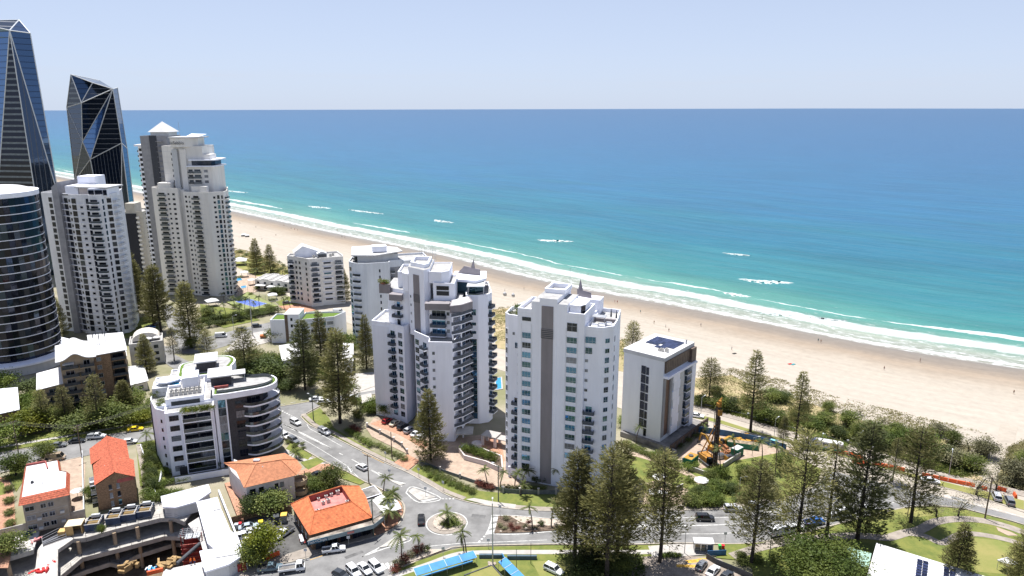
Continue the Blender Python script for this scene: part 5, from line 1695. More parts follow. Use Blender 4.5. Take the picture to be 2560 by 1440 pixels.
def white_roof_flats():
 t = thing('rendered_flats', 'grey rendered flats with a flat white roof edged in red tiles', 'house', (0,0,0))
 z = 8.6
 outer = [G(*p, z) for p in ((62,1166),(148,1150),(153,1178),(174,1181),(173,1233),(45,1261))]
 inner = [G(*p, z + 0.7) for p in ((66,1164),(143,1150),(147,1176),(166,1179),(164,1220),(54,1244))]
 wp = inset(ccw(outer),0.7)
 ob('wall', MB().prism(wp, 0, z - 0.1).mesh('wall', M('grey_tan_render', (0.34,0.30,0.255),0.9,0.08,0.5)), t)
 mb = MB()
 n = len(outer)
 for i in range(n):
  j = (i + 1) % n
  tile_slope(mb, (*outer[i], z - 0.5),(*outer[j], z - 0.5),(*inner[j], z + 0.75),(*inner[i], z + 0.75),4,0.06)
 ob('tile_skirt', mb.mesh('tile_skirt', TILE_R), t)
 ob('flat_roof', MB().prism(inner, z + 0.2, z + 0.6).mesh('flat_roof', SHEET), t)
 ob('red_upstand', MB().beam((*inner[0], z + 0.85),(*Vector(inner[0]).lerp(Vector(inner[1]),0.62), z + 0.85),0.4,0.5).beam((*Vector(inner[0]).lerp(Vector(inner[1]),0.62), z + 0.85),(*Vector(inner[0]).lerp(Vector(inner[2]),0.66), z + 0.85),0.3,0.5).mesh('red_upstand', REDP), t)
 c = Vector(inner[0]).lerp(Vector(inner[4]),0.6)
 ob('roof_vent', MB().tube((c.x - 3, c.y - 2, z + 0.6),(c.x - 3, c.y - 2, z + 1.2),0.4,0.3,8).mesh('roof_vent', DMETAL), t)
 ob('roof_pipe', MB().tube((c.x + 1, c.y - 4, z + 0.6),(c.x + 1, c.y - 4, z + 2.6),0.05).mesh('roof_pipe', DMETAL), t)
 near = lambda p: min(wp, key=lambda c: (c[0] - p[0]) ** 2 + (c[1] - p[1]) ** 2)
 F_ = Wall(t, near(outer[5]), near(outer[4]))
 for f in range(3):
  zz = 0.9 + f * 2.5
  for s, w in ((0.14,1.9),(0.45,1.2),(0.62,1.2)):
   F_.win(F_.len * s, zz, w, 1.2, 'dark', 2,1)
  F_.box('floor_line', 0.1, F_.len - 0.1,2.6 + f * 2.5,2.75 + f * 2.5,0,0.06, CONC)
  if f < 2:
   F_.box('wall_aircon', F_.len * 0.27, F_.len * 0.27 + 0.9, zz - 0.3, zz + 0.3,0.05,0.45, FRAME)
   F_.box('wall_aircon', F_.len * 0.8, F_.len * 0.8 + 0.9, zz + 0.2, zz + 0.8,0.05,0.45, FRAME)
white_roof_flats()
def peach_house():
 t = thing('tiled_house', 'two-storey pale pink house with a hipped terracotta tile roof', 'house', (0,0,0))
 ze, zr = 7.0,9.4
 ev = [G(*p, ze) for p in ((610,1220),(742,1188),(755,1169),(742,1150),(712,1133),(692,1130),(560,1158),(571,1180),(590,1177))]
 R0, R1 = G3(640,1160, zr), G3(702,1150, zr)
 mb = MB(); caps = MB()
 e3 = [(*p, ze) for p in ev]
 def tri(a, b, c, n=9):
  tile_slope(mb, a, b, c, c, n)
 tile_slope(mb, e3[0], e3[1], R1, R0)
 tri(e3[1], e3[2], R1)
 tri(e3[2], e3[3], R1)
 tile_slope(mb, e3[3], e3[4], R1, R1,9)
 tile_slope(mb, e3[4], e3[6], R0, R1)
 tri(e3[6], e3[8], R0)
 tri(e3[8], e3[0], R0)
 for a, b in ((R0, R1),(e3[0], R0),(e3[1], R1),(e3[3], R1),(e3[6], R0)):
  ridge_cap(caps, a, b)
 ob('roof', mb.mesh('roof', TILE_P), t); ob('ridge_tiles', caps.mesh('ridge_tiles', TILE_P), t)
 wp = inset(ccw([ev[i] for i in (0,1,3,4,6,7)]),0.8)
 ob('wall', MB().prism(wp, 0, ze - 0.05).mesh('wall', PEACH), t)
 low = sorted(wp, key=lambda p: p[1])[:2]
 low.sort()
 Fw = Wall(t, low[0], low[1])
 for s, w in ((0.12,1.4),(0.3,1.2),(0.62,0.9),(0.74,0.9)):
  Fw.win(Fw.len * s, 4.3, w, 1.4, 'dark', 2,1, FRAMED)
  Fw.win(Fw.len * s, 1.2, w, 1.4, 'dark', 2,1, FRAMED)
 for k, z in enumerate((0.3,3.2)):
  c = Vector(low[1])
  circ = [(c.x + 0.6 + 2.0 * math.cos(w), c.y + 2.6 + 2.0 * math.sin(w)) for w in [2 * math.pi * i / 16 for i in range(16)]]
  o = ob('balcony', MB().prism(circ, z, z + 0.3).mesh('balcony', TAN), t)
  ob('railing', MB().ringwall(circ, z + 0.3, z + 1.2,0.1).mesh('railing', TAN), o)
 c = Vector(low[1])
 ob('balcony_post', MB().tube((c.x + 2.2, c.y + 2.0,0),(c.x + 2.2, c.y + 2.0, ze),0.12).mesh('balcony_post', TAN), t)
 q = G3(642,1153,8.7)
 ob('skylight', MB().box(-0.8,-0.5,0,0.8,0.5,0.5).mesh('skylight', FRAME), t, q)
 ob('roof_vent', MB().tube((0,0,0),(0,0,0.7),0.15).mesh('roof_vent', FRAME), t, G3(657,1172,8.4))
 ob('low_lean_to', MB().prism([G(*p, 3) for p in ((588,1180),(612,1190),(612,1200),(588,1192))], 6.2,6.9).mesh('low_lean_to', LGREY), t)
peach_house()
tag(flat('garden_terrace_wall', GP([(562,1215),(575,1212),(612,1285),(610,1310),(595,1300)]),0.9, PAVE, thick=0.95, kind=''), 'raised terracotta terrace beside the pink house', 'terrace')
def corner_shop():
 t = thing('corner_shop', 'single-storey corner shop with a ring of orange roof tiles round a sunken red roof', 'shop', (0,0,0))
 A, B, C, C2, D = (-46.7,144.8),(-33.6,152.2),(-37.0,161.6),(-39.8,166.8),(-55.0,158.0)
 ia, ib, ic, id_ = (-47.4,152.0),(-39.4,156.6),(-43.6,164.0),(-50.9,159.0)
 ze, zr = 4.4,6.0
 mb = MB(); caps = MB()
 e = lambda p: (*p, ze)
 r_ = lambda p: (*p, zr)
 tile_slope(mb, e(A), e(B), r_(ib), r_(ia))
 tile_slope(mb, e(B), e(C), r_(ib), r_(ib))
 tile_slope(mb, e(C), e(C2), r_(ic), r_(ib))
 tile_slope(mb, e(C2), e(D), r_(id_), r_(ic))
 tile_slope(mb, e(D), e(A), r_(ia), r_(id_))
 for a, b in ((e(A), r_(ia)),(e(B), r_(ib)),(e(D), r_(id_)),(e(C2), r_(ic)),(r_(ia), r_(ib)),(r_(ib), r_(ic)),(r_(ic), r_(id_)),(r_(id_), r_(ia))):
  ridge_cap(caps, a, b)
 ob('roof', mb.mesh('roof', TILE_O), t); ob('ridge_tiles', caps.mesh('ridge_tiles', TILE_O), t)
 q = [ia, ib, ic, id_]
 ob('sunken_roof', MB().prism(q, 4.0,4.5).mesh('sunken_roof', PINKR), t)
 ob('well_wall', MB().ringwall(q, 4.5,6.02,0.15).mesh('well_wall', REDP), t)
 wp = inset(ccw([A, B, C, C2, D]),0.5)
 ob('wall', MB().prism(wp, 0,4.35).mesh('wall', BRICKD), t)
 for (u, v, s) in ((0.12,0.25,1.0),(0.2,0.14,1.2),(0.35,0.6,1.1),(0.5,0.62,1.2),(0.5,0.9,1.0),(0.66,0.92,1.0),(0.85,0.93,1.3),(0.93,0.25,1.1),(0.1,0.08,0.8),(0.28,0.9,0.9)):
  a = Vector(ia).lerp(Vector(ib), u); b = Vector(id_).lerp(Vector(ic), u)
  c = a.lerp(b, v)
  aircon(t, c.x, c.y, 4.5, s * 0.72, R(28))
 c = Vector(ia).lerp(Vector(ic),0.4)
 ob('roof_hatch', MB().box(-1.2,-0.3,0,1.2,0.3,0.3).mesh('roof_hatch', FRAME), t, (c.x + 1.6, c.y - 1.8,4.5), R(28))
 # awning and fascia round the street corner
 aw = [(-46.9,143.4),(-33.0,150.2),(-31.2,153.6),(-32.0,156),(-33.6,152.2),(-46.6,144.9)]
 ob('awning', MB().prism(aw, 3.5,3.75).mesh('awning', M('stained_awning', (0.30,0.26,0.22),0.95,0.3,0.35)), t)
 F_ = Wall(t, (-46.9,143.38),(-33.0,150.18))
 FC = M('fascia_teal_grey', (0.20,0.255,0.275),0.7,0.1,0.6)
 F_.box('fascia', 0, F_.len, 2.75,3.8,0.0,0.08, FC)
 F2 = Wall(t, (-33.0,150.18),(-31.2,153.6))
 F2.box('fascia', 0, F2.len, 2.75,3.8,0.0,0.08, FC)
 o = ob('shop_sign', MB().box(0,-0.16,2.8,4.6,-0.1,3.75).mesh('shop_sign', M('sign_blue', (0.03,0.10,0.16),0.6,0.1,1)), t, (-46.9,143.38,0), F_.rz)
 s = ob('sign_lettering', text_mesh('Fish+Chips', 0.95, M('sign_white', (0.75,0.75,0.75),0.6,0.03,1),0.01), o, (2.3,-0.18,3.02))
 s.rotation_euler = (R(90),0,0)
 F_.box('emblem', 9.2,10.8,3.0,3.55,0.09,0.13, PINKR)
 Fs = Wall(t, (-46.2,145.4),(-34.2,152.2))
 for s_ in (1.6,4.4,7.4,10.4,12.6):
  Fs.win(s_, 0.3,2.3,2.4, 'navy', 2,1, FRAMED, name='shopfront', out=0.3)
 Ls = Wall(t, D, A)
 for s_ in (2.5,5,8,11):
  Ls.simple(s_, 1.2,0.9,1.6, 'mix', out=-0.4)
 # grey flat extensions to the right
 ob('lean_to_roof', MB().prism([(-38.4,160.4),(-33.4,152.4),(-31.4,155.0),(-35.6,161.4)], 3.4,3.9).mesh('lean_to_roof', CONCD), t)
 ob('lean_to_wall', MB().prism([(-38.0,160.0),(-33.8,153.2),(-32.0,155.2),(-35.6,160.8)], 0,3.38).mesh('lean_to_wall', BRICKD), t)
 ob('flat_roof', MB().prism([(-39.6,166.6),(-37.3,162.4),(-33.6,164.8),(-36.4,169.0)], 2.9,3.3).mesh('flat_roof', CONCD), t)
 ob('flat_roof_wall', MB().prism([(-39.2,166.4),(-37.3,163.0),(-34.2,165.0),(-36.6,168.4)], 0,2.88).mesh('flat_roof_wall', LGREY), t)
 ob('roof_edge', MB().ringwall([(-39.6,166.6),(-37.3,162.4),(-33.6,164.8),(-36.4,169.0)], 3.3,3.45,0.2).mesh('roof_edge', WHITE), t)
corner_shop()
tag(ob('shade_sail', MB().add([(-35.8,161.9,3.3),(-31.4,155.6,3.1),(-27.6,158.6,2.9),(-29.8,163.4,3.0),(-33.6,164.6,3.2),(-35.8,161.9,3.36),(-31.4,155.6,3.16),(-27.6,158.6,2.96),(-29.8,163.4,3.06),(-33.6,164.6,3.26)], [(5,6,7,8,9),(4,3,2,1,0),(0,1,6,5),(1,2,7,6),(2,3,8,7),(3,4,9,8),(4,0,5,9)]).tube((-31.4,155.6,0),(-31.4,155.6,3.1),0.06).tube((-27.8,158.7,0),(-27.8,158.7,2.9),0.06).tube((-29.9,163.3,0),(-29.9,163.3,3.0),0.06).mesh('shade_sail', M('white_sailcloth', (0.82,0.82,0.80),0.8,0.03,0.5))), 'white cloth shade roof on posts beside the corner shop', 'shade sail')
# ------------------------------------------------------------------ white and charcoal apartments with wavy balconies
def wavy_block():
 t = thing('apartment_block', 'white and charcoal apartment block with wave-shaped white balconies and a rooftop pool', 'apartment block', (-95.0,179.9,0), R(21))
 H_ = 20.6
 block(t, [(0,0),(12.4,0),(12.4,5),(0,5)], 0,18.3, WHITE, par=0.6)
 block(t, [(0,5.02),(9.8,5.02),(9.8,30),(0,30)], 0, H_, WHITE, par=0.4)
 block(t, [(9.82,5.02),(12.4,5.02),(12.4,30),(9.82,30)], 0,19.2, WHITE, par=0.3)
 block(t, [(-2.6,4.0),(0,1.4),(0,30),(-4.6,30),(-4.6,12)], 0,18.4, WHITE, par=0.7)
 part(t, 'dark_side', MB().box(-4.9,12.0,0,-4.62,29,17.5), DARK)
 curve = [(12.4,0.4),(16,0.1),(20,0.5),(24,0.9),(27,1.8),(29.2,3.8),(30,6.8),(29,10.2),(26.6,12),(24,12.2),(21.4,13.6),(19,16),(12.4,16.6)]
 curve = smooth_line(curve, 3)
 back = smooth_line([(2,30),(3,33),(8,35),(13,37),(17,35.5),(18.6,31),(17.5,26),(16,22),(12.4,20)], 3)
 # dark brick core of the curved wing
 dk = [(12.6,0.6),(20.5,1.0),(25.4,2.6),(27.0,5.4),(26,9),(12.6,14.6)]
 part(t, 'dark_wall', MB().prism(dk, 0,20.6), DARK)
 part(t, 'wing_roof', MB().prism(curve, 20.6,21.9), WHITE)
 ins = inset(ccw(curve),0.45)
 part(t, 'roof_turf', MB().prism(ins, 21.9,22.0), TURF)
 part(t, 'roof_paving', MB().prism(inset(ccw(curve),1.2),22.0,22.06), DECK)
 part(t, 'roof_upstand', MB().ringwall(curve, 21.9,22.3,0.4), WHITE)
 gl = inset(ccw(curve),1.25)
 mb = MB()
 for i in range(len(gl) - 1):
  mb.beam((*gl[i], 22.6),(*gl[i + 1], 22.6),0.03,1.0)
 part(t, 'roof_balustrade', mb, G_RAIL)
 part(t, 'rear_roof', MB().prism(back + [(2,20)], 19.0,21.6), WHITE)
 part(t, 'rear_turf', MB().prism(inset(ccw(back + [(2,20)]),0.5),21.6,21.7), TURF)
 part(t, 'rear_paving', MB().prism(inset(ccw(back + [(2,20)]),1.4),21.7,21.76), DECK)
 part(t, 'rear_wall', MB().prism([(2,30),(8,33),(15,34),(16.5,28),(12.4,20),(2,20)], 0,19), DARK)
 # wavy balconies, one per floor
 wave = smooth_line([(20.2,0.9),(22.4,-0.3),(25,0.2),(27.6,1.5),(29.7,3.7),(30.4,6.8),(29.3,10),(26.8,11.6)], 3)
 for k in range(6):
  z = 2.6 + k * 3.0
  o = part(t, 'balcony', MB().prism(wave + [(25.2,9.5),(25.2,4.2),(21.6,1.8)], z - 0.28, z + 0.16), WHITE)
  mb = MB()
  for i in range(len(wave) - 1):
   a, b = wave[i], wave[i + 1]
   mb.beam((*a, z + 0.65),(*b, z + 0.65),0.04,0.85)
  ob('railing', mb.mesh('railing', G_RAIL), o)
  Wd = Wall(t, (20.5,1.0),(25.4,2.6))
  Wd.win(2.6, z + 0.3,3.8,2.2, 'dark', 3,1, FRAMED, name='balcony_door', out=0.05)
  We = Wall(t, (25.4,2.6),(27.0,5.4))
  We.win(1.6, z + 0.3,2.6,2.2, 'dark', 3,1, FRAMED, name='balcony_door', out=0.05)
 F_ = Wall(t, (0,0),(12.4,0))
 P = 3.02
 for k in range(6):
  z = 16.0 - P * k
  F_.win(2.15, z + 0.4,2.4,1.55, 'dark', 3,2, FRAMED, split=0.5)
  # recessed balcony: flat dark sheet painted as its shade, slab edge, glass rail
  F_.box('recess', 4.4,11.6, z - 0.05, z + 2.45,0.0,0.03, M('balcony_recess_shade', (0.10,0.10,0.105),0.8,0.1,1))
  F_.win(6.2, z, 3.2,2.25, 'navy', 2,1, FRAMED, name='balcony_door', out=0.05)
  F_.win(9.8, z, 3.2,2.25, 'dark', 2,1, FRAMED, name='balcony_door', out=0.05)
  F_.balcony(8.0, z - 0.02,7.4,1.6, 'glass', slab=WHITE)
  F_.box('blade', 4.15,4.4, z - 0.2, z + 2.8,0,1.7, WHITE)
  F_.box('blade', 11.6,11.85, z - 0.2, z + 2.8,0,1.7, WHITE)
 F_.box('garage_door', 2.0,4.6,0.0,2.4,0.03,0.1, FRAMED)
 # stair core: dark glass between a white pier and the dark brick wall
 C = Wall(t, (12.6,0.6),(20.5,1.0))
 C.box('white_pier', 0.0,0.9,0,21.0,0.02,0.5, WHITE)
 C.box('white_pier', 3.0,3.35,0,20.6,0.02,0.3, WHITE)
 for k in range(8):
  C.win(1.95,0.6 + k * 2.5,2.05,2.4, 'mix' if k % 2 else 'dark', 1,1, FRAME, out=0.04)
 for k in range(6):
  C.win(6.6,2.2 + k * 3.0,2.4,2.2, 'dark', 3,2, FRAMED, out=0.04)
 L = Wall(t, (-2.6,4.0),(0,1.4))
 for k in range(6):
  L.win(1.9,15.2 - 2.6 * k, 0.55,1.0, 'navy', 1,1, FRAMED)
 # roof: pool, plant, rooms, planters
 part(t, 'roof_pool', MB().box(0.4,15.0, H_ + 0.5,3.0,21.0, H_ + 0.62), POOLW)
 part(t, 'pool_coping', MB().ringwall(rect(0.02,14.6,3.4,21.4), H_ + 0.1, H_ + 0.8,0.4), WHITE)
 part(t, 'pool_deck', MB().box(-4.2,14.6,18.5,-0.1,21.4, H_ + 0.5), LGREY)
 for r_ in range(2):
  for k in range(7):
   aircon(t, 1.4 + k * 1.2,8.4 + r_ * 1.8, H_ + 0.05,1.0)
 part(t, 'roof_room', MB().box(4.0,13.0, H_, 8.4,19.0, H_ + 3.2), WHITE)
 part(t, 'roof_room', MB().box(12.0,7.4,22.06,17.4,13.4,25.0), DARK)
 part(t, 'room_roof', MB().box(11.2,6.6,25.0,17.8,14.4,25.35), SHEET)
 part(t, 'porch_roof', MB().box(17.8,9.0,24.3,21.4,13.0,24.5), SHEET)
 for x, y in ((21.1,9.3),(21.1,12.7)):
  part(t, 'porch_post', MB().tube((x, y, 22.06),(x, y, 24.3),0.07), FRAME)
 part(t, 'roof_room', MB().box(7.6,22.5,21.7,13.0,29.5,24.8), DARK)
 part(t, 'room_roof', MB().box(7.0,21.8,24.8,13.6,30.2,25.2), SHEET)
 part(t, 'lift_room', MB().box(3.6,20.6, H_, 7.4,24.0, H_ + 2.4), WHITE)
 part(t, 'curved_canopy', MB().prism(smooth_line([(-3.5,17.5),(-1.5,19.8),(2.0,20.2),(3.4,17.6),(0.5,15.4),(-2.0,15.6),(-3.5,17.5)], 3)[:-1], 22.0,22.4), WHITE)
 part(t, 'canopy_post', MB().tube((-2,17.5,18.4),(-2,17.5,22),0.1).tube((1.5,18,19.6),(1.5,18,22),0.1), FRAME)
 part(t, 'brick_seat', MB().box(12.8,5.4,22.06,16.6,6.0,22.8), REDP)
 part(t, 'terrace_recess', MB().box(1.4,4.94,18.5,8.8,5.0,20.1), G_DARK)
 part(t, 'planter', MB().box(4.4,-1.9,18.5,12.2,-0.7,19.3), WHITE)
 part(t, 'planter', MB().box(-2.4,4.6,18.5,-0.4,6.2,19.5), WHITE)
 part(t, 'garden_wall', MB().box(-3,-4.5,0,-2.7,2,1.3).box(1.0,-4.8,0,24,-4.5,1.8), WHITE)
wavy_block()

# ------------------------------------------------------------------ brown brick block with wavy white roof
def brown_block():
 t = thing('brick_apartments', 'brown brick apartment block with stacked balconies under a wavy white metal roof with aerials', 'apartment block', (-147.0,218.0,0), R(32))
 H_ = 20.0
 block(t, rect(0,0,9.5,16),0, H_, TAN, par=0, roof=ROOFW)
 block(t, rect(9.5,0.8,14.4,17),0, H_, BRICK, par=0, roof=ROOFW)
 block(t, rect(14.4,2.2,19.0,15),0, H_ - 0.6, BRICKD, par=0, roof=ROOFW)
 block(t, rect(-6.5,2.0,0,14),0,11.6, TAN, par=0, roof=ROOFW)
 # wavy roof: a bowed sheet over the balconies, straight behind
 n = 24
 top = []
 vs, fs = [], []
 for i in range(n + 1):
  u = -1.2 + 11.5 * i / n
  z = H_ + 0.3 + 2.0 * math.exp(-((u - 4.2) / 2.4) ** 2)
  vs += [(u, -1.4, z),(u, 17.0, z + 0.4),(u, -1.4, z - 0.25),(u, 17, z + 0.15)]
 for i in range(n):
  a, b = i * 4,(i + 1) * 4
  fs += [(a, b, b + 1, a + 1),(b + 2, a + 2, a + 3, b + 3),(a + 2, b + 2, b, a)]
 part(t, 'wavy_roof', MB().add(vs, fs), SHEET)
 part(t, 'front_gable', MB().add([(1.0,-0.02, H_),(8.6,-0.02, H_),(4.2,-0.02, H_ + 2.0)], [(0,1,2)]), TAN)
 part(t, 'right_roof', MB().add([(8.6,-0.6, H_ + 0.4),(19.6,1.2, H_ + 0.2),(19.6,16.5, H_ + 2.2),(8.6,18, H_ + 2.6),(8.6,-0.6, H_ + 0.2),(19.6,1.2, H_),(19.6,16.5, H_ + 2.0),(8.6,18, H_ + 2.4)],
   [(0,1,2,3),(7,6,5,4),(0,4,5,1),(1,5,6,2),(2,6,7,3),(3,7,4,0)]), SHEET)
 part(t, 'left_wing_roof', MB().add([(-7.6,0.8,11.4),(0.0,0.8,12.2),(0,15,13.6),(-7.6,15,12.6),(-7.6,0.8,11.2),(0.0,0.8,12.0),(0,15,13.4),(-7.6,15,12.4)], [(0,1,2,3),(7,6,5,4),(0,4,5,1),(3,7,4,0)]), SHEET)
 F_ = Wall(t, (0,0),(9.5,0))
 for k in range(7):
  z = 17.2 - 2.85 * k
  F_.win(2.4, z + 0.05,2.4,2.0, 'dark', 2,1, name='balcony_door')
  F_.win(7.4, z + 0.05,1.8,2.0, 'dark', 2,1, name='balcony_door')
  F_.balcony(2.6, z, 4.6,1.3, 'bars', slab=TAN, railm=DMETAL)
  F_.balcony(7.4, z, 4.2,1.7, 'bars', slab=TAN, railm=DMETAL)
  M_ = Wall(t, (9.5,0.8),(14.4,0.8))
  M_.win(1.4, z + 0.6,1.3,1.4, 'mix', 2,1)
  S = Wall(t, (14.4,2.2),(19.0,2.2))
  S.win(2.2, z + 0.05,3.2,2.0, 'navy', 2,1, FRAMED, name='balcony_door')
  S.balcony(2.3, z, 4.4,1.6, 'bars', slab=BRICK, railm=DMETAL)
  if z < 10:
   Lw = Wall(t, (-6.5,2.0),(0,2.0))
   Lw.win(3.4, z + 0.05,2.4,1.9, 'dark', 2,1)
   Lw.balcony(3.4, z, 4.0,1.0, 'bars', slab=TAN, railm=DMETAL)
 for y in (0.3,3):
  part(t, 'brick_post', MB().box(18.6, y + 0.4,0,19.1, y + 0.9, H_ - 0.6), TAN)
 part(t, 'arched_window', MB().tube((2.2,-0.06,10.4),(2.2,0.0,10.4),0.9,0.9,16), FRAME)
 part(t, 'lower_hood', MB().box(0.6,-1.6,18.9,3.8,0,19.05), SHEET)
 # telecom aerials
 for (x, y, h) in ((10.2,9,4.4),(11.2,9.6,5.2),(11.9,8.8,3.6),(13.2,9.8,5.0),(13.8,9.2,4.2)):
  part(t, 'aerial_mast', MB().tube((x, y, H_ + 1.0),(x, y, H_ + 1.4 + h),0.07).box(x - 0.14, y - 0.14, H_ + h - 0.6, x + 0.14, y + 0.14, H_ + h + 1.2), DMETAL)
brown_block()

# ------------------------------------------------------------------ small houses
def house_shed(name, label, px, zw, roofm, wallm, pitch=1.2, cat='house', mono=True):
 """small building from its roof outline (photo pixels at eave height): walls, sloping roof sheet with thickness, windows"""
 P_ = [G(*p, zw) for p in px]
 t = thing(name, label, cat, (0,0,0))
 q = ccw(P_)
 ob('wall', MB().prism(inset(q, 0.5),0, zw).mesh('wall', wallm), t)
 ys = [p[1] for p in q]
 def rz(p):
  return zw + 0.1 + pitch * (p[1] - min(ys)) / (max(ys) - min(ys) + 1e-6)
 n = len(q)
 vs = [(p[0], p[1], rz(p)) for p in q] + [(p[0], p[1], rz(p) + 0.2) for p in q]
 ob('roof', MB().add(vs, [tuple(range(2 * n - 1, n - 1,-1))[::-1], tuple(range(n - 1,-1,-1))] + [(i, (i + 1) % n, n + (i + 1) % n, n + i) for i in range(n)]).mesh('roof', roofm), t)
 w = inset(q, 0.5)
 i0 = min(range(n), key=lambda i: w[i][1] + w[(i + 1) % n][1])
 A, B = w[i0], w[(i0 + 1) % n]
 if A[0] > B[0]:
  A, B = B, A
 W = Wall(t, A, B)
 k = max(1, int(W.len / 3))
 for j in range(k):
  for f in range(max(1, int(zw / 2.8))):
   W.simple(W.len * (j + 0.5) / k, 0.9 + f * 2.7,1.4,1.3, 'dark')
 return t
house_shed('house', 'long dark-walled house with a pale grey metal roof at the left edge', ((-40,985),(46,978),(50,1028),(-40,1045)),6.0, M('pale_metal_roof', (0.62,0.63,0.66),0.5,0.05,0.5), BRICKD)
house_shed('house', 'small white-roofed house right behind the brown brick block', ((283,862),(313,860),(318,893),(290,905)),6.0, SHEET, M('cream_wall', (0.5,0.46,0.38),0.9,0.06,0.5))
house_shed('low_white_house', 'low white-roofed house below the round-roofed villa', ((298,925),(360,918),(372,955),(300,972)),3.0, SHEET, CREAM, 0.8)
house_shed('house', 'pale house with flat grey roofs behind the dark pines at the centre', ((697,866),(745,858),(752,892),(705,905)),6.4, M('grey_flat_roof', (0.52,0.52,0.52),0.8,0.06,0.5), LGREY, 0.1)
house_shed('house', 'cream house tucked beside the grey-white tower and the pines', ((858,860),(884,862),(884,905),(856,900)),5.0, ROOFW, CREAM, 0.2)
house_shed('entrance_pavilion', 'small beige gatehouse with a teal glass top near the side street', ((903,990),(928,985),(932,1003),(905,1010)),3.0, PATHL, TAN, 0.1, 'pavilion')
def round_villa():
 t = thing('villa', 'pale villa with a white barrel-vaulted roof and a rooftop terrace with umbrellas', 'house', (*G(372,905),0), R(25))
 block(t, rect(-6,-3,6,8),0,8.5, M('pale_villa_render', (0.55,0.53,0.50),0.85,0.06,0.4), par=0.8)
 n = 12
 vs, fs = [], []
 for i in range(n + 1):
  w = math.pi * i / n
  vs += [(-5 * math.cos(w),1.0,9.0 + 3.2 * math.sin(w)),(-5 * math.cos(w),8.5,9.0 + 3.2 * math.sin(w))]
 for i in range(n):
  fs.append((2 * i, 2 * i + 1,2 * i + 3,2 * i + 2))
 fs.append(tuple(range(0,2 * n + 2,2)))
 part(t, 'vaulted_roof', MB().add(vs, fs), M('cream_vault', (0.62,0.58,0.52),0.8,0.05,0.5))
 W = Wall(t, (-6,-3),(6,-3))
 for f in range(3):
  for s in (2.5,6,9.5):
   W.simple(s, 1 + f * 2.7,1.6,1.4, 'dark')
 for x, y in ((1,-1.5),(4,-1)):
  part(t, 'terrace_umbrella', MB().tube((x, y, 8.5),(x, y, 10.6),0.05).tube((x, y, 10.4),(x, y, 11.0),1.5,0.05,8), ROOFW)
round_villa()
def terrace_row():
 t = thing('terrace_houses', 'row of low cream beach villas with stepped flat white roofs by the white mid-rise', 'house', (-146.0,392.0,0), R(-8))
 for k in range(5):
  x = k * 4.6
  z = 5.4 + (k % 2) * 0.5
  block(t, [(x, -k * 1.0),(x + 4.6,-k * 1.0 - 1),(x + 4.6,13 - k),(x, 14 - k)], 0, z, CREAM, par=0.4, name='villa_block')
  W = Wall(t, (x, -k * 1.0),(x + 4.6,-k * 1.0 - 1))
  W.simple(2.3,3.2,1.6,1.4, 'dark'); W.simple(2.3,0.5,2.2,1.8, 'dark')
 part(t, 'porch_roof', MB().box(2,-5,3.0,8,-1,3.2), ROOFW)
 part(t, 'porch_roof', MB().box(10,-7,3.0,19,-3,3.2), ROOFW)
terrace_row()
def pavilion(px, s, label, zr=3.0):
 t = thing('garden_pavilion', label, 'pavilion', (*G(*px),0), R(rnd.uniform(0,40)))
 for x in (-1,1):
  for y in (-1,1):
   part(t, 'post', MB().tube((x * s * 0.8, y * s * 0.8,0),(x * s * 0.8, y * s * 0.8, zr),0.1), FRAME)
 part(t, 'roof', MB().add([(-s, -s, zr),(s, -s, zr),(s, s, zr),(-s, s, zr),(0,0, zr + s * 0.45)], [(0,1,4),(1,2,4),(2,3,4),(3,0,4),(3,2,1,0)]), ROOFW)
pavilion((682,748),2.4, 'white hipped pavilion right of the blue tennis court', 2.6)
pavilion((531,765),3.0, 'white-roofed garden pavilion left of the blue tennis court')
pavilion((612,692),2.2, 'white pyramid shade by the far swimming pool')
pavilion((630,712),2.0, 'white pyramid shade just above the tennis court')
pavilion((668,722),2.8, 'wide white shade roof between tennis court and beach villas')
pavilion((600,662),4.5, 'broad pale pavilion roof beside the cream tower near the dune fence', 3.2)
# tennis court with surround, court and lines, fence posts
tc_ = thing('tennis_court', 'blue tennis court with green surround inside a mesh fence', 'tennis court', (0,0,0))
ob('surround', MB().prism(GP([(566,757),(620,731),(696,767),(613,779)]),0,0.5).mesh('surround', GREEN_OLIVE), tc_)
ob('court', MB().prism(GP([(588,754.5),(607,742.5),(668,759),(636,768)], 0.5),0.5,0.53).mesh('court', COURTB), tc_)
for a, b in (((590,754.5),(607,743.5)),((607,743.5),(666,759)),((666,759),(635,767)),((590,754.5),(635,767)),((612,760.5),(637,751))):
 ribbon('court_line', [G(*a, 0.5), G(*b, 0.5)], 0.18,0.545, PAINTW, parent=tc_)
fp = [G(*p) for p in ((566,757),(620,731),(696,767),(613,779))]
for i in range(4):
 a, b = Vector(fp[i]), Vector(fp[(i + 1) % 4])
 for k in range(5):
  c = a.lerp(b, k / 5)
  ob('fence_post', MB().tube((c.x, c.y, 0),(c.x, c.y, 3.4),0.06, n=4).mesh('fence_post', METAL), tc_)
 ob('fence_rail', MB().tube((a.x, a.y, 3.4),(b.x, b.y, 3.4),0.05, n=4).tube((a.x, a.y, 1.8),(b.x, b.y, 1.8),0.03, n=4).mesh('fence_rail', METAL), tc_)
def pool(px, label):
 P_ = GP(px)
 t = thing('swimming_pool', label, 'pool', (0,0,0))
 ob('water', MB().prism(P_, -0.3,0.06).mesh('water', POOLW), t)
 ob('coping', MB().ringwall([(p[0], p[1]) for p in P_], -0.05,0.14,-0.5).mesh('coping', PATHL), t)
pool([(580,697),(600,694),(606,700),(590,704),(578,703)], 'small kidney pool beside the cream tower')
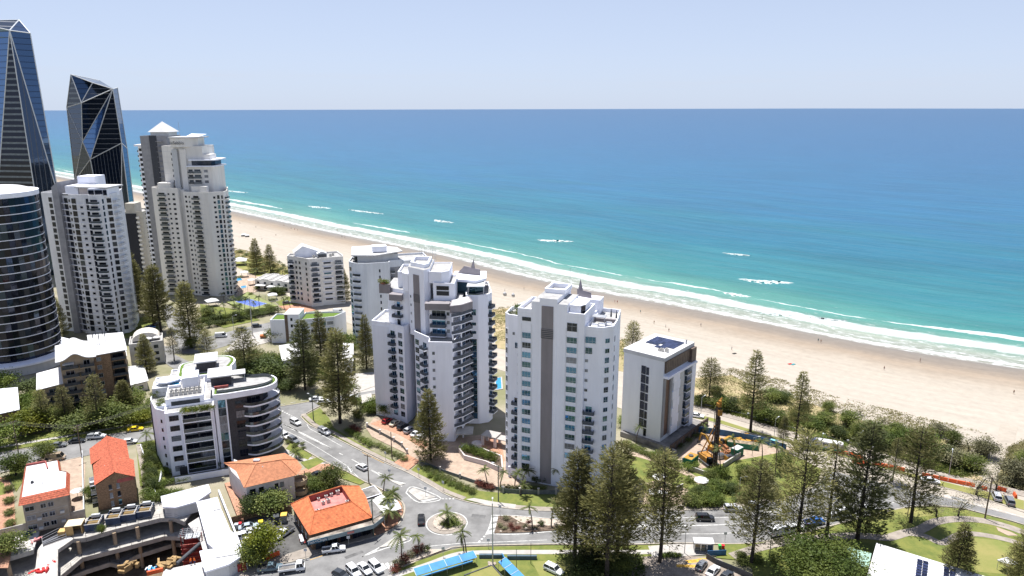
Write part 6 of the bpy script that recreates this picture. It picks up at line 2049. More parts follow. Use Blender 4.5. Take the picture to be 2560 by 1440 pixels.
pool([(602,716),(614,714),(616,719),(604,721)], 'tiny round spa pool above the tennis court')
pool([(1239,946),(1252,944),(1254,972),(1241,974)], 'bright blue pool seen between the two white towers')
# forecourt features of the two white towers
def entry_canopy():
 t = thing('entry_canopy', 'pale concrete drive-through canopy on stone piers between the two towers', 'canopy', (*G(1228,1110),0), R(-25))
 part(t, 'roof', MB().box(-2.5,-2,3.1,2.5,2,3.4).box(2.5,-1.5,2.7,9.5,1.6,2.9), PATHL)
 for x, y in ((-2.1,-1.6),(2.1,-1.6),(-2.1,1.6),(2.1,1.6)):
  part(t, 'pier', MB().box(x - 0.35, y - 0.35,0, x + 0.35, y + 0.35,3.1), PEACH)
 part(t, 'planter', MB().tube((-3.6,-2.4,0),(-3.6,-2.4,0.8),1.7,1.7,16), PEACH)
entry_canopy()
def planter_bed():
 t = thing('planter_wall', 'big curved stone planter wall full of green hedge in front of the strip tower', 'planter', (0,0,0))
 q = GP([(1147,1132),(1158,1122),(1200,1128),(1255,1150),(1258,1185),(1215,1165),(1160,1150)])
 ob('wall', MB().ringwall(q, 0,1.5,0.4).mesh('wall', PEACH), t)
 ob('soil', MB().prism(inset(ccw(q),0.4),0,1.2).mesh('soil', SOIL), t)
planter_bed()
def wall_run(name, label, px, h, w, mat, cap=None, cat='wall', posts=0, postm=None, group=None, z0=0):
 t = thing(name, label, cat, (0,0,0), group=group)
 P_ = GP(px)
 for i in range(len(P_) - 1):
  a, b = P_[i], P_[i + 1]
  ob('panel', MB().beam((*a, z0 + h / 2),(*b, z0 + h / 2), w, h).mesh('panel', mat), t)
  if cap:
   ob('coping', MB().beam((*a, z0 + h + 0.06),(*b, z0 + h + 0.06), w + 0.12,0.1).mesh('coping', cap), t)
  if posts:
   n = max(1, int((Vector(b) - Vector(a)).length / posts))
   for k in range(1 if i else 0, n + 1):
    c = Vector(a).lerp(Vector(b), k / n)
    ob('post', MB().box(-0.25,-0.25,0,0.25,0.25, h + 0.4).box(-0.32,-0.32, h + 0.4,0.32,0.32, h + 0.55).mesh('post', postm or mat), t, (c.x, c.y, z0))
 return t
FENCEM = M('grey_garden_fence', (0.14,0.155,0.16),0.6,0.1,1)
wall_run('garden_fence', 'dark infill fence with white-capped posts along the lawn in front of the strip tower', [(1258,1232),(1300,1235),(1346,1236),(1390,1236),(1470,1234)], 1.3,0.08, FENCEM, posts=4.6, postm=PATHL, cat='fence')
wall_run('garden_fence', 'low fence with stone posts in front of the parked cars at the stepped tower', [(918,1068),(950,1085),(985,1104),(1005,1117),(1018,1134)], 1.0,0.06, FENCEM, posts=4.5, postm=PEACH, cat='fence')
wall_run('garden_wall', 'stone entrance wall right of the driveway by the tall pine', [(1050,1155),(1100,1178),(1150,1195),(1200,1212),(1256,1228)], 0.9,0.1, FENCEM, posts=5.0, postm=PATHL)
wall_run('garden_wall', 'white garden wall with stone posts in the lush garden right of the strip tower', [(1690,1230),(1707,1222)], 1.6,0.3, PATHL)
wall_run('boundary_wall', 'pale rendered wall between the driveway and the white-roofed flats', [(207,1140),(212,1290)], 1.8,0.25, LGREY)
wall_run('boundary_wall', 'tall bare concrete wall at the back of the excavation', [(-60,1362),(0,1347),(110,1320),(215,1293)], 2.6,0.3, CONC, z0=-0.2)
wall_run('timber_fence', 'brown timber fence behind the corner shop car park', [(580,1310),(640,1292),(700,1278),(730,1282)], 1.9,0.12, WOOD, cat='fence')
wall_run('garden_wall', 'white wall along the garden path beside the wavy apartment block', [(352,1118),(366,1160),(378,1200),(392,1245)], 1.0,0.2, WHITE)
wall_run('retaining_wall', 'grey retaining wall under the slab block beside the building site', [(1608,1092),(1640,1108),(1660,1122),(1690,1136)], 1.2,0.3, CONC, cap=PATHL)
wall_run('dune_fence', 'low grey post fence along the promenade below the dunes', [(1730,1005),(1790,1020),(1870,1040),(1960,1066),(2060,1092),(2180,1124)], 0.5,0.05, METAL, posts=6, postm=METAL, cat='fence')
# ================================================================== EXCAVATION
PIT_Z = -12.0
def excavation():
 t = thing('excavation', 'deep concrete basement dig with ring slabs and props under construction', 'building site', (0,0,0))
 h = ccw(HOLE)
 n = len(h)
 wl = MB()
 for i in range(n):
  a, b = h[i], h[(i + 1) % n]
  wl.quad((*a, 0.05),(*b, 0.05),(*b, PIT_Z),(*a, PIT_Z))
 ob('retaining_wall', wl.mesh('retaining_wall', CONCD), t)
 ob('pit_floor', MB().prism(h, PIT_Z - 0.5, PIT_Z).mesh('pit_floor', M('pit_soil', (0.21,0.15,0.10),0.95,0.25,0.3, bump=0.4, bscale=1)), t)
 def ring(z, back, front, mat):
  """slab between the outer wall line and a free inner edge"""
  o = ob('ring_slab', MB().prism(back + list(reversed(front)), z - 0.6, z).mesh('ring_slab', mat), t)
  mb = MB()
  for i in range(len(front) - 1):
   a, b = Vector(front[i]), Vector(front[i + 1])
   k = max(1, int((b - a).length / 2.4))
   for j in range(k + 1):
    c = a.lerp(b, j / k)
    mb.box(c.x - 0.03, c.y - 0.03, z, c.x + 0.03, c.y + 0.03, z + 1.1)
   for zz in (0.55,1.1):
    mb.tube((a.x, a.y, z + zz),(b.x, b.y, z + zz),0.03, n=4)
  ob('guard_rail', mb.mesh('guard_rail', DMETAL), o)
  mb = MB()
  for i in range(len(front) - 1):
   a, b = front[i], front[i + 1]
   mb.beam((*a, z - 0.5),(*b, z - 0.5),0.35,1.1)
  ob('edge_beam', mb.mesh('edge_beam', CONC), o)
 NEWC = M('pale_new_concrete', (0.50,0.48,0.46),0.9,0.08,0.4)
 ring(0.0, [HOLE[0], HOLE[1], G(100,1323)], [G(-140,1438), G(0,1399), G(84,1374)], NEWC)
 ring(0.0, [G(160,1309), HOLE[2], HOLE[3], HOLE[4], HOLE[5]], [G(184,1347), G(215,1344), G(290,1322), G(400,1295), G(436,1294), G(462,1304)], CONC)
 ob('strut_slab', MB().prism([G(96,1372), G(108,1356), G(160,1330), G(184,1347), G(142,1378), G(138,1520), G(70,1520), G(94,1420)], -0.7,0.02).mesh('strut_slab', NEWC), t)
 ob('strut_edge', MB().beam((*G(97,1375),-0.3),(*G(80,1520),-0.3),0.4,0.9).beam((*G(142,1376),-0.3),(*G(140,1520),-0.3),0.5,0.9).beam((*G(184,1347),-0.3),(*G(142,1376),-0.3),0.4,0.9).mesh('strut_edge', CONC), t)
 ring(-4.0, HOLE[0:6], [G(-140,1520,-4), G(60,1475,-4), G(150,1440,-4), G(205,1394,-4), G(300,1370,-4), G(412,1340,-4), G(450,1341,-4), G(472,1352,-4)], CONC)
 ring(-8.0, HOLE[0:6], [G(-140,1580,-8), G(100,1520,-8), G(178,1440,-8), G(215,1425,-8), G(275,1406,-8), G(300,1412,-8), G(340,1388,-8), G(435,1358,-8), G(470,1358,-8)], CONCD)
 for p in ((14,1410),(92,1380),(190,1352),(280,1330),(338,1316),(422,1300)):
  x, y = G(*p)
  ob('column', MB().tube((x, y + 0.7, PIT_Z),(x, y + 0.7,-0.6),0.45,0.45,10).mesh('column', TAN), t)
 ob('right_slab', MB().prism([G(470,1310), G(545,1262), G(566,1340), G(600,1420), G(625,1500), G(480,1520), G(500,1410), G(512,1392), G(500,1350)], -0.6,0.0).mesh('right_slab', NEWC), t)
 ob('lower_deck', MB().prism([G(410,1424,0), G(505,1405,0), G(512,1520,0), G(380,1520,0)], -0.6,-0.02).mesh('lower_deck', NEWC), t)
 # big steel prop
 ob('steel_prop', MB().tube((*G(442,1414),0.4),(*G(500,1365,-1),-0.4),0.45,0.45,12).mesh('steel_prop', DMETAL), t)
 return t
excavation()
def red_hoist():
 t = thing('formwork_tower', 'tall red steel formwork tower standing in the dig beside the white sheds', 'formwork', (*G(482,1345),0), R(14))
 mb = MB()
 W_, D_ = 2.3,1.4
 for x in (-W_, W_):
  for y in (-D_, D_):
   mb.tube((x, y, PIT_Z),(x, y, 2.0),0.12, n=4)
 part(t, 'standard', mb, RED_S)
 part(t, 'red_panel', MB().box(-W_, -D_ - 0.1, PIT_Z, W_, -D_, -1.0).box(-W_, D_, PIT_Z, W_, D_ + 0.1,-1.0), RED_S)
 for k in range(9):
  part(t, 'waler', MB().box(-W_ - 0.2,-D_ - 0.35,-9.5 + k * 1.1, W_ + 0.2,-D_ - 0.12,-9.3 + k * 1.1), M('dull_red', (0.36,0.10,0.08),0.7,0.2,1))
 for k in range(5):
  part(t, 'top_grid', MB().tube((-W_ - 0.6,-D_ + k * 0.8,1.6),(W_ + 0.6,-D_ + k * 0.8,1.6),0.07, n=4).tube((-W_ + k * 1.1,-D_ - 0.5,1.8),(-W_ + k * 1.1, D_ + 0.5,1.8),0.07, n=4), METAL)
 part(t, 'hatch', MB().box(-1.5,-1.2,0.6,0.0,1.0,0.8).box(0.2,-1.2,0.6,1.7,1.0,0.8), FRAME)
red_hoist()
def site_shed(label, px, z, slope=0.15, fasc=True):
 P_ = ccw([G(*p, z) for p in px])
 t = thing('site_shed', label, 'shed', (0,0,0))
 ob('wall', MB().prism(inset(P_, 0.35),0.0, z - 0.1).mesh('wall', LGREY), t)
 ob('roof', MB().prism(P_, z - 0.1, z + 0.15).mesh('roof', SHEET), t)
 mb = MB()
 xs = [p[0] for p in P_]
 for i in range(len(P_)):
  a, b = P_[i], P_[(i + 1) % len(P_)]
  mb.beam((*a, z + 0.05),(*b, z + 0.05),0.16,0.4)
 ob('gutter', mb.mesh('gutter', WHITE), t)
 return t, P_
site_shed('white flat site shed at the top corner of the dig, nearest the wavy block', ((403,1243),(520,1213),(527,1231),(492,1255),(440,1270),(408,1269)),3.0)
site_shed('long white site shed along the right side of the dig', ((492,1257),(543,1245),(551,1272),(575,1328),(592,1342),(598,1363),(540,1376),(520,1360)),3.2)
t_, _p = site_shed('lowest white site shed at the bottom of the dig with a red hoarding in front', ((500,1380),(594,1366),(602,1393),(573,1412),(513,1431)),3.4)
tag(flat('roof_sheet', GP([(532,1376),(590,1366),(598,1384),(540,1394)], 3.7),3.75, SHEET, thick=0.12, kind=''), 'loose white roof sheet lying on the lowest site shed', 'roof sheet')
tag(flat('roof_sheet', GP([(528,1262),(546,1258),(551,1272),(534,1276)], 3.5),3.55, SHEET, thick=0.12, kind=''), 'loose white roof sheet lying on the long site shed', 'roof sheet')
wall_run('site_hoarding', 'dark red site hoarding with white lettering at the street corner of the dig', [(555,1440),(617,1425)], 2.0,0.1, RED_S, cat='hoarding')
wall_run('site_boundary', 'white capped boundary strip running down the right side of the long site shed', [(548,1238),(590,1345),(612,1405),(618,1424)], 1.6,0.35, WHITE)
# water treatment skips in a row
SKIP = {}
def skip(px, s, label):
 t = thing('settling_tank', label, 'tank', (*G(*px),0), R(14), group='navy settling tanks on the excavation ring')
 w, d, h = 1.8 * s, 2.2 * s, 1.9
 if 'b' not in SKIP:
  SKIP['b'] = MB().ringwall(rect(-1.8,-2.2,1.8,2.2),0.2,2.1,0.12).mesh('tank_body', NAVY_P)
  SKIP['w'] = MB().box(-1.68,-2.08,0.2,1.68,2.08,1.5).mesh('brown_water', M('silty_water', (0.24,0.17,0.08),0.2,0.12,0.8))
  SKIP['r'] = MB().box(-1.85,-2.25,2.1,1.85,-2.05,2.25).box(-1.85,2.05,2.1,1.85,2.25,2.25).box(-1.85,-0.1,2.1,1.85,0.1,2.25).mesh('rim', METAL)
  SKIP['p'] = MB().box(-1.0,1.4,2.1,1.0,2.1,2.9).tube((1.5,-2,2.3),(1.5,2,2.3),0.1).mesh('pipework', FRAME)
 for k, nm in (('b', 'tank_body'),('w', 'brown_water'),('r', 'rim'),('p', 'pipework')):
  ob(nm, SKIP[k], t, (0,0,0),0, s)
for i, (p, l) in enumerate((((238,1318), 'leftmost navy settling tank, nearest the plywood hut'),((289,1303), 'second navy settling tank from the plywood hut'),((327,1294), 'third navy settling tank, under the red-roofed flats'),((366,1286), 'rightmost navy settling tank, nearest the white sheds'))):
 skip(p, 0.92, l)
def ply_hut():
 t = thing('plywood_hut', 'yellow plywood hut with an open front beside the navy tanks', 'hut', (*G(190,1330),0), R(14))
 PLY = M('plywood', (0.52,0.34,0.14),0.8,0.1,0.8)
 part(t, 'roof', MB().box(-1.8,-1.6,2.5,1.9,1.6,2.62), M('ply_top', (0.62,0.52,0.36),0.8,0.06,0.8))
 part(t, 'wall', MB().box(-1.7,-1.5,0,-1.6,1.5,2.5).box(-1.6,-1.5,0,0.0,-1.4,2.5).box(-1.6,1.4,0,1.8,1.5,2.5).box(1.7,-1.4,0,1.8,1.4,2.5), PLY)
 part(t, 'bin', MB().box(-3.4,-1.4,0,-1.9,0.4,1.3), PLY)
ply_hut()
def shaft():
 t = thing('guarded_opening', 'dark rectangular slab opening fenced with scaffold tube behind the pale strut', 'opening', (0,0,0))
 q = GP([(106,1352),(165,1322),(166,1345),(108,1366)])
 ob('void_shade_sheet', MB().prism(q, 0.01,0.05).mesh('void_shade_sheet', M('opening_shade', (0.03,0.03,0.035),0.9,0.1,1)), t)  # near-black sheet on the slab, painted as the shade inside the opening
 mb = MB()
 for i in range(4):
  a, b = q[i], q[(i + 1) % 4]
  for z in (0.5,1.1):
   mb.tube((*a, z),(*b, z),0.05, n=4)
  mb.tube((*a, 0),(*a, 1.3),0.06, n=4)
 for k in (0.3,0.6):
  a = Vector(q[0]).lerp(Vector(q[3]), k); b = Vector(q[1]).lerp(Vector(q[2]), k)
  mb.tube((a.x, a.y, 0.15),(b.x, b.y, 0.15),0.1, n=4)
 ob('guard_rail', mb.mesh('guard_rail', METAL), t)
shaft()
def pile(name, label, px, col, s, n, seed, cat, z=0.0, flatn=0.4):
 r = random.Random(seed)
 mb = MB()
 for k in range(n):
  x, y = r.gauss(0, s * 0.4), r.gauss(0, s * 0.4)
  a = r.random() * 3.14
  l, w, h = s * (0.3 + 0.5 * r.random()), s * (0.12 + 0.2 * r.random()), s * flatn * (0.2 + 0.6 * r.random())
  dx, dy = math.cos(a) * l / 2, math.sin(a) * l / 2
  mb.beam((x - dx, y - dy, z + h / 2 + 0.02 * k),(x + dx, y + dy, z + h / 2 + 0.02 * k + 0.1 * r.random()), w, h)
 o = ob(name, mb.mesh(name, col), None, (*G(*px),0))
 return tag(o, label, cat)
pile('red_sheeting', 'crumpled red sheeting on the pale strut', (100,1430), M('red_sheet', (0.62,0.03,0.03),0.7,0.15,1),2.0,7,1, 'sheeting')
pile('red_sheeting', 'small red bag lying on the pale strut near the beam', (131,1405), M('red_sheet', (0.62,0.03,0.03)),0.9,4,2, 'sheeting')
pile('red_sheeting', 'red and white sheets stacked by the concrete wall', (92,1350), M('pale_red_sheet', (0.58,0.22,0.22),0.7,0.15,1),1.6,5,3, 'sheeting')
pile('green_crates', 'dark green crates beside the concrete wall', (66,1345), M('dark_green_crate', (0.05,0.11,0.09),0.7,0.1,1),1.4,6,4, 'crates', flatn=0.9)
pile('timber_stack', 'stack of yellow timber on the lower deck of the dig', (425,1412), M('sawn_timber', (0.32,0.21,0.095),0.85,0.2,1),3.0,16,5, 'timber')
pile('blue_tarpaulin', 'bright blue tarpaulin bundle on the lower deck', (388,1420), M('blue_tarp', (0.05,0.28,0.55),0.5,0.1,1),1.8,5,6, 'tarpaulin')
pile('white_tarpaulin', 'white tarpaulin bundle beside the blue one', (368,1425), WHITE2,1.8,5,7, 'tarpaulin')
wall_run('water_barrier', 'orange water barrier on the deck at the bottom of the dig', [(368,1438),(408,1428)], 0.9,0.5, ORANGE_P, cat='barrier')
pile('timber_crate', 'pale timber crates on the left deck of the dig', (318,1425), M('sawn_timber', (0.44,0.27,0.10)),2.2,9,8, 'crates', flatn=0.9)
tag(ob('green_kayak', MB().add([(-1.6,0,0.25),(-0.6,-0.35,0.1),(0.6,-0.35,0.1),(1.6,0,0.25),(0.6,0.35,0.1),(-0.6,0.35,0.1),(-0.6,-0.3,0.4),(0.6,-0.3,0.4),(0.6,0.3,0.4),(-0.6,0.3,0.4)], [(0,1,6),(1,2,7,6),(2,3,7),(3,4,8),(4,5,9,8),(5,0,9),(6,7,8,9),(0,6,9),(3,8,7),(0,5,4,3,2,1)]).mesh('green_kayak', M('kayak_green', (0.08,0.5,0.08),0.4,0.05,1)), None, (*G(182,1290),0.3), R(-50)), 'lime green kayak lying beside the grey flats', 'kayak')

# ================================================================== BEACHFRONT BUILDING SITE
def drill_rig():
 t = thing('piling_rig', 'tall piling rig with an orange head and dark lattice mast', 'piling rig', (*G(1772,1160),0), R(20))
 OCHRE = M('ochre_machine', (0.38,0.18,0.03),0.6,0.2,1.5)
 RUST = M('rusty_mast', (0.085,0.06,0.048),0.85,0.25,1.2)
 part(t, 'track', MB().box(-1.9,-2.2,0,-1.1,2.2,0.9), DMETAL)
 part(t, 'track', MB().box(1.1,-2.2,0,1.9,2.2,0.9), DMETAL)
 part(t, 'upper_body', MB().box(-1.5,-0.8,0.9,1.5,3.2,2.4), OCHRE)
 part(t, 'cab', MB().box(-1.5,-1.9,1.0,-0.3,-0.8,2.8), G_DARK)
 part(t, 'counterweight', MB().box(-1.4,3.2,1.0,1.4,3.9,2.4), DMETAL)
 part(t, 'mast', MB().box(-0.42,-2.8,0.3,0.42,-2.0,19.0), RUST)
 mb = MB()
 for k in range(18):
  z = 1 + k
  mb.beam((-0.5,-2.9, z),(0.5,-2.9, z + 0.7),0.1,0.1)
 part(t, 'lattice', mb, DMETAL)
 part(t, 'auger', MB().tube((0,-3.3,0),(0,-3.3,16),0.32,0.32,8), RUST)
 mb = MB()
 for k in range(44):
  w = k * 0.9
  mb.tube((0,-3.3,0.3 + k * 0.34),(0.62 * math.cos(w),-3.3 + 0.62 * math.sin(w),0.45 + k * 0.34),0.12,0.05,4)
 part(t, 'auger_flight', mb, RUST)
 part(t, 'mast_head', MB().box(-0.45,-3.2,19,0.45,-1.9,20.0).box(-0.25,-3.4,20.0,0.25,-2.4,20.9).tube((0.3,-2.6,20.8),(0.9,-2.6,21.5),0.3,0.2,8), OCHRE)
 part(t, 'rotary_head', MB().box(-0.5,-3.7,16.6,0.5,-2.9,18.2), OCHRE)
 part(t, 'backstay', MB().tube((-1.0,2.6,2.6),(-0.4,-2.0,13),0.18,0.18,6).tube((1.0,2.6,2.6),(0.4,-2.0,13),0.18,0.18,6), M('orange_stay', (0.55,0.25,0.04),0.6,0.1,1))
 part(t, 'hose', MB().tube((-0.9,-2.2,2),(-0.9,-2.2,18.6),0.1,0.1,5), DMETAL)
drill_rig()
def excavator(px, rz, s, label, arm=True, col=None):
 col = col or YELLOW_P
 t = thing('excavator', label, 'excavator', (*G(*px),0), R(rz))
 t.scale = (s, s, s)
 part(t, 'track', MB().box(-1.3,-1.8,0,-0.75,1.8,0.75), DMETAL)
 part(t, 'track', MB().box(0.75,-1.8,0,1.3,1.8,0.75), DMETAL)
 part(t, 'house', MB().prism([(-1.25,-1.2),(1.25,-1.2),(1.25,1.6),(0.8,2.0),(-0.8,2.0),(-1.25,1.6)], 0.8,1.9), col)
 part(t, 'cab', MB().add([(-1.2,-1.6,0.9),(-0.2,-1.6,0.9),(-0.2,0.0,0.9),(-1.2,0,0.9),(-1.15,-1.3,2.7),(-0.25,-1.3,2.7),(-0.25,0,2.7),(-1.15,0,2.7)], [(0,1,5,4),(1,2,6,5),(2,3,7,6),(3,0,4,7),(4,5,6,7)]), G_DARK)
 part(t, 'boom', MB().beam((0.3,-0.8,1.7),(0.3,-3.2,4.2),0.4,0.6).beam((0.3,-3.2,4.2),(0.3,-5.2,4.0),0.4,0.5), col)
 part(t, 'stick', MB().beam((0.3,-5.1,4.1),(0.3,-5.8,1.4),0.32,0.4), col)
 part(t, 'bucket', MB().add([(-0.2,-5.6,1.5),(0.8,-5.6,1.5),(0.8,-6.3,1.2),(-0.2,-6.3,1.2),(-0.2,-5.5,0.5),(0.8,-5.5,0.5),(0.8,-6.1,0.4),(-0.2,-6.1,0.4)], [(0,1,5,4),(4,5,6,7),(0,4,7,3),(1,2,6,5)]), DMETAL)
excavator((1782,1128),-150,0.95, 'yellow excavator with raised boom behind the piling rig')
excavator((1805,1112),30,0.85, 'yellow excavator working at the back of the beachfront site')
excavator((660,845),100,0.8, 'small orange excavator at the street works near the low turf-roofed block', col=M('excavator_orange', (0.50,0.16,0.05),0.6,0.1,1))
def container(px, rz, l, w, h, label, mat, top, name='site_container'):
 t = thing(name, label, 'container', (*G(*px),0), R(rz))
 part(t, 'body', MB().box(-l / 2,-w / 2,0.1, l / 2, w / 2, h), mat)
 part(t, 'roof', MB().box(-l / 2 + 0.1,-w / 2 + 0.1, h, l / 2 - 0.1, w / 2 - 0.1, h + 0.12), top)
 mb = MB()
 for k in range(int(l / 0.4)):
  x = -l / 2 + 0.2 + k * 0.4
  mb.box(x, -w / 2 - 0.05,0.2, x + 0.15,-w / 2, h - 0.1)
 part(t, 'rib', mb, mat)
 return t
c1 = container((1726,1163),50,4.4,2.6,2.8, 'green generator box with an orange top at the front of the beachfront site', GREEN_P, YELLOW_P)
part(c1, 'fan', MB().tube((0,0,2.9),(0,0,3.2),0.7,0.7,12), DMETAL)
container((1842,1138),40,3.4,2.2,2.4, 'green and white tank beside the concrete barrier of the beachfront site', GREEN_P, ROOFW)
container((1856,1118),-18,9.0,2.4,1.6, 'long low green skip at the back of the beachfront site', GREEN_P, M('rubble', (0.30,0.24,0.17),0.95,0.3,1))
container((1800,1146),20,2.4,1.6,1.4, 'small grey pump unit beside the piling rig', METAL, DMETAL, 'pump_unit')
container((1822,1150),20,2.2,1.6,1.4, 'orange compressor beside the piling rig', YELLOW_P, DMETAL, 'compressor')
pile('steel_pile_stack', 'orange steel bars stacked along the back of the site', (1850,1100), YELLOW_P, 5,12,21, 'steel', flatn=0.15)
pile('debris_pile', 'rust and brown debris heap on the beachfront site', (1812,1130), M('rust_debris', (0.30,0.13,0.06),0.9,0.3,1),3,14,22, 'debris')
wall_run('site_hoarding', 'blue hoarding along the esplanade side of the beachfront site', [(1745,1080),(1812,1090),(1850,1097),(1900,1107),(1965,1126)], 2.0,0.1, BLUE_P, cat='hoarding')
wall_run('site_hoarding', 'short blue hoarding at the front corner of the beachfront site', [(1705,1160),(1722,1172)], 2.0,0.1, BLUE_P, cat='hoarding')
wall_run('concrete_barrier', 'grey concrete barrier in front of the piling rig', [(1722,1175),(1770,1192)], 1.4,0.4, CONC, cat='barrier')
wall_run('concrete_barrier', 'grey concrete barrier along the garden side of the beachfront site', [(1808,1170),(1850,1142)], 1.6,0.4, CONC, cat='barrier')
for i, (a, b, l) in enumerate((((1925,1112),(1942,1116), 'pale teal tank at the esplanade hoarding'),)):
 wall_run('water_tank', l, [a, b], 1.8,1.4, M('teal_tank', (0.20,0.50,0.55),0.5,0.08,1), cat='tank')
# orange barriers beside the esplanade: each block its own thing
BARRIER = []
def barriers(px, label, group, step=2.1):
 P_ = smooth_line(GP(px),6)
 me = MB().add([(-1.0,-0.3,0),(1.0,-0.3,0),(1.0,0.3,0),(-1.0,0.3,0),(-1.0,-0.14,0.95),(1.0,-0.14,0.95),(1.0,0.14,0.95),(-1.0,0.14,0.95),(-1.0,-0.3,0.3),(1.0,-0.3,0.3),(1.0,0.3,0.3),(-1.0,0.3,0.3)],
      [(0,1,9,8),(8,9,5,4),(1,2,10,9),(9,10,6,5),(2,3,11,10),(10,11,7,6),(3,0,8,11),(11,8,4,7),(4,5,6,7)]).mesh('water_barrier', ORANGE_P)
 BARRIER.append(me)
 acc = 0.0
 for i in range(len(P_) - 1):
  a, b = Vector(P_[i]), Vector(P_[i + 1])
  d = b - a
  while acc < d.length:
   c = a + d.normalized() * acc
   o = ob('water_barrier', me, None, (c.x, c.y, 0.1), math.atan2(d.y, d.x) + rnd.gauss(0,0.03))
   tag(o, label, 'barrier', group)
   acc += step
  acc -= d.length
barriers([(2092,1132),(2130,1140),(2150,1148)], 'orange water barrier in the line just past the caravan', 'orange barriers by the caravan')
barriers([(2190,1163),(2260,1178)], 'orange water barrier in the middle line between the two tall roadside pines', 'orange barriers between the pines')
barriers([(2140,1158),(2165,1162),(2150,1168)], 'orange water barrier in the jumbled cluster behind the dark pine', 'orange barriers behind the dark pine')
barriers([(2315,1192),(2380,1206),(2435,1217)], 'orange water barrier in the long straight run before the beach track', 'orange barriers in the long run')
barriers([(2456,1224),(2474,1228)], 'orange water barrier in the short pair by the timber power pole', 'orange barriers by the pole', 2.4)
barriers([(2504,1227),(2520,1232)], 'orange water barrier in the pair above the parked grey cars', 'orange barriers above parked cars', 2.4)
tag(ob('water_barrier', BARRIER[0], None, (*G(2537,1242),0.1), R(70)), 'single orange water barrier at the right end beside the dark grey car', 'barrier')
def caravan():
 t = thing('site_van', 'long white and green site caravan parked on the esplanade', 'caravan', (*G(2062,1124),0.1), R(-24))
 part(t, 'body', MB().prism([(-4.6,-1.2),(4.2,-1.2),(4.8,-0.8),(4.8,0.8),(4.2,1.2),(-4.6,1.2)], 1.1,2.9), ROOFW)
 part(t, 'lower_body', MB().box(-4.6,-1.18,0.5,4.4,1.18,1.1), GREEN_P)
 for x in (-3,0,3):
  part(t, 'window', MB().box(x - 0.7,-1.24,1.7, x + 0.7,-1.2,2.4), G_NAVY)
 for x in (-1.2,0.6):
  for y in (-1.0,1.0):
   part(t, 'wheel', MB().tube((x, y - 0.12,0.35),(x, y + 0.12,0.35),0.35,0.35,12), TYRE)
caravan()
# ================================================================== VEGETATION
def leaf_tri(mb, c, d, w, r, mi=0):
 """narrow two-triangle leaf spray at c along d"""
 d = Vector(d)
 s = d.cross(Vector((r.gauss(0,1), r.gauss(0,1), r.gauss(0,1))))
 if s.length < 1e-5:
  return
 s.normalize()
 s *= w
 c = Vector(c)
 mb.add([c, c + d * 0.55 + s, c + d, c + d * 0.55 - s], [(0,1,2,3)], mi)
def pine_meshes(seed, h=22.0, rad=4.2, dens=1.0, base=0.22, power=0.75, gap=0.0, leafm=None, upper=1.0):
 """Norfolk pine: straight tapering trunk; whorled branches carrying sprays of foliage"""
 r = random.Random(seed)
 tk = MB()
 x = y = 0.0
 pts = [(0,0,0)]
 for k in range(1,7):
  x += r.gauss(0,0.05); y += r.gauss(0,0.05)
  pts.append((x, y, h * 0.97 * k / 6))
 for k in range(6):
  tk.tube(pts[k], pts[k + 1], 0.36 * (1 - k / 6.4) + 0.03,0.36 * (1 - (k + 1) / 6.4) + 0.03,7, cap=False)
 cr = MB()
 z = h * base
 while z < h * 0.985:
  t = (z - h * base) / (h * (1 - base))
  L0 = rad * ((1 - t) ** power) * (0.55 + 0.45 * min(1, t * 5 + 0.3)) + 0.35
  n = r.choice((4,5,5,6,6)) if t < 0.9 else 4
  ph = r.random() * 6.28
  for b in range(n):
   if r.random() < gap:
    continue
   a = ph + 6.283 * b / n + r.gauss(0,0.18)
   L = L0 * r.uniform(0.68,1.12)
   up = r.uniform(0.02,0.22) + 0.45 * t
   dv = Vector((math.cos(a), math.sin(a),0))
   side = Vector((-math.sin(a), math.cos(a),0))
   p0 = Vector((0,0, z))
   def bp(s):
    return p0 + dv * L * s + Vector((0,0, L * (up * s - 0.20 * s * s + 0.26 * s ** 4)))
   tk.tube(bp(0), bp(0.55),0.06 + 0.03 * (1 - t),0.04,3, cap=False)
   m = max(4, int(L * 4.6 * dens))
   for k in range(m):
    s = 0.16 + 0.86 * (k + r.random()) / m
    c = bp(min(1.0, s))
    width = (0.26 + 0.38 * math.sin(min(1, s) * 2.6)) * (0.5 + 0.14 * L)
    for q in range(5):
     o = side * r.gauss(0, width) + Vector((0,0, r.gauss(0,0.13)))
     d = (dv * r.uniform(0.25,0.8) + side * (1 if o.dot(side) > 0 else -1) * r.uniform(0.1,0.6) + Vector((0,0, r.uniform(0.05,0.6)))).normalized() * r.uniform(0.45,0.85)
     leaf_tri(cr, c + o, d, r.uniform(0.05,0.095), r)
  z += (0.62 + 0.35 * (1 - t)) * r.uniform(0.8,1.2) * (h / 22.0) ** 0.5
 for k in range(10):
  leaf_tri(cr, (0,0, h * (0.9 + 0.1 * k / 10)),(r.gauss(0,0.2), r.gauss(0,0.2),0.8),0.12, r)
 return tk.mesh('trunk', BARK, True), cr.mesh('crown', leafm or PINE)
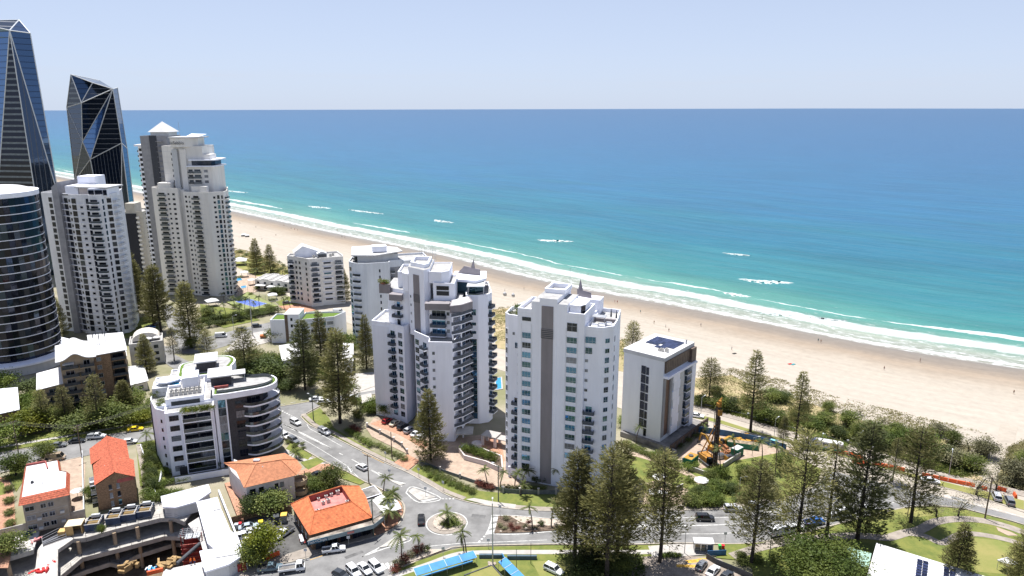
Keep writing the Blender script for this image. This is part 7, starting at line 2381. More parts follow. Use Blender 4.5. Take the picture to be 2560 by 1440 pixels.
PINES = {
 'open': pine_meshes(1,22,4.3,0.85,0.24,0.62,0.10),
 'dense': pine_meshes(2,22,4.2,1.5,0.16,0.70,0.02),
 'tall': pine_meshes(3,22,3.6,1.0,0.30,0.60,0.12),
 'cone': pine_meshes(4,22,4.6,1.5,0.06,0.95,0.03),
 'dark': pine_meshes(5,22,4.6,1.5,0.12,0.72,0.04, PINED),
 'sparse': pine_meshes(6,22,3.4,0.7,0.22,0.8,0.2),
 'dune': pine_meshes(7,22,3.6,0.95,0.30,0.85,0.12),
    'open2': pine_meshes(8,22,4.4,0.95,0.22,0.55,0.12),
 'ragged': pine_meshes(9,22,4.8,0.9,0.18,0.5,0.22),
 'dense2': pine_meshes(10,22,4.0,1.4,0.12,0.6,0.06),
 'cone2': pine_meshes(15,22,4.8,1.3,0.08,0.85,0.08),
}
def pine(kind, base, ytop, label, group=None, wid=1.0, rz=None):
 g = G(*base)
 h = max(4.0, HZ(g, ytop))
 s = h / 22.0
 t = thing('norfolk_pine', label, 'pine tree', (*g, 0), rnd.random() * 6.28 if rz is None else rz, group)
 t.rotation_euler[0], t.rotation_euler[1] = rnd.gauss(0,0.012), rnd.gauss(0,0.012)
 tk, cr = PINES[kind]
 w = s * wid * 1.14
 ob('trunk', tk, t, sc=(s, s, s)); ob('crown', cr, t, sc=(w, w, s))
 return t
PL = [
 ('dense', (1437,1402),1127, 'dense green Norfolk pine, leftmost of the clump in front of the strip tower', 1.05),
 ('open', (1517,1446),1124, 'tall Norfolk pine at the bottom centre with its dark trunk running out of frame', 1.05),
 ('dense2', (1543,1405),1106, 'dense Norfolk pine standing right behind the bottom-centre pine', 0.95),
 ('open2', (1649,1406),1128, 'Norfolk pine with a long bare trunk left of the bus shelter', 1.05),
 ('open2', (1878,1406),1153, 'olive Norfolk pine with a dark trunk right of the bus shelter', 1.05),
 ('ragged', (1992,1366),1082, 'wide airy Norfolk pine in front of the row of parked cars', 1.1),
 ('sparse', (2066,1342),1100, 'thin see-through Norfolk pine between the airy and the dark pine', 1.0),
 ('dark', (2143,1348),1058, 'darkest broad Norfolk pine beside the park path', 1.05),
 ('ragged', (2276,1307),1072, 'Norfolk pine at the road bend with a round shadow at its foot', 1.0),
 ('cone', (2386,1462),1310, 'young conical Norfolk pine on the park lawn at the bottom', 1.25),
 ('cone2', (2556,1470),1312, 'Norfolk pine cut off by the right edge of the park', 1.3),
 ('dune', (1876,1079),878, 'tall narrow Norfolk pine beside the promenade, left of two', 0.95),
 ('dune', (1989,1104),931, 'narrow Norfolk pine with a forked tip beside the promenade, right of two', 1.0),
 ('open', (1772,1008),897, 'broad shaggy pine in the dune scrub just right of the slab block', 1.5),
 ('open', (1578,915),804, 'pine peeping over the left shoulder of the slab block', 1.25),
 ('cone', (1077,1150),974, 'tall conical Norfolk pine by the driveway of the stepped tower', 1.15),
 ('dark', (763,975),800, 'dark Norfolk pine left of the pair by the side street corner', 1.05),
 ('cone2', (806,930),778, 'Norfolk pine rising behind the dark pair at the centre', 0.95),
 ('dense2', (850,1058),826, 'largest dense Norfolk pine on the street corner at the centre', 1.05),
 ('cone', (917,922),788, 'Norfolk pine hugging the left wall of the stepped tower', 0.95),
 ('dense', (477,868),703, 'big Norfolk pine in front of the cream tower', 1.05),
 ('dense', (403,828),662, 'Norfolk pine on the verge left of the cream tower', 1.0),
 ('cone2', (384,814),672, 'Norfolk pine just behind the verge pine left of the cream tower', 0.9),
 ('dense2', (335,788),628, 'Norfolk pine against the curvy white tower', 1.0),
 ('dense', (347,800),650, 'shorter Norfolk pine against the curvy white tower', 0.9),
 ('cone', (643,682),597, 'neat conical pine on the beach lawn, taller of the two', 1.2),
 ('cone2', (677,684),611, 'neat conical pine on the beach lawn, shorter of the two', 1.2),
 ('sparse', (247,1072),935, 'feathery young pine in front of the brown brick block, rightmost of three', 1.3),
 ('sparse', (169,1066),964, 'feathery young pine in front of the brown brick block, middle of three', 1.4),
 ('sparse', (112,1072),972, 'feathery young pine in front of the brown brick block, leftmost of three', 1.5),
 ('cone', (368,934),836, 'conical pine in front of the vaulted villa', 1.25),
 ('sparse', (436,902),818, 'thin bare pine right of the vaulted villa', 1.2),
 ('open', (520,900),824, 'spreading pine behind the wavy apartment block', 1.4),
 ('dense', (318,1042),950, 'bushy pine right of the brown brick block', 1.3),
 ('open', (617,960),820, 'wide bushy pine above the curved rooftop', 1.4),
 ('cone', (862,756),672, 'small pine between the mid-rise and the scaffolded tower', 1.1),
 ('cone', (152,845),745, 'pine squeezed between the round tower and the curvy tower', 1.1),
 ('dune', (1955,1128),1042, 'small dark pine beside the esplanade hoarding', 1.1),
 ('sparse', (2230,1205),1095, 'slim pine behind the orange barriers', 1.2),
]
for k, b, yt, lb, wd in PL:
 pine(k, b, yt, lb, None, wd)

# ---- palms
def palm_meshes(seed, h=7.0, n=15, fl=2.4, droop=1.0, thick=0.14):
 r = random.Random(seed)
 tk = MB()
 lean = (r.gauss(0,0.04), r.gauss(0,0.04))
 P_ = [Vector((lean[0] * h * (k / 6) ** 2 * 3, lean[1] * h * (k / 6) ** 2 * 3, h * k / 6)) for k in range(7)]
 for k in range(6):
  tk.tube(P_[k], P_[k + 1], thick * (1.25 - 0.5 * k / 6), thick * (1.25 - 0.5 * (k + 1) / 6),7, cap=False)
 top = P_[-1]
 cr = MB()
 for i in range(n):
  a = 6.283 * i / n + r.gauss(0,0.2)
  el = r.uniform(-0.25,1.15)
  L = fl * r.uniform(0.8,1.15)
  d = Vector((math.cos(a), math.sin(a),0))
  s = Vector((-math.sin(a), math.cos(a),0))
  def bp(t):
   return top + d * L * t * math.cos(el * (1 - 0.3 * t)) + Vector((0,0, L * (math.sin(el) * t - droop * 0.62 * t * t)))
  m = 9
  for k in range(m):
   t0, t1 = k / m, (k + 1) / m
   p, q = bp(t0), bp(t1)
   w = 0.42 * L / 2.4 * math.sin(math.pi * min(0.97,0.12 + 0.85 * t0)) + 0.05
   for sg in (-1,1):
    tip = p.lerp(q, 0.9) + s * sg * w + Vector((0,0,-w * 0.55)) + d * w * 0.35
    cr.add([p, q, tip], [(0,1,2)])
 return tk.mesh('trunk', BARKP, True), cr.mesh('crown', PALML)
PALMS = [palm_meshes(11,7,15,2.2), palm_meshes(12,7,17,2.6,0.9), palm_meshes(13,7,13,2.0,1.2), palm_meshes(14,7,22,2.3,0.8)]
def palm(base, ycrown, kind, label, group=None, cw=1.0):
 g = G(*base)
 h = max(1.6, HZ(g, ycrown))
 t = thing('palm_tree', label, 'palm tree', (*g, 0), rnd.random() * 6.28, group)
 tk, cr = PALMS[kind]
 ob('trunk', tk, t, sc=(1,1, h / 7.0))
 ob('crown', cr, t, (0,0, h - 7.0 * cw),0, cw)
 return t
for b, yc, k, lb, cw in (
 ((959,1236),1200,3, 'fan palm at the corner shop terrace, farthest from the roundabout', 1.05),
 ((981,1262),1224,3, 'fan palm at the corner shop terrace, second from the far end', 1.15),
 ((985,1284),1247,3, 'fan palm at the corner shop terrace, third from the far end', 1.15),
 ((968,1308),1270,3, 'fan palm at the corner shop terrace, nearest the street', 1.2),
 ((1122,1314),1288,1, 'bushy palm in the middle of the roundabout', 1.15),
 ((1005,1398),1330,1, 'tall shaggy palm at the verge bed below the roundabout', 1.05),
 ((1050,1387),1346,2, 'small palm beside bronze shrubs on the verge bed', 1.0),
 ((1166,1392),1332,0, 'feather palm on the verge right below the roundabout', 1.0),
 ((1159,1378),1334,2, 'second thin palm trunk right below the roundabout', 0.8),
 ((1331,1322),1272,0, 'feather palm in the pebble splitter island', 1.0),
 ((1378,1318),1262,0, 'feather palm at the right end of the pebble splitter island', 1.0),
 ((1287,1215),1178,3, 'palm at the foot of the strip tower, leftmost', 1.0),
 ((1306,1210),1172,3, 'palm at the foot of the strip tower, next to the leftmost', 1.1),
 ((1382,1212),1170,2, 'thin palm beside the grey strip at the foot of the strip tower', 0.8),
 ((1590,1108),1064,0, 'palm in front of the slab block wall', 0.9),
 ((894,1035),965,1, 'palm left of the stepped tower by the corner garden', 1.2),
 ((740,1140),1125,3, 'short palm on the verge in front of the wavy block', 1.1),
 ((366,1105),1080,0, 'palm in front of the wavy block on the back street', 1.2),
 ((308,945),918,1, 'palm among the low houses behind the brown brick block', 1.1),
 ((1836,1150),1098,0, 'palm at the garden edge of the beachfront site, left', 1.0),
 ((1905,1150),1100,1, 'palm at the garden edge of the beachfront site, right', 1.1),
 ((1938,1185),1120,1, 'tall palm on the green lawn behind the beachfront site', 1.0),
 ((1800,1185),1120,0, 'thin palm beside the concrete barrier', 0.9),
 ((1755,1095),1062,0, 'palm between the slab block and the piling rig', 0.8),
 ((1300,1238),1208,3, 'palm behind the lawn fence left of the strip tower', 0.9),
 ((1218,1215),1178,3, 'feathery palm beside the planter wall', 0.9),
 ((1250,1222),1180,0, 'palm by the green timber pole', 0.9)):
 palm(b, yc, k, lb, None, cw)
for i, (b, yc) in enumerate((((588,772),744),((612,775),745),((636,782),752),((650,776),744),((565,790),760),((600,800),768),((540,800),770),((640,700),675),((610,655),640),((590,650),636),((706,690),668),((728,690),665),((575,680),655),((585,665),645),((710,770),742),((727,778),745),((560,752),735),((552,805),778),((665,690),660),((695,672),655))):
 palm(b, yc, i % 4, 'slender palm in the resort gardens round the tennis court', 'palms in the resort gardens', 1.0)

# ---- broad-leaved trees and shrubs
def bush_meshes(seed, n_clump, per, leaf, mat, flat_=0.7, trunk=True, hollow=0.55):
 """unit bush (radius 1, height 2): clumps of leaf faces spread through the crown's volume round real limbs"""
 r = random.Random(seed)
 tk, cr = MB(), MB()
 if trunk:
  tk.tube((0,0,0),(0.03,0.02,0.75),0.075,0.055,6, cap=False)
 for c in range(n_clump):
  while True:
   p = Vector((r.uniform(-1,1), r.uniform(-1,1), r.uniform(-1,1)))
   if hollow < p.length < 1.0 or (p.length < 1 and r.random() < 0.25):
    break
  p = Vector((p.x * 0.82, p.y * 0.82,1.15 + p.z * flat_))
  if p.z < 0.35:
   p.z = 0.35 + r.random() * 0.2
  if trunk and c % 3 == 0:
   tk.tube((0.02,0.02, r.uniform(0.35,0.75)), p, 0.035,0.012,4, cap=False)
  cs = r.uniform(0.12,0.36)
  for k in range(per):
   q = p + Vector((r.gauss(0, cs), r.gauss(0, cs), r.gauss(0, cs * 0.7)))
   d = Vector((r.gauss(0,1), r.gauss(0,1), r.gauss(0,0.7) + 0.25)).normalized() * leaf * r.uniform(0.7,1.3)
   leaf_tri(cr, q, d, leaf * r.uniform(0.28,0.42), r)
 return (tk.mesh('trunk', BARK) if trunk else None), cr.mesh('crown', mat)
BUSH = {}
for i, (nm, mat) in enumerate((('g', LEAFG),('m', LEAFM),('d', LEAFD),('y', LEAFY),('r', LEAFR),('grey', LEAFGREY))):
 BUSH['shrub_' + nm] = bush_meshes(40 + i, 26,34,0.17, mat, 0.75, True, 0.4)
 BUSH['tree_' + nm] = bush_meshes(60 + i, 60,60,0.115, mat, 0.8, True, 0.55)
BUSH['canopy'] = bush_meshes(80,200,90,0.060, LEAFG, 0.62, True, 0.72)
BUSH['bare'] = bush_meshes(90,30,24,0.085, LEAFGREY, 0.75, True, 0.5)
BUSH['scrub'] = bush_meshes(81,70,34,0.10, LEAFGREY, 0.75, True, 0.2)
def bush(kind, base, w, h, label, name='shrub', cat='shrub', group=None):
 g = G(*base)
 t = thing(name, label, cat, (*g, 0), rnd.random() * 6.28, group)
 tk, cr = BUSH[kind]
 if tk:
  ob('trunk', tk, t, sc=(w, w, h / 2))
 ob('crown', cr, t, sc=(w * rnd.uniform(0.85,1.15), w * rnd.uniform(0.85,1.15), h / 2 * rnd.uniform(0.85,1.2)))
 return t
T = lambda kind, base, w, h, label: bush(kind, base, w, h, label, 'broadleaf_tree', 'tree')
T('canopy', (2052,1462),9.0,8.5, 'big round bright green tree canopy at the bottom right')
T('tree_y', (660,1400),4.2,7.6, 'yellow-green street tree in front of the shop car park')
T('tree_m', (632,1415),3.0,5.0, 'low dark green tree beside the site hoarding')
T('tree_m', (675,1278),5.2,5.6, 'bushy tree in front of the pink house, right one')
T('tree_d', (630,1290),3.4,5.0, 'bushy tree in front of the pink house, left one')
T('tree_m', (832,1215),4.0,5.4, 'wide garden tree between the pink house and the corner shop')
T('tree_g', (790,1222),3.0,3.6, 'light green garden tree left of the wide one behind the corner shop')
T('tree_m', (113,1148),3.4,4.6, 'small round street tree on the back street')
T('tree_g', (40,1190),4.0,6.6, 'tall garden shrub-tree left of the white-roofed flats')
T('tree_g', (-5,1120),6.0,9.0, 'tree cut by the left edge above the back street')
T('tree_y', (75,1085),5.4,6.4, 'yellow-green tree in front of the brown brick block, left')
T('tree_g', (65,1030),5.0,7.0, 'bright green palm-like tree left of the brown brick block')
T('tree_m', (200,1075),6.0,5.6, 'low spreading tree in front of the brown brick block')
T('tree_m', (280,1068),6.0,6.4, 'mid green tree right of the brick block feathery pines')
T('tree_g', (325,1022),4.4,6.4, 'round green tree behind the wavy block corner')
T('tree_y', (358,1058),3.6,4.4, 'yellow-green tree beside the wavy block on the back street')
T('tree_g', (15,975),5.0,6.0, 'fresh green tree in front of the round tower podium')
T('tree_d', (90,985),6.0,5.0, 'dark tree in the shade beside the round tower')
T('tree_d', (660,965),7.5,9.0, 'dark round tree right above the curved rooftop')
T('tree_m', (700,955),5.0,6.0, 'mid green tree beside the dark pines at the centre')
T('tree_d', (690,850),5.0,6.5, 'dark round tree in front of the low turf-roofed block')
T('tree_g', (860,868),5.0,7.0, 'green tree below the turf-roofed block right end')
T('tree_d', (725,975),4.4,5.0, 'dark tree at the back corner of the side street')
T('tree_m', (520,790),4.0,4.4, 'garden tree at the left end of the resort garden')
T('tree_d', (695,735),4.0,4.4, 'dark round tree left of the white mid-rise')
T('tree_g', (940,1030),3.4,4.4, 'leafy tree at the foot of the stepped tower, left')
T('tree_g', (968,1040),3.0,4.6, 'leafy palm-like tree at the foot of the stepped tower, right')
T('tree_g', (1560,1065),2.6,4.0, 'small green tree at the left foot of the slab block')
T('tree_m', (480,870),3.6,4.0, 'low tree under the big pine near the cream tower')
T('tree_g', (255,1335),0.9,2.4, 'tiny sapling beside the plywood hut')
T('tree_g', (228,1248),2.0,3.6, 'small bright tree between the two flats')
T('tree_m', (20,1385),3.6,4.6, 'dark garden tree at the left edge beside the excavation')
T('bare', (2340,1292),3.0,5.0, 'gnarled grey-green tree at the park path junction')
T('bare', (2395,1292),3.2,6.4, 'leaning coastal tree by the road bend')
T('bare', (2440,1238),4.2,6.2, 'bare-limbed coastal tree before the beach track')
T('bare', (2490,1226),3.4,6.0, 'bare-limbed coastal tree right of the beach track end')
T('tree_m', (1725,1262),2.6,3.0, 'dense garden tree beside the white gate posts')
T('tree_g', (1790,1230),2.8,3.6, 'bright garden tree below the piling rig')
T('tree_m', (1860,1200),2.8,4.0, 'dark garden tree in front of the green lawn')
T('tree_grey', (1920,1235),3.4,4.4, 'brownish garden tree at the lawn edge')
T('tree_m', (1960,1170),3.2,4.4, 'green garden tree at the far lawn corner')
T('tree_g', (1780,1260),2.6,3.0, 'light green garden tree near the street footpath')
T('tree_m', (1560,1262),2.8,4.2, 'leafy garden tree behind the bottom-centre pines')
T('tree_g', (1640,1258),2.2,2.8, 'leafy garden tree by the outdoor terrace')
T('tree_d', (1480,1418),5.0,4.2, 'dark undergrowth tree below the bottom-centre pines')
T('tree_m', (1555,1420),3.6,3.0, 'low green undergrowth right of the bottom-centre pines')
for i, (x, y, w, h, k) in enumerate(((1750,1012,5,5, 'tree_m'),(1800,1022,6,6, 'tree_m'),(1830,1025,5,5, 'tree_d'),(1905,1050,7,7, 'tree_g'),(1945,1060,6,6, 'tree_m'),(1930,1000,6.5,6, 'tree_m'),(1960,1005,5,4.6, 'tree_d'),(2030,1075,6,6, 'tree_g'),(2060,1060,5,5, 'tree_m'),
          (2095,1095,5,4.6, 'tree_d'),(2120,1065,6,6, 'tree_m'),(2150,1098,6,6.5, 'tree_m'),(2185,1085,6,6, 'tree_g'),(2070,1030,4,4, 'tree_m'),(2150,1036,4.5,4, 'bare'),(2215,1120,6,7, 'tree_d'),(2260,1120,7,8, 'tree_g'),(2310,1130,7,8, 'tree_g'),(2355,1150,6,6.5, 'tree_d'),
          (2300,1090,5,4.5, 'bare'),(2390,1160,7,7, 'tree_grey'),(2430,1175,6,6, 'tree_m'),(2420,1130,6,6, 'bare'),(2460,1140,6,6, 'tree_grey'),(2380,1110,5,5, 'tree_m'),(2540,1205,7,7.5, 'tree_grey'),(2565,1170,6,5, 'tree_m'),(2350,1090,5,4.5, 'tree_grey'),(1790,985,4,4, 'tree_m'),
          (1870,1015,5,5, 'tree_m'),(1995,1050,5,5, 'tree_g'),(2240,1085,5,5, 'tree_m'),(2205,1056,4,3.2, 'bare'),(2010,1025,4,3.6, 'tree_m'),(2100,1120,3.4,2.6, 'tree_g'),(2045,1100,3.6,2.6, 'tree_g'))):
 sp = {'tree_d': ('dark green coastal tree in the dune thicket behind the promenade', 'dark trees of the dune thicket'), 'tree_m': ('mid green coastal tree in the dune thicket behind the promenade', 'mid green trees of the dune thicket'), 'tree_g': ('bright green coastal tree in the dune thicket behind the promenade', 'bright trees of the dune thicket'), 'bare': ('thin brown-grey bush among the dune grass behind the thicket', 'thin bushes in the dune grass'), 'tree_grey': ('grey-green scraggy bush-tree in the dune thicket behind the promenade', 'grey trees of the dune thicket')}[k]
 bush(k, (x, y), w * 0.62, h * 0.75, sp[0], 'coastal_tree', 'tree', sp[1])
def belt(lst, label, group):
 for (k, x, y, w, h) in lst:
  bush(k, (x, y), w, h, label, 'broadleaf_tree', 'tree', group)
belt([(('tree_m', 'tree_g', 'tree_d', 'tree_m')[i % 4], 70 + i * 23,1072 - i * 2 - (i % 3) * 9,4.0 + (i % 3) * 0.8,4.6 + (i % 4) * 0.7) for i in range(13)], 'leafy tree in the green belt in front of the brown brick block', 'green belt before the brown brick block')
belt([(('tree_g', 'tree_m')[i % 2], 20 + (i * 17) % 90,1000 + (i * 29) % 70,3.6,4.4) for i in range(8)], 'leafy tree in the shady yard left of the brown brick block', 'yard trees left of the brown brick block')
belt([(('tree_d', 'tree_m', 'tree_g')[i % 3], 590 + (i * 29) % 120,905 + (i * 19) % 62,4.4,5.4) for i in range(11)], 'broad tree in the thicket above the curved rooftop', 'thicket above the curved rooftop')
belt([(('tree_m', 'tree_g')[i % 2], 735 + (i * 31) % 140,880 + (i * 23) % 100,3.2,4.2) for i in range(11)], 'garden tree in the yards around the centre pines', 'garden trees around the centre pines')
belt([(('tree_g', 'tree_m', 'tree_d')[i % 3], 505 + i * 17,812 - i * 3,2.6,3.2) for i in range(11)], 'small tree behind the resort street hedge', 'trees behind the resort hedge')
belt([(('tree_g', 'tree_m')[i % 2], 890 + (i * 19) % 50,1008 + (i * 13) % 42,2.2,2.6) for i in range(6)], 'small garden tree on the corner left of the stepped tower', 'corner garden trees')
belt([(('tree_g', 'tree_m', 'tree_d')[i % 3], 1730 + (i * 47) % 210,1172 + (i * 29) % 76,2.2,2.8) for i in range(7)], 'leafy tree in the lush plot below the beachfront site', 'trees of the lush plot')
belt([(('tree_m', 'tree_d')[i % 2], 372 + (i * 11) % 22,1128 + i * 14,1.9,3.2) for i in range(8)], 'slim garden tree along the left wall of the wavy block', 'trees along the left wall of the wavy block')
def shrubs(lst, label, group, name='shrub'):
 for (k, x, y, w, h) in lst:
  bush(k, (x, y), w, h, label, name, 'shrub', group)
shrubs([('shrub_g', 872 + i * 11,1080 + i * 7,1.5,1.5) for i in range(6)], 'round green shrub in the bed below the parked cars', 'shrubs below parked cars')
shrubs([('shrub_m', 946 + i * 13,1116 + i * 7,1.3,1.3) for i in range(6)], 'olive shrub in the bed along the driveway fence', 'shrubs along the driveway fence')
shrubs([('shrub_r', 884,1076,2.0,1.8),('shrub_r', 892,1080,1.6,1.4)], 'dark red shrub left of the forecourt', 'dark red shrubs left of the forecourt')
shrubs([('shrub_r', 1195 + i * 11,1213 + i * 3,1.4,1.5) for i in range(4)], 'bronze shrub in the bed behind the pole', 'bronze shrubs behind the pole')
shrubs([('shrub_m', 1068 + i * 16,1176 + i * 8,1.5,1.5) for i in range(8)], 'green shrub in the roadside bed left of the strip tower', 'roadside shrubs left of the strip tower')
shrubs([('shrub_g', 1075 + i * 18,1192 + i * 7,1.2,1.1) for i in range(6)], 'light green low shrub at the front of the roadside bed', 'low roadside shrubs')
shrubs([('shrub_g', 1165 + i * 14,1135 + i * 5,1.7,3.6) for i in range(6)], 'clipped green shrub inside the big planter', 'shrubs inside the big planter')
shrubs([('shrub_m', 1260 + i * 16,1225,1.2,1.4) for i in range(7)], 'low dark shrub at the foot of the strip tower', 'shrubs at the strip tower foot')
shrubs([('shrub_d', 1340 + i * 22,1208 - i, 1.4,2.0) for i in range(5)], 'dark shrub beside the entrance steps of the strip tower', 'dark shrubs at the strip tower entrance')
shrubs([('shrub_m', 1565 + i * 14,1112 + i * 7,1.6,1.7) for i in range(8)], 'hedge shrub between the lawn and the slab block wall', 'hedge shrubs under the slab block')
shrubs([('shrub_g', 1640 + i * 14,1142 + i * 7,2.0,2.0) for i in range(5)], 'lush bright shrub beside the blue hoarding corner', 'bright shrubs by the hoarding')
shrubs([('shrub_d', 1700 + i * 20,1118 - i * 12,1.3,1.6) for i in range(4)], 'dark hanging shrub on the slab block podium', 'podium shrubs')
shrubs([(('shrub_g', 'shrub_m', 'shrub_d')[i % 3], 1725 + (i * 37) % 200,1205 + (i * 23) % 55,1.7,1.9) for i in range(16)], 'garden shrub in the lush plot right of the strip tower', 'shrubs of the lush plot')
shrubs([('shrub_m', 1728 + i * 16,1268 - i * 1,1.1,1.1) for i in range(6)], 'low shrub on the street lawn of the lush plot', 'street lawn shrubs')
shrubs([(('shrub_m', 'shrub_g')[i % 2], 1520 + (i * 53) % 170,1190 + (i * 31) % 60,1.5,1.7) for i in range(8)], 'garden shrub behind the bottom-centre pines', 'shrubs behind the bottom-centre pines')
shrubs([('shrub_r', 1012,1408,1.5,2.0),('shrub_r', 988,1430,1.3,1.7),('shrub_r', 1040,1384,1.3,1.7),('shrub_r', 1055,1378,1.2,1.6)], 'round bronze shrub on the verge bed', 'bronze shrubs on the verge bed')
shrubs([('shrub_grey', 995,1418,1.4,1.7),('shrub_grey', 1025,1394,1.4,1.8),('shrub_d', 1068,1382,0.9,2.0)], 'grey-green spiky shrub on the verge bed', 'grey shrubs on the verge bed')
shrubs([('shrub_r', 1278,1318,1.0,0.9),('shrub_r', 1295,1322,0.9,0.8),('shrub_r', 1283,1326,0.8,0.7),('shrub_r', 1322,1308,0.8,0.6)], 'low bronze shrub on the splitter island', 'bronze shrubs on the splitter island')
shrubs([('shrub_grey', 1265,1300,1.0,1.2),('shrub_grey', 1250,1318,0.8,0.9),('shrub_grey', 1262,1324,0.7,0.8),('shrub_grey', 1312,1318,0.7,0.8),('shrub_d', 1352,1314,1.1,1.2),('shrub_grey', 1338,1322,0.6,0.6)], 'grey succulent clump on the splitter island', 'succulents on the splitter island')
shrubs([('shrub_m', 1112,1312,1.2,1.0),('shrub_g', 1138,1312,1.6,1.0),('shrub_m', 1128,1304,1.4,1.2),('shrub_m', 1120,1318,1.0,0.8)], 'low planting at the foot of the roundabout palm', 'roundabout planting')
shrubs([('shrub_m', 1090 + (i * 17) % 26,1300 + (i * 13) % 22,0.25,0.3) for i in range(7)], 'tiny tuft in the roundabout pebbles', 'tufts in the roundabout pebbles')
shrubs([('shrub_m', 1290 + (i * 29) % 110,1294 + (i * 7) % 16,0.28,0.35) for i in range(9)], 'tiny tuft in the splitter island pebbles', 'tufts in the splitter pebbles')
shrubs([('shrub_d', 505 + i * 19,822 - i * 4,2.4,2.6) for i in range(11)], 'dark hedge shrub along the resort garden street side', 'resort street hedge')
shrubs([(('shrub_g', 'shrub_m')[i % 2], 585 + (i * 41) % 150,650 + (i * 29) % 130,1.7,1.8) for i in range(30)], 'garden shrub in the resort grounds', 'resort garden shrubs')
shrubs([('shrub_d', 600 + i * 17,632 + i * 7,2.0,1.6) for i in range(9)], 'dark low scrub along the dune edge of the resort', 'resort dune scrub')
shrubs([('shrub_g', 378 + (i * 13) % 40,1130 + (i * 19) % 120,1.4,1.9) for i in range(16)], 'leafy garden shrub left of the wavy block', 'shrubs left of the wavy block')
shrubs([('shrub_g', 365 + i * 11,1245 + (i * 7) % 14,1.8,2.4) for i in range(9)], 'bright leafy shrub behind the top site shed', 'shrubs behind the top site shed')
shrubs([('shrub_g', 408 + i * 12,1212 - i * 2,1.2,1.5) for i in range(6)], 'bright hedge shrub at the front of the wavy block', 'front hedge of the wavy block')
shrubs([('shrub_d', 500 + i * 9,1178 - i * 2,1.5,2.2) for i in range(6)], 'dark hedge shrub beside the wavy block entrance', 'entrance hedge of the wavy block')
shrubs([('shrub_m', 20 + (i * 31) % 30,1200 + (i * 29) % 120,1.3,1.5) for i in range(9)], 'garden shrub along the brick path at the left', 'shrubs along the brick path')
shrubs([('shrub_m', 768 + (i * 17) % 60,1195 + (i * 11) % 35,1.5,1.6) for i in range(9)], 'garden shrub between the pink house and the shop', 'shrubs between pink house and shop')
shrubs([('shrub_m', 100 + i * 26,1060 - i * 2,2.2,2.2) for i in range(10)], 'garden shrub in front of the brown brick block', 'shrubs before the brown brick block')
shrubs([('shrub_g', 320 + (i * 23) % 60,985 + (i * 17) % 60,1.8,1.8) for i in range(12)], 'garden shrub in the yards left of the wavy block', 'yard shrubs left of the wavy block')
shrubs([('shrub_m', 700 + (i * 37) % 180,920 + (i * 23) % 60,1.8,1.8) for i in range(18)], 'garden shrub under the centre pines', 'shrubs under the centre pines')
shrubs([('shrub_m', 1850 + (i * 41) % 120,1390 + (i * 13) % 24,1.2,1.2) for i in range(10)], 'low shrub beside the car park fence', 'shrubs beside the car park fence')
shrubs([('shrub_g', 1660 + i * 9,1392,0.9,1.0) for i in range(5)], 'low light green shrub under the bare-trunk pine', 'shrubs under the bare-trunk pine')
shrubs([('shrub_m', 720 + (i * 19) % 40,1108 + (i * 7) % 24,0.9,0.9) for i in range(6)], 'small shrub on the verge in front of the wavy block', 'verge shrubs of the wavy block')
# rooftop planting belongs to its buildings
def roof_plants(lst, label, group):
 for (k, x, y, z, w, h) in lst:
  t = thing('rooftop_shrub', label, 'shrub', (x, y, z), rnd.random() * 6, group)
  ob('crown', BUSH[k][1], t, (0,0,-0.3 * h / 2), sc=(w, w, h / 2))
def loc(o, r, p):
 a = R(r)
 return (o[0] + p[0] * math.cos(a) - p[1] * math.sin(a), o[1] + p[0] * math.sin(a) + p[1] * math.cos(a))
roof_plants([(('shrub_g', 'shrub_y', 'shrub_g')[i % 3], *loc((-95,179.9),21,(4.8 + i * 1.0,-1.5)),18.7,1.2,2.2) for i in range(8)], 'trailing green plant in the white balcony planter', 'plants in the balcony planter')
roof_plants([('shrub_g', *loc((-95,179.9),21,(-1.6,5.4)),19.2,1.1,1.3),('shrub_g', *loc((-95,179.9),21,(-1.4,9.4)),18.6,1.4,1.6),('shrub_m', *loc((-95,179.9),21,(-3.6,15)),18.4,1.6,2.6)], 'green plant on the left terraces of the wavy block', 'plants on the left terraces')
roof_plants([('shrub_y', -41.5,220.5,45.4,1.3,2.2),('shrub_g', -40,220.2,45.4,1.2,1.8),('shrub_r', -40.8,219.8,45.4,1.0,1.0)], 'plant in the grey roof planter of the stepped tower', 'plants in the grey roof planter')
roof_plants([('shrub_g', *loc((10.1,175),-20,(-11.6,7)),46,1.2,3.0),('shrub_m', *loc((10.1,175),-20,(-10.2,3.2)),46,1.0,2.2),('shrub_m', *loc((10.1,175),-20,(-12.4,4.2)),46,0.9,1.6)], 'green plant on the roof garden of the strip tower', 'plants on the strip tower roof')

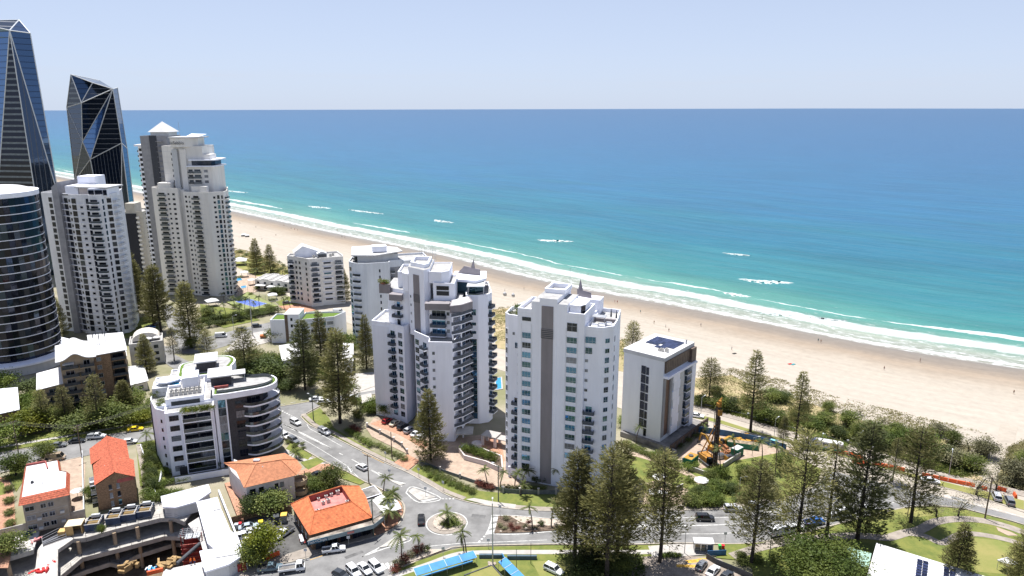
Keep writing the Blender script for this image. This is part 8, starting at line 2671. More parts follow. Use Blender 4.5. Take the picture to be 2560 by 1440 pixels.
# ---- dune ground cover and sparse grass
def scatter_cover(name, label, poly_px, n, size, mat, seed, z=0.03):
 r = random.Random(seed)
 P_ = ccw(GP(poly_px))
 xs = [p[0] for p in P_]; ys = [p[1] for p in P_]
 def inside(x, y):
  c = False
  j = len(P_) - 1
  for i in range(len(P_)):
   if (P_[i][1] > y) != (P_[j][1] > y) and x < (P_[j][0] - P_[i][0]) * (y - P_[i][1]) / (P_[j][1] - P_[i][1]) + P_[i][0]:
    c = not c
   j = i
  return c
 mb = MB()
 k = 0
 tries = 0
 while k < n and tries < n * 8:
  tries += 1
  x, y = r.uniform(min(xs), max(xs)), r.uniform(min(ys), max(ys))
  if not inside(x, y) or mnoise.noise(Vector((x * 0.09, y * 0.09, seed))) + 0.5 * mnoise.noise(Vector((x * 0.3, y * 0.3, seed))) < r.uniform(-0.5,0.45):
   continue
  for q in range(3):
   d = Vector((r.gauss(0,0.6), r.gauss(0,0.6), r.uniform(0.15,0.7))) * size
   leaf_tri(mb, (x + r.gauss(0,0.3), y + r.gauss(0,0.3), z), d, size * 0.3, r)
  k += 1
 o = ob(name, mb.mesh(name, mat))
 tag(o, label, 'ground cover', kind='stuff')
scatter_cover('dune_grass', 'dry grass and creeper growing over the dune edge', [(1745,928),(1830,920),(1960,950),(2100,995),(2300,1042),(2480,1085),(2470,1150),(2400,1160),(2200,1100),(2000,1060),(1880,1040),(1760,1005)], 6000,0.5, DUNEG, 5)
scatter_cover('dune_grass', 'dry grass on the dune right of the beach track', [(2520,1120),(2600,1080),(2600,1260),(2540,1220),(2490,1200)], 2600,0.5, DUNEG, 6)
scatter_cover('dune_grass', 'dune grass behind the resort and left of the towers', [(585,620),(640,632),(760,680),(760,705),(640,675),(585,655)], 3600,0.6, DUNEG, 7)
scatter_cover('dune_grass', 'dune grass between the two white towers and the beach', [(1230,770),(1290,765),(1560,850),(1560,900),(1240,850)], 3600,0.55, DUNEG, 8)
scatter_cover('dune_thicket', 'dense low green creeper under the dune trees', [(1735,1000),(1900,1030),(2100,1070),(2250,1095),(2400,1150),(2460,1185),(2400,1195),(2200,1132),(2000,1085),(1800,1028)], 7000,0.7, LEAFM, 9)
scatter_cover('undergrowth', 'dark undergrowth beneath the bottom-centre pines', [(1390,1385),(1600,1385),(1620,1470),(1400,1480)], 1500,0.6, LEAFD, 10,0.1)
flat('dune_slope', GP([(1735,945),(1830,938),(1900,976),(2000,1000),(2100,1035),(2200,1065),(2330,1090),(2430,1118),(2400,1170),(2460,1195),(2600,1235),(2600,1250),(2400,1200),(2200,1140),(2000,1090),(1800,1035),(1690,1012)]),0.07, DUNEGROUND)
flat('dune_slope', GP([(2520,1125),(2620,1080),(2640,1270),(2540,1225),(2490,1205)]),0.07, DUNEGROUND)
flat('dune_slope', GP([(583,625),(650,640),(770,690),(860,720),(860,745),(760,715),(640,690),(583,665)]),0.07, DUNEGROUND)
flat('dune_slope', GP([(1225,775),(1290,768),(1560,855),(1560,930),(1240,870)]),0.07, DUNEGROUND)
flat('beach_track', GP([(2500,1060),(2545,1068),(2535,1110),(2500,1170),(2480,1208),(2455,1200),(2485,1150)]),0.09, M('trodden_sand', (0.345,0.305,0.255),0.95,0.06,0.3))

# ================================================================== VEHICLES
def loft(mb, secs, mi=0):
 """closed skin through cross-sections of equal length"""
 n = len(secs[0])
 o = len(mb.v)
 for s in secs:
  mb.v += [tuple(p) for p in s]
 for k in range(len(secs) - 1):
  for i in range(n):
   j = (i + 1) % n
   mb.f.append([o + k * n + i, o + k * n + j, o + (k + 1) * n + j, o + (k + 1) * n + i]); mb.m.append(mi)
 mb.f.append([o + i for i in range(n - 1,-1,-1)]); mb.m.append(mi)
 mb.f.append([o + (len(secs) - 1) * n + i for i in range(n)]); mb.m.append(mi)
def sec(x, hw, z0, z1, r=0.12):
 return [(x, -hw + r, z0),(x, hw - r, z0),(x, hw, z0 + r),(x, hw, z1 - r * 1.4),(x, hw - r * 1.3, z1),(x, -hw + r * 1.3, z1),(x, -hw, z1 - r * 1.4),(x, -hw, z0 + r)]
CARM = {}
SPEC = {
 # length, half width, bonnet z, belt z, roof z, cabin base x0..x1, roof x0..x1
 'hatch': (4.2,0.86,0.88,0.96,1.46,(-1.95,1.05),(-1.45,0.35)),
 'sedan': (4.7,0.89,0.90,0.96,1.43,(-1.65,1.05),(-0.95,0.30)),
 'suv': (4.7,0.93,1.02,1.10,1.70,(-2.25,1.15),(-1.95,0.55)),
 'ute': (5.3,0.93,1.05,1.12,1.76,(-0.55,1.35),(-0.35,0.75)),
 'van': (5.2,0.98,1.15,1.2,2.2,(-2.55,2.1),(-2.45,1.5)),
 'truck': (5.6,1.0,1.2,1.25,2.1,(1.0,2.65),(1.1,2.3)),
}
def car_parts(kind):
 if kind in CARM:
  return CARM[kind]
 L, hw, zb, zl, zr, (c0, c1),(r0, r1) = SPEC[kind]
 h = L / 2
 b = MB()
 if kind == 'truck':
  loft(b, [sec(0.9, hw * 0.96,0.4,1.3), sec(1.2, hw, 0.4, zl), sec(2.5, hw, 0.4, zl), sec(h, hw * 0.94,0.45,1.15)])
  b.box(-h, -0.45,0.55,1.0,0.45,0.8)
 elif kind == 'ute':
  loft(b, [sec(c0 - 0.02, hw, 0.38, zl), sec(c1, hw, 0.36, zl), sec(h - 0.5, hw * 0.98,0.36, zb), sec(h - 0.05, hw * 0.88,0.45, zb - 0.18)])
  b.box(-h, -hw, 0.55, c0 - 0.02, hw, 0.75)
 else:
  loft(b, [sec(-h, hw * 0.86,0.42, zl - 0.12), sec(-h + 0.18, hw * 0.97,0.34, zl), sec(-h * 0.4, hw, 0.3, zl), sec(c1 - 0.1, hw, 0.3, zl), sec(h - 0.5, hw * 0.97,0.32, zb), sec(h - 0.04, hw * 0.84,0.42, zb - 0.2)])
 def cab(k0, k1, inset_, za, zz):
  q = hw - inset_
  return [(k0,-q, za),(k1,-q, za),(k1, q, za),(k0, q, za)]
 # roof panel and pillars in body colour
 ri = 0.2
 rf = MB()
 top = [(r0,-(hw - ri), zr),(r1,-(hw - ri), zr),(r1, hw - ri, zr),(r0, hw - ri, zr)]
 base = [(c0,-(hw - 0.06), zl),(c1,-(hw - 0.06), zl),(c1, hw - 0.06, zl),(c0, hw - 0.06, zl)]
 up = [(r0 + 0.08,-(hw - ri - 0.07), zr + 0.05),(r1 - 0.08,-(hw - ri - 0.07), zr + 0.05),(r1 - 0.08, hw - ri - 0.07, zr + 0.05),(r0 + 0.08, hw - ri - 0.07, zr + 0.05)]
 b.add(top + up, [(4,5,6,7),(0,1,5,4),(1,2,6,5),(2,3,7,6),(3,0,4,7)])
 for i in range(4):
  b.tube(base[i], top[i], 0.055,0.05,4, cap=False)
 mid = lambda a, c, t: tuple(a[i] + (c[i] - a[i]) * t for i in range(3))
 for sg in (0,1):
  i, j = (0,1) if sg == 0 else (3,2)
  b.tube(mid(base[i], base[j], 0.5), mid(top[i], top[j], 0.5),0.05,0.045,4, cap=False)
 if kind == 'van':
  b.add([(c0 + 0.05,-(hw - 0.04), zl),(0.6,-(hw - 0.04), zl),(0.6,-(hw - 0.14), zr - 0.1),(c0 + 0.1,-(hw - 0.14), zr - 0.1)], [(0,1,2,3)])
  b.add([(c0 + 0.05,(hw - 0.04), zl),(0.6,(hw - 0.04), zl),(0.6,(hw - 0.14), zr - 0.1),(c0 + 0.1,(hw - 0.14), zr - 0.1)], [(3,2,1,0)])
 g = MB()
 s_ = 0.012
 g.add([base[0], base[1], base[2], base[3], tuple(x - (0,0, s_)[i] for i, x in enumerate(top[0])), top[1], top[2], top[3]], [(0,1,5,4),(1,2,6,5),(2,3,7,6),(3,0,4,7)])
 w = MB().tube((0,-0.11,0),(0,0.11,0),0.33,0.33,14)
 rim = MB().tube((0,-0.125,0),(0,0.125,0),0.19,0.19,10)
 out = dict(body=b, glass=g.mesh('window_glass', CARGLASS), wheel=w.mesh('wheel', TYRE), rim=rim.mesh('rim', METAL),
      head=MB().box(-0.05,-0.17,-0.07,0.04,0.17,0.07).mesh('headlight', LAMPW), tail=MB().box(-0.04,-0.16,-0.1,0.05,0.16,0.1).mesh('tail_light', LAMPR), L=L, hw=hw, zb=zb, zl=zl, kind=kind, paint={})
 if kind in ('ute', 'truck'):
  x0, x1 = (-h, c0 - 0.05) if kind == 'ute' else (-h, 0.9)
  z0, z1 = (0.7,1.12) if kind == 'ute' else (0.82,1.25)
  out['tray'] = (MB().ringwall(rect(x0,-hw, x1, hw), z0, z1,0.07), MB().box(x0 + 0.06,-hw + 0.06, z0, x1 - 0.06, hw - 0.06, z0 + 0.08))
  out['cover'] = MB().box(x0 + 0.05,-hw + 0.05, z1, x1 - 0.02, hw - 0.05, z1 + 0.06).mesh('tray_cover', M('tray_cover', (0.03,0.03,0.032),0.8,0.1,1))
  out['canopy'] = MB().add([(x0 + 0.05,-hw + 0.05, z1),(x1 - 0.02,-hw + 0.05, z1),(x1 - 0.02, hw - 0.05, z1),(x0 + 0.05, hw - 0.05, z1),(x0 + 0.3,-hw + 0.2,1.75),(x1 - 0.05,-hw + 0.2,1.75),(x1 - 0.05, hw - 0.2,1.75),(x0 + 0.3, hw - 0.2,1.75)], [(0,1,5,4),(1,2,6,5),(2,3,7,6),(3,0,4,7),(4,5,6,7)]).mesh('canopy', M('ute_canopy_grey', (0.20,0.21,0.22),0.6,0.1,1))
 CARM[kind] = out
 return out
PAINTS = dict(white=(0.74,0.75,0.76), silver=(0.42,0.43,0.45), grey=(0.15,0.16,0.175), black=(0.018,0.019,0.022), dark=(0.035,0.04,0.048), red=(0.36,0.02,0.025), blue=(0.03,0.13,0.42), yellow=(0.70,0.50,0.02), cream=(0.60,0.54,0.42), beige=(0.36,0.28,0.20), slate=(0.10,0.15,0.18), paleblue=(0.38,0.45,0.50))
def paint(c):
 n = c + '_car_paint'
 if n not in MATS:
  m = M(n, PAINTS[c], 0.28,0.03,1.0, spec=0.5)
  b = m.node_tree.nodes['Principled BSDF']
  setin(b, 'Coat Weight', 0.5); setin(b, 'Coat Roughness', 0.08)
 return MATS[n]
def car(kind, px, rz, col, label, extra=None, s=1.0):
 K = car_parts(kind)
 t = thing('parked_car' if kind in ('hatch', 'sedan', 'suv') else {'ute': 'utility_truck', 'van': 'van', 'truck': 'flatbed_truck'}[kind], label, {'ute': 'utility truck', 'van': 'van', 'truck': 'truck'}.get(kind, 'car'),(*G(*px),0.02), R(rz))
 if s != 1.0:
  t.scale = (s, s, s)
 if col not in K['paint']:
  K['paint'][col] = K['body'].mesh('body', paint(col))
  if 'tray' in K:
   K['paint'][col + '_t'] = (K['tray'][0].mesh('tray', paint(col)), K['tray'][1].mesh('tray_floor', CONCD))
 ob('body', K['paint'][col], t)
 ob('window_glass', K['glass'], t)
 L, hw = K['L'], K['hw']
 for x in (-L * 0.29, L * 0.31):
  for y in (-hw + 0.1, hw - 0.1):
   w = ob('wheel', K['wheel'], t, (x, y, 0.33))
   ob('rim', K['rim'], w)
 for y in (-hw + 0.3, hw - 0.3):
  ob('headlight', K['head'], t, (L / 2 - 0.05, y, K['zb'] - 0.3))
  ob('tail_light', K['tail'], t, (-L / 2 + 0.02, y, (K['zl'] - 0.3) if kind not in ('ute', 'truck') else 0.9))
 if 'tray' in K:
  a, b = K['paint'][col + '_t']
  tr = ob('tray', a, t)
  ob('tray_floor', b, tr)
  if extra == 'cover':
   ob('tray_cover', K['cover'], t)
  if extra == 'canopy':
   ob('canopy', K['canopy'], t)
 if extra == 'rack':
  ob('roof_rack', MB().beam((-0.6,-0.6,1.82),(-0.6,0.6,1.82),0.08,0.06).beam((0.2,-0.6,1.82),(0.2,0.6,1.82),0.08,0.06).mesh('roof_rack', DMETAL), t)
 return t
RDG = ROADDIR
car('suv', (739,1060), RDG, 'white', 'white car driving down the main road, farthest from the roundabout')
car('ute', (811,1083), RDG, 'white', 'white utility truck with a grey canopy on the main road', 'canopy')
car('hatch', (904,1172), RDG + 180, 'white', 'white hatchback nearing the painted median by the corner garden')
car('suv', (712,1094), RDG, 'white', 'white car parked at the kerb below the wavy balconies')
car('suv', (734,1105), RDG, 'grey', 'grey wagon parked behind the white car below the wavy balconies', 'rack')
car('sedan', (1053,1303),97, 'black', 'black sedan turning into the roundabout')
car('suv', (1762,1300),-2, 'black', 'black car with roof bars driving past the bus shelter', 'rack')
car('ute', (835,1379),14, 'white', 'white utility truck with an empty tray parked in front of the corner shop')
car('ute', (676,1426),12, 'slate', 'blue-grey utility truck at the bottom beside the red hoarding', 'cover')
car('truck', (730,1428),14, 'white', 'white flatbed truck behind the blue-grey utility truck')
car('suv', (884,1434),-50, 'white', 'white car in the angled bays, leftmost of three')
car('sedan', (912,1427),-50, 'white', 'white car in the angled bays, middle of three')
car('suv', (940,1424),-50, 'white', 'white car in the angled bays, next to the hatched paint')
car('hatch', (852,1442),-30, 'dark', 'dark car cut by the bottom edge left of the angled bays')
car('ute', (711,1338),60 + 180, 'white', 'white utility truck with a black tray cover in the shop car park', 'cover')
car('sedan', (622,1322),20, 'paleblue', 'pale blue car at the back of the shop car park')
car('sedan', (628,1334),22, 'white', 'white car next to the pale blue one in the shop car park')
car('suv', (610,1346),28, 'white', 'white car against the site wall in the shop car park')
car('hatch', (628,1356),30, 'white', 'white hatch half under the yellow-green tree')
car('hatch', (645,1383),20, 'paleblue', 'pale car hidden under the yellow-green tree')
car('sedan', (795,1190),40, 'black', 'black car in the terracotta driveway of the pink house')
car('hatch', (968,1056),60, 'red', 'dark red car parked at the foot of the stepped tower')
car('sedan', (988,1062),58, 'cream', 'cream sedan parked beside the dark red car')
car('suv', (1008,1071),56, 'dark', 'dark wagon parked between the cream and silver cars')
car('suv', (1025,1080),55, 'silver', 'silver wagon in the forecourt row')
car('sedan', (1041,1088),55, 'white', 'white car after the silver wagon in the forecourt row')
car('hatch', (1054,1096),55, 'white', 'last white car of the forecourt row, behind the conical pine')
car('suv', (1384,1430),-38, 'white', 'white car with a dark sunroof on the club lawn at the bottom', 'rack')
car('hatch', (1753,1419),55, 'grey', 'dark grey hatch in the bare car park')
car('sedan', (1782,1433),50, 'white', 'white car beside the dark grey hatch in the bare car park')
car('sedan', (1815,1446),48, 'dark', 'dark car cut by the bottom edge of the bare car park')
car('suv', (1832,1277),-2, 'silver', 'silver car parked at the far kerb behind the olive pine')
car('suv', (1886,1270),6, 'silver', 'second silver car at the far kerb behind the olive pine')
car('van', (1948,1336),16, 'white', 'white van parked left of the airy pine')
car('suv', (1987,1326),16, 'white', 'white car parked ahead of the white van')
car('ute', (2036,1310),16, 'blue', 'bright blue utility truck among the parked cars')
car('suv', (2090,1296),16, 'white', 'white car ahead of the bright blue truck')
car('van', (2112,1290),16, 'white', 'white van at the end of the parked row beside the dark pine')
car('hatch', (2172,1277),14, 'white', 'white hatch glimpsed right of the dark pine')
car('sedan', (2325,1206),-18, 'white', 'white car beside the long orange barrier run')
car('suv', (2490,1246),68, 'silver', 'silver car nosed in at the right-hand parking bay')
car('suv', (2522,1257),68, 'grey', 'dark grey car nosed in at the right-hand parking bay')
car('sedan', (1742,1043),-20, 'white', 'white car on the esplanade behind the slab block')
car('ute', (242,1096),14, 'white', 'white utility truck on the back street', 'canopy')
car('sedan', (193,1106),14, 'dark', 'dark car in the shade on the back street')
car('sedan', (146,1117),14, 'grey', 'grey car in the shade on the back street')
car('sedan', (339,1077),16, 'yellow', 'yellow car under the trees on the back street')
car('hatch', (325,1108),12, 'white', 'white car beside the red-roofed brick flats')
car('van', (140,1150),14, 'beige', 'beige van behind the small round street tree')
car('sedan', (112,1158),14, 'beige', 'tan car tucked under the small round street tree')
car('van', (553,843),14, 'white', 'white minibus on the cross street')
car('suv', (604,827),12, 'dark', 'dark car on the cross street, left')
car('suv', (642,818),12, 'dark', 'dark car on the cross street, right')
car('sedan', (790,1001),20, 'white', 'white car in the pine shade on the side street')
car('sedan', (881,998),20, 'white', 'white car parked by the garden on the side street')
car('hatch', (809,1008),20, 'white', 'white hatch beside the biggest pine on the side street')
car('sedan', (392,812),70, 'dark', 'dark car behind the verge pines near the curvy tower')
car('sedan', (376,821),10, 'blue', 'blue car at the kerb near the curvy tower')
car('suv', (718,760),30, 'grey', 'grey car on the brick forecourt by the tennis court')
car('van', (846,783),0, 'white', 'white van behind the turf-roofed block')

# ================================================================== STREET FURNITURE
def pole(px, h, label, arms=1, mat=None, lamp=False, arm_rz=0.0, name='power_pole', group=None, r=0.16):
 t = thing(name, label, 'pole' if not lamp else 'street lamp', (*G(*px),0), R(arm_rz), group)
 part(t, 'shaft', MB().tube((0,0,0),(0,0, h), r, r * 0.7,8), mat or WOODP)
 for k in range(arms):
  part(t, 'crossarm', MB().box(-1.2,-0.06, h - 0.5 - k * 0.9,1.2,0.06, h - 0.36 - k * 0.9), mat or WOODP)
  for x in (-1.05,-0.5,0.5,1.05):
   part(t, 'insulator', MB().tube((x, 0, h - 0.36 - k * 0.9),(x, 0, h - 0.14 - k * 0.9),0.06), METAL)
 if lamp:
  part(t, 'arm', MB().tube((0,0, h - 0.05),(1.4,0, h + 0.3),0.05, n=5), mat or METAL)
  part(t, 'lamp_head', MB().box(1.2,-0.15, h + 0.22,2.0,0.15, h + 0.36), FRAME)
 return t
GPOLE = M('green_stained_pole', (0.115,0.145,0.115),0.9,0.2,1.2, stretch=(4,4,0.3))
pole((206,1150),11, 'dark timber power pole on the back street beside the driveway', 2, arm_rz=70)
pole((46,1130),10, 'timber power pole on the back street at the left', 1, arm_rz=70)
pole((922,1207),8.5, 'thin dark power pole beside the corner shop', 1, arm_rz=-30)
pole((934,1340),10, 'tall power pole at the corner shop kerb', 1, GPOLE, arm_rz=60)
pole((1246,1254),10.5, 'green-stained power pole with a street lamp on the lawn bend', 1, GPOLE, True, 150)
pole((784,1052),9, 'power pole with a lamp on the side street corner', 1, GPOLE, True, 150)
pole((980,1146),8.5, 'thin dark pole in the bed along the driveway', 0, WOODP)
pole((2268,1298 - 5 + 0),8, 'slim pole behind the round shadow pine', 0, WOODP, r=0.1)
pole((2462,1297),11.5, 'thick leaning timber pole at the right beside the road', 1, WOODP, arm_rz=-20, r=0.2)
pole((1232,1412),15.5, 'very tall light mast in front of the bowls club lawn', 0, METAL, True, 90, 'light_mast')
pole((632,838),18, 'tall pale floodlight mast beside the tennis court', 0, METAL, False, 0, 'light_mast', r=0.22)
pole((1880,1140),6, 'lamp post with twin white heads beside the beachfront site', 0, METAL, True, 0, 'lamp_post', r=0.09)
pole((1935,1092),6, 'lamp post with white head on the promenade behind the tall dune pine', 0, METAL, True, 40, 'lamp_post', r=0.09)
pole((1752,1035),6, 'lamp post on the promenade behind the slab block', 0, METAL, True, 40, 'lamp_post', r=0.09)
pole((2050,1142),6.5, 'green lamp post by the site caravan', 0, GPOLE, True, 60, 'lamp_post', r=0.1)
pole((2372,1188),7, 'lamp post on the promenade near the long orange run', 0, METAL, True, 60, 'lamp_post', r=0.1)
pole((2146,1120),5, 'lamp post in the thicket edge behind the caravan', 0, METAL, True, 30, 'lamp_post', r=0.09)
pole((1923,1400),7, 'green lamp post beside the car park fence', 0, GPOLE, True, 30, 'lamp_post', r=0.1)
pole((1711,1384),7.5, 'grey lamp post left of the bus shelter', 0, METAL, True, 180, 'lamp_post', r=0.1)
pole((1847,1245),6, 'grey lamp post in the lush garden plot', 0, METAL, True, 0, 'lamp_post', r=0.09)
pole((585,832),8, 'street light on the cross street', 0, METAL, True, 30, 'lamp_post', r=0.1)
pole((1291,1422),5, 'thin dark post on the club lawn, left', 0, DMETAL, False, 0, 'post', r=0.07)
pole((1327,1410),5.5, 'thin dark post on the club lawn, right', 0, DMETAL, False, 0, 'post', r=0.07)
# overhead wires between the two back street poles and on to the left
def wire(a, b, za, zb, label, sag=0.5, off=0.0):
 A, B = Vector((*G(*a), za)), Vector((*G(*b), zb))
 d = (B - A).to_2d().normalized()
 k = Vector((-d.y, d.x, 0)) * off
 mb = MB()
 n = 8
 for i in range(n):
  p = A.lerp(B, i / n) + k - Vector((0,0, sag * 4 * (i / n) * (1 - i / n)))
  q = A.lerp(B, (i + 1) / n) + k - Vector((0,0, sag * 4 * ((i + 1) / n) * (1 - (i + 1) / n)))
  mb.tube(p, q, 0.016,0.016,3, cap=False)
 tag(ob('overhead_wire', mb.mesh('overhead_wire', M('aged_cable', (0.16,0.155,0.14),0.6,0.1,1))), label, 'wire', 'wires ' + label[:40])
for i, o_ in enumerate((-1.0,-0.4,0.4,1.0)):
 wire((46,1130),(206,1150),9.6,10.6, 'overhead wire strung between the two back street poles', 0.4, o_)
 wire((-60,1150),(46,1130),9.6,9.6, 'overhead wire running left from the back street pole', 0.3, o_)
 wire((206,1150),(400,1085),10.6,10.6, 'overhead wire running from the driveway pole to the wavy block corner', 0.4, o_)
wire((980,1146),(922,1207),8.2,8.2, 'overhead wire crossing the main road to the shop pole', 0.4)
wire((1246,1254),(1065,1150),10,9, 'overhead wire from the green pole toward the stepped tower', 0.4)
def sign(px, h, label, w=0.7, hh=0.7, mat=None, rz=0.0):
 t = thing('road_sign', label, 'sign', (*G(*px),0.1), R(rz))
 part(t, 'post', MB().tube((0,0,0),(0,0, h),0.05), METAL)
 part(t, 'panel', MB().box(-w / 2,-0.06, h - hh, w / 2,-0.02, h), mat or FRAME)
for p, l, rz in (((964,1150), 'white back of a road sign on the verge by the driveway, upper', -30),((1047,1192), 'white back of a road sign on the verge by the tall conical pine', -30),((1108,1225), 'thin road sign on the verge before the roundabout', -30),((974,1195), 'small keep-left post on the painted median', 0),
     ((1108,1393), 'white road sign on the grass below the roundabout', 20),((872,1365), 'parking sign on the footpath outside the corner shop', 10),((765,1397), 'parking sign at the shop driveway', 10),((1250,1287), 'dark keep-left sign at the splitter island tip', 0),((1064,1240), 'small sign on the triangular island', 0),
     ((650,1405), 'green sign by the street tree', 0),((1812,1355), 'white sign right of the bus shelter', 0),((1221,1372), 'thin sign post on the verge below the splitter', 0)):
 sign(p, 2.6, l, rz=rz)
def bus_shelter():
 t = thing('bus_shelter', 'white-roofed bus shelter with glass sides beside the footpath', 'bus shelter', (*G(1757,1377),0.12), R(-3))
 part(t, 'roof', MB().add([(-2.3,-1.0,2.35),(2.3,-1.0,2.35),(2.3,1.0,2.6),(-2.3,1.0,2.6),(-2.3,-1.0,2.5),(2.3,-1.0,2.5),(2.3,1.0,2.75),(-2.3,1.0,2.75)], [(4,5,6,7),(3,2,1,0),(0,1,5,4),(1,2,6,5),(2,3,7,6),(3,0,4,7)]), SHEET)
 for x in (-2.1,-0.7,0.7,2.1):
  part(t, 'post', MB().box(x - 0.05,-0.85,0, x + 0.05,-0.75,2.36), METAL)
 for x in (-1.4,0,1.4):
  part(t, 'pane', MB().box(x - 0.62,-0.82,0.3, x + 0.62,-0.79,2.1), G_RAIL)
 part(t, 'side_pane', MB().box(-2.12,-0.7,0.3,-2.08,0.8,2.1), G_RAIL)
 part(t, 'side_pane', MB().box(2.08,-0.7,0.3,2.12,0.8,2.1), G_RAIL)
 part(t, 'bench', MB().box(-1.6,-0.6,0.42,1.6,-0.2,0.5), WOOD)
bus_shelter()
wall_run('car_park_fence', 'black mesh fence curving round the bare car park', [(1765,1397),(1790,1412),(1820,1424),(1880,1450)], 1.5,0.08, DMETAL, cat='fence')
wall_run('display_board', 'blue notice board hoarding behind the bus shelter', [(1768,1390),(1815,1388)], 1.4,0.1, BLUE_P, cat='board')
wall_run('club_wall', 'low dark blue rendered wall along the bowls club lawn, left part', [(1198,1395),(1255,1395)], 1.0,0.6, M('club_wall', (0.085,0.125,0.155),0.8,0.1,1))
wall_run('club_wall', 'low dark blue rendered wall along the bowls club lawn, right part', [(1268,1398),(1342,1398)], 1.0,0.6, M('club_wall', (0.085,0.125,0.155)))
wall_run('green_edge', 'dark timber edging of the bowling green', [(1160,1440),(1230,1414),(1258,1446)], 0.25,0.25, DMETAL, cat='edging')
def awning_row(a, b, d, h, n, label):
 A, B = Vector(G(*a)), Vector(G(*b))
 u = (B - A).normalized()
 t = thing('club_awning', label, 'awning', (A.x, A.y, 0), math.atan2(u.y, u.x))
 L = (B - A).length
 for k in range(n):
  x0, x1 = L * k / n + 0.04, L * (k + 1) / n - 0.04
  part(t, 'awning_panel', MB().add([(x0,-d, h - 0.5),(x1,-d, h - 0.5),(x1,0.3, h),(x0,0.3, h),(x0,-d, h - 0.44),(x1,-d, h - 0.44),(x1,0.3, h + 0.06),(x0,0.3, h + 0.06)], [(4,5,6,7),(3,2,1,0),(0,1,5,4),(1,2,6,5),(2,3,7,6),(3,0,4,7)]), AWNB)
 for k in range(n + 1):
  x = L * k / n
  part(t, 'post', MB().tube((x, -d + 0.1,0),(x, -d + 0.1, h - 0.5),0.05), METAL)
  part(t, 'rib', MB().beam((x, -d, h - 0.4),(x, 0.3, h + 0.08),0.09,0.06), FRAME)
 part(t, 'bench', MB().box(0.4,-0.5,0.4, L - 0.4,0.0,0.5), AWNB)
 return t
awning_row((1035,1450),(1185,1404),1.7,2.6,4, 'long sky-blue awning with benches left of the bowling green')
awning_row((1262,1420),(1310,1470),1.7,2.6,3, 'sky-blue awning right of the bowling green, cut by the bottom edge')
wall_run('blue_screen', 'low pale blue screen leading to the right-hand blue awning', [(1255,1395),(1265,1412)], 1.3,0.15, AWNB, cat='screen')
def park_roof():
 t = thing('park_hall', 'white sloping metal roof with rows of solar panels at the bottom edge of the park', 'building', (*G(2190,1440),0), R(-32))
 P_ = [(-1.5,-6),(19,-6),(19,4.8),(-1.0,5.8)]
 part(t, 'wall', MB().prism([(-1,-5.5),(18.5,-5.5),(18.5,4.4),(-0.6,5.2)], 0,3.4), LGREY)
 part(t, 'roof', MB().add([(-1.5,-7,3.2),(20,-7,3.2),(20,4.8,4.4),(-1.0,5.8,4.4),(-1.5,-7,3.4),(20,-7,3.4),(20,4.8,4.6),(-1.0,5.8,4.6)], [(4,5,6,7),(3,2,1,0),(0,1,5,4),(1,2,6,5),(2,3,7,6),(3,0,4,7)]), SHEET)
 pm = MB().box(0,0,0,1.0,0.62,0.06).mesh('solar_panel', SOLAR)
 for x0 in (7.2,12.2):
  for r_ in range(2):
   for k in range(8):
    o = ob('solar_panel', pm, t, (x0 + r_ * 1.1,-3.4 + k * 0.95,3.86 + k * 0.1 + 0.1))
    o.rotation_euler = (R(5.8),0,0)
 part(t, 'skylight_roof', MB().box(-6.5,-2,2.6,-1.6,4.0,2.75), M('pale_green_sheet', (0.28,0.42,0.36),0.5,0.06,0.6))
park_roof()
tag(ob('picnic_shelter', MB().box(-1.6,-1.3,2.3,1.6,1.3,2.45).tube((-1.4,-1.1,0),(-1.4,-1.1,2.3),0.06).tube((1.4,-1.1,0),(1.4,-1.1,2.3),0.06).tube((-1.4,1.1,0),(-1.4,1.1,2.3),0.06).tube((1.4,1.1,0),(1.4,1.1,2.3),0.06).mesh('picnic_shelter', ROOFW), None, (*G(2515,1428),0), R(20)), 'small white picnic shelter at the right edge of the park', 'shelter')
def bin_(px, col, lid, label, s=1.0, rz=0.0, group=None):
 t = thing('wheelie_bin', label, 'bin', (*G(*px),0.06), R(rz), group)
 part(t, 'body', MB().add([(-0.28 * s, -0.3 * s, 0),(0.28 * s, -0.3 * s, 0),(0.28 * s, 0.3 * s, 0),(-0.28 * s, 0.3 * s, 0),(-0.34 * s, -0.38 * s, 1.0 * s),(0.34 * s, -0.38 * s, 1.0 * s),(0.34 * s, 0.38 * s, 1.0 * s),(-0.34 * s, 0.38 * s, 1.0 * s)], [(0,1,5,4),(1,2,6,5),(2,3,7,6),(3,0,4,7),(4,5,6,7)]), col)
 part(t, 'lid', MB().box(-0.37 * s, -0.42 * s, 1.0 * s, 0.37 * s, 0.42 * s, 1.1 * s), lid)
LIDY = M('lid_yellow', (0.70,0.52,0.03),0.5,0.06,1)
DGB = M('bin_dark', (0.05,0.055,0.06),0.6,0.1,1)
bin_((653,1318), M('bin_green', (0.03,0.10,0.06),0.6,0.1,1), LIDY, 'yellow-lidded bin in the middle of the shop car park', 1.5,20)
bin_((692,1308), DGB, DGB, 'dark grey skip bin by the timber fence', 1.9,20)
bin_((711,1305), M('bin_grey', (0.25,0.25,0.24),0.6,0.1,1), M('lid_orange', (0.70,0.42,0.08),0.5,0.06,1), 'grey skip bin with an orange-yellow lid by the timber fence', 2.0,10)
bin_((592,1322), FRAME, FRAME, 'white bin beside the red bins', 1.2,10)
bin_((601,1317), M('bin_red', (0.55,0.02,0.03),0.5,0.05,1), M('bin_red', (0.55,0.02,0.03)), 'red bin at the end of the timber fence', 1.0,10)
bin_((1799,1372), M('bin_lime', (0.05,0.40,0.08),0.5,0.05,1), M('bin_lime', (0.05,0.4,0.08)), 'green bin right of the bus shelter', 0.9)
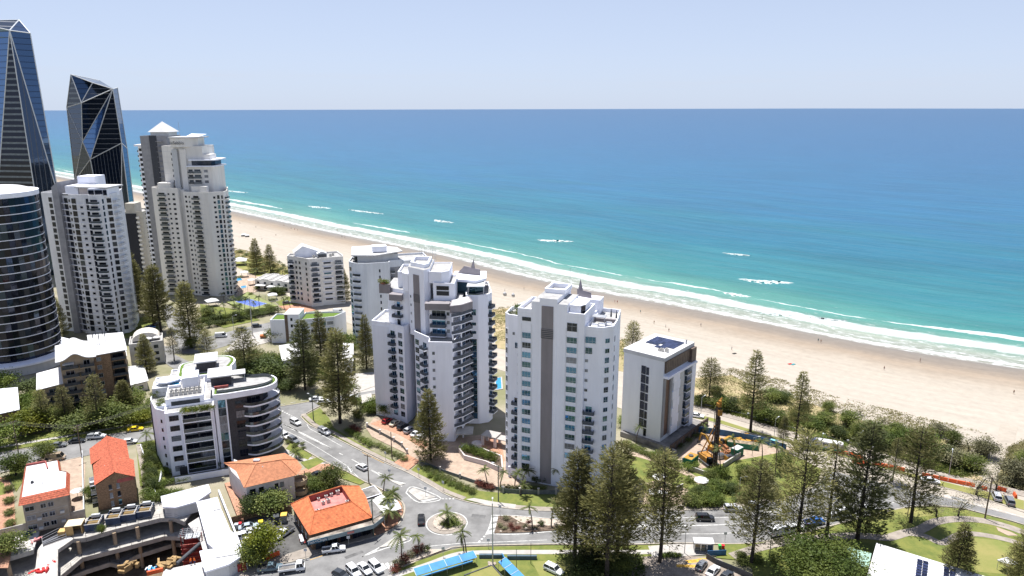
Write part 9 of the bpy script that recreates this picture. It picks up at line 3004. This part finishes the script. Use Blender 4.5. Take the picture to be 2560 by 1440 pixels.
bin_((1807,1372), M('bin_red', (0.55,0.02,0.03)), M('bin_red', (0.55,0.02,0.03)), 'red bin right of the bus shelter', 0.9)
tag(ob('orange_banner', MB().beam((-1.6,0,0.7),(1.6,0,0.7),0.06,1.2).mesh('orange_banner', ORANGE_P), None, (*G(683,1396),0.1), R(40)), 'orange banner lying below the street tree', 'banner')
tag(ob('cafe_tables', MB().box(-0.4,-1.6,0.7,0.4,1.6,0.76).box(-0.3,-1.4,0,0.3,-1.3,0.7).box(-0.3,1.3,0,0.3,1.4,0.7).mesh('cafe_tables', FRAME), None, (*G(754,1352),0.06), R(25)), 'white trestle tables beside the corner shop wall', 'table')
for i, p in enumerate(((750,1344),(760,1348),(752,1356),(762,1360))):
 tag(ob('cafe_chair', MB().box(-0.22,-0.22,0.42,0.22,0.22,0.47).box(-0.22,0.18,0.47,0.22,0.22,0.9).box(-0.2,-0.2,0,-0.16,-0.16,0.42).box(0.16,-0.2,0,0.2,-0.16,0.42).box(-0.2,0.16,0,-0.16,0.2,0.42).box(0.16,0.16,0,0.2,0.2,0.42).mesh('cafe_chair', RED_S), None, (*G(*p),0.06), rnd.random() * 6), 'red chair at the white trestle tables', 'chair', 'red chairs by the shop wall')
for p, s, l in (((195,1245),1.6, 'white round umbrella in the yard between the two flats'),((1648,1210),2.0, 'white umbrella on the garden terrace, left'),((1752,1218),2.0, 'white umbrella in the lush garden plot, right'),((1630,1248),1.6, 'white umbrella near the pine trunks in the garden'),((1655,1250),1.4, 'small white umbrella beside the garden path')):
 tag(ob('garden_umbrella', MB().tube((0,0,0),(0,0,2.4),0.05).tube((0,0,2.1),(0,0,2.7), s, 0.05,8).mesh('garden_umbrella', ROOFW), None, (*G(*p),0.1)), l, 'umbrella')
def boulder(px, s, label, group, mat):
 r = random.Random(int(px[0]))
 bm = bmesh.new()
 bmesh.ops.create_icosphere(bm, subdivisions=2, radius=s)
 for v in bm.verts:
  v.co *= 1 + r.uniform(-0.18,0.18)
  v.co.z *= 0.7
 me = bpy.data.meshes.new('boulder')
 bm.to_mesh(me); bm.free()
 me.materials.append(mat)
 tag(ob('boulder', me, None, (*G(*px),0.15)), label, 'rock', group)
STONE = M('pale_stone', (0.42,0.36,0.30),0.9,0.15,2)
for p in ((1088,1318),(1100,1326),(1295,1308),(1315,1322),(1338,1325),(1055,1392),(1038,1402),(1252,1330)):
 boulder(p, 0.35, 'pale boulder set in the planted traffic islands', 'boulders in the traffic islands', STONE)
for i in range(14):
 boulder((1222 + (i * 3.1) % 18,1407 + (i * 1.7) % 7),0.28, 'white stone round the foot of the tall light mast', 'stones at the light mast', STONE)

# ================================================================== PEOPLE
def person_mesh(name, joints, edges, rad, splits):
 """one continuous skin grown over a posed skeleton; slots by height: skin, clothes, hair"""
 me = bpy.data.meshes.new('rig')
 me.from_pydata(joints, edges, [])
 o = bpy.data.objects.new('rig', me)
 COL.objects.link(o)
 sk = o.modifiers.new('skin', 'SKIN')
 me.skin_vertices[0].data[0].use_root = True
 for i, rr in enumerate(rad):
  me.skin_vertices[0].data[i].radius = (rr, rr)
 o.modifiers.new('sub', 'SUBSURF').levels = 1
 dg = bpy.context.evaluated_depsgraph_get()
 m2 = bpy.data.meshes.new_from_object(o.evaluated_get(dg))
 bpy.data.objects.remove(o)
 m2.name = name
 return m2
SKIN = M('skin', (0.42,0.25,0.17),0.6,0.08,3)
HAIR = M('dark_hair', (0.05,0.03,0.02),0.7,0.1,3)
CLOTH = [M('cloth_%s' % n, c, 0.9,0.08,3) for n, c in (('navy', (0.03,0.05,0.14)),('red', (0.42,0.04,0.04)),('white', (0.6,0.6,0.6)),('black', (0.03,0.03,0.03)),('teal', (0.05,0.25,0.28)))]
HIVIS = M('hi_vis_orange', (0.80,0.16,0.02),0.8,0.05,3)
def stand_joints(step=0.0, arm=0.12):
 J = [(0,0,0.93),(0,0,1.18),(0,0,1.42),(0,0,1.52),(0,0.01,1.62),(0,0.01,1.72),
   (0.19,0,1.40),(0.25, arm * 0.4,1.13),(0.27,-0.04 + arm, 0.90),(0.28,-0.06 + arm, 0.80),
   (-0.19,0,1.40),(-0.25,-arm * 0.4,1.13),(-0.27,-0.04 - arm, 0.90),(-0.28,-0.06 - arm, 0.80),
   (0.10,0,0.88),(0.11,-step * 0.5,0.48),(0.11,-step, 0.08),(0.11,-step - 0.14,0.04),
   (-0.10,0,0.88),(-0.11, step * 0.5,0.48),(-0.11, step, 0.08),(-0.11, step - 0.14,0.04)]
 E_ = [(0,1),(1,2),(2,3),(3,4),(4,5),(2,6),(6,7),(7,8),(8,9),(2,10),(10,11),(11,12),(12,13),(0,14),(14,15),(15,16),(16,17),(0,18),(18,19),(19,20),(20,21)]
 rr = [0.145,0.13,0.15,0.06,0.10,0.085,0.07,0.05,0.04,0.045,0.07,0.05,0.04,0.045,0.09,0.065,0.045,0.04,0.09,0.065,0.045,0.04]
 return J, E_, rr
POSES = [person_mesh('person', *stand_joints(s, a), None) for s, a in ((0.0,0.05),(0.22,0.18),(0.14,0.1))]
BODY = {}
def body(pose, cl, hivis=False):
 key = (pose, cl, hivis)
 if key not in BODY:
  me = POSES[pose].copy()
  me.materials.clear()
  for m in (SKIN, HIVIS if hivis else CLOTH[cl], HAIR, CLOTH[0]):
   me.materials.append(m)
  for p in me.polygons:
   z = p.center.z
   x = abs(p.center.x)
   if z > 1.66 or (z > 1.56 and p.center.y > 0.06):
    p.material_index = 2 if not hivis else 1
   elif hivis:
    p.material_index = 1 if 0.95 < z < 1.5 else (3 if z <= 0.95 and x < 0.2 else 0)
   elif 0.68 < z < 1.02 and x < 0.21:
    p.material_index = 1
   elif cl in (1,2,4) and 1.02 <= z < 1.45 and x < 0.2:
    p.material_index = 1
   p.use_smooth = True
  BODY[key] = me
 return BODY[key]
def person(px, label, group, z=-0.3, cl=0, pose=0, hivis=False, wz=None):
 x, y = G(*px, z)
 o = ob('person', body(pose, cl, hivis), None, (x, y, z if wz is None else wz), rnd.random() * 6.28, rnd.uniform(0.94,1.06))
 return tag(o, label, 'person', group)
for (x, y, z) in ((737,576,-1.2),(744,577,-1.2),(728,573,-1.2),(843,578,-1.5),(890,578,-1.5),(855,594,-1.0),(862,595,-1.0),(710,566,-1.3),(790,560,-1.5),(640,570,-0.9),(1090,716,-0.2),(1262,730,-0.3),(1310,724,-0.3),(1460,739,-0.5),(1468,740,-0.5),(1537,757,-0.5),(1543,758,-0.5),(1478,757,-0.4),(1601,783,-0.4),(1635,810,-0.3),
      (1664,819,-0.2),(1672,829,-0.1),(1752,816,-0.4),(2045,855,-0.6),(2052,857,-0.6),(1829,875,0),(1905,800,-0.9),(2300,905,-0.9),(2534,985,-0.2),(1020,640,-1.0),(1120,668,-0.9),(985,628,-1.1),(690,590,-0.4),(600,560,-0.7),(655,600,0),(905,640,-0.2),(1395,735,-0.3),(2210,925,-0.3)):
 g_ = rnd.randrange(5)
 person((x, y), 'beachgoer in swimwear walking or standing on the sand', 'beachgoers on the sand', z, g_, rnd.randrange(3))
for (x, y) in ((1000,560),(1040,580),(1190,620),(700,540),(1470,690),(925,590)):
 person((x, y), 'bather standing in the shallow surf', 'bathers in the surf', SEA_Z - 0.5,0,0)
person((232,1328), 'worker in orange hi-vis vest beside the leftmost navy tank', None, 0,0,0, True)
person((478,1412), 'worker in orange hi-vis at the edge of the dig, left of two', None, 0,0,2, True)
person((487,1410), 'worker in orange hi-vis at the edge of the dig, right of two', None, 0,0,0, True)
person((805,1362), 'person in pale clothes under the corner shop awning', None, 0.12,2,1)
person((850,1355), 'person in red top under the corner shop awning', None, 0.12,1,1)
# beach tents and towels
for p, s, l, m in (((610,590),2.2, 'white beach tent beside the lifeguard spot, left', ROOFW),((618,592),1.6, 'small white beach tent beside the larger one', ROOFW),((1262,738),0.8, 'white beach umbrella on the sand behind the two towers', ROOFW),((1283,741),0.7, 'pale beach umbrella right of the white one', LGREY)):
 tag(ob('beach_tent', MB().add([(-s, -s, 0),(s, -s, 0),(s, s, 0),(-s, s, 0),(-s, -s, 1.2),(s, -s, 1.2),(s, s, 1.2),(-s, s, 1.2),(0,0,2.2)], [(4,5,8),(5,6,8),(6,7,8),(7,4,8),(2,3,7,6),(1,2,6,5)]).mesh('beach_tent', m), None, (*G(*p),0.0), R(20)), l, 'tent')
for p, l, m in (((1836,884), 'dark beach towel spread on the sand', CLOTH[3]),((1975,910), 'pair of towels on the open sand, left', CLOTH[1]),((1983,911), 'pair of towels on the open sand, right', CLOTH[4])):
 tag(ob('beach_towel', MB().box(-0.9,-0.5,0,0.9,0.5,0.08).mesh('beach_towel', m), None, (*G(*p),0.05), R(30)), l, 'towel')
# surf boards of foam far out are part of the sea; nothing else floats
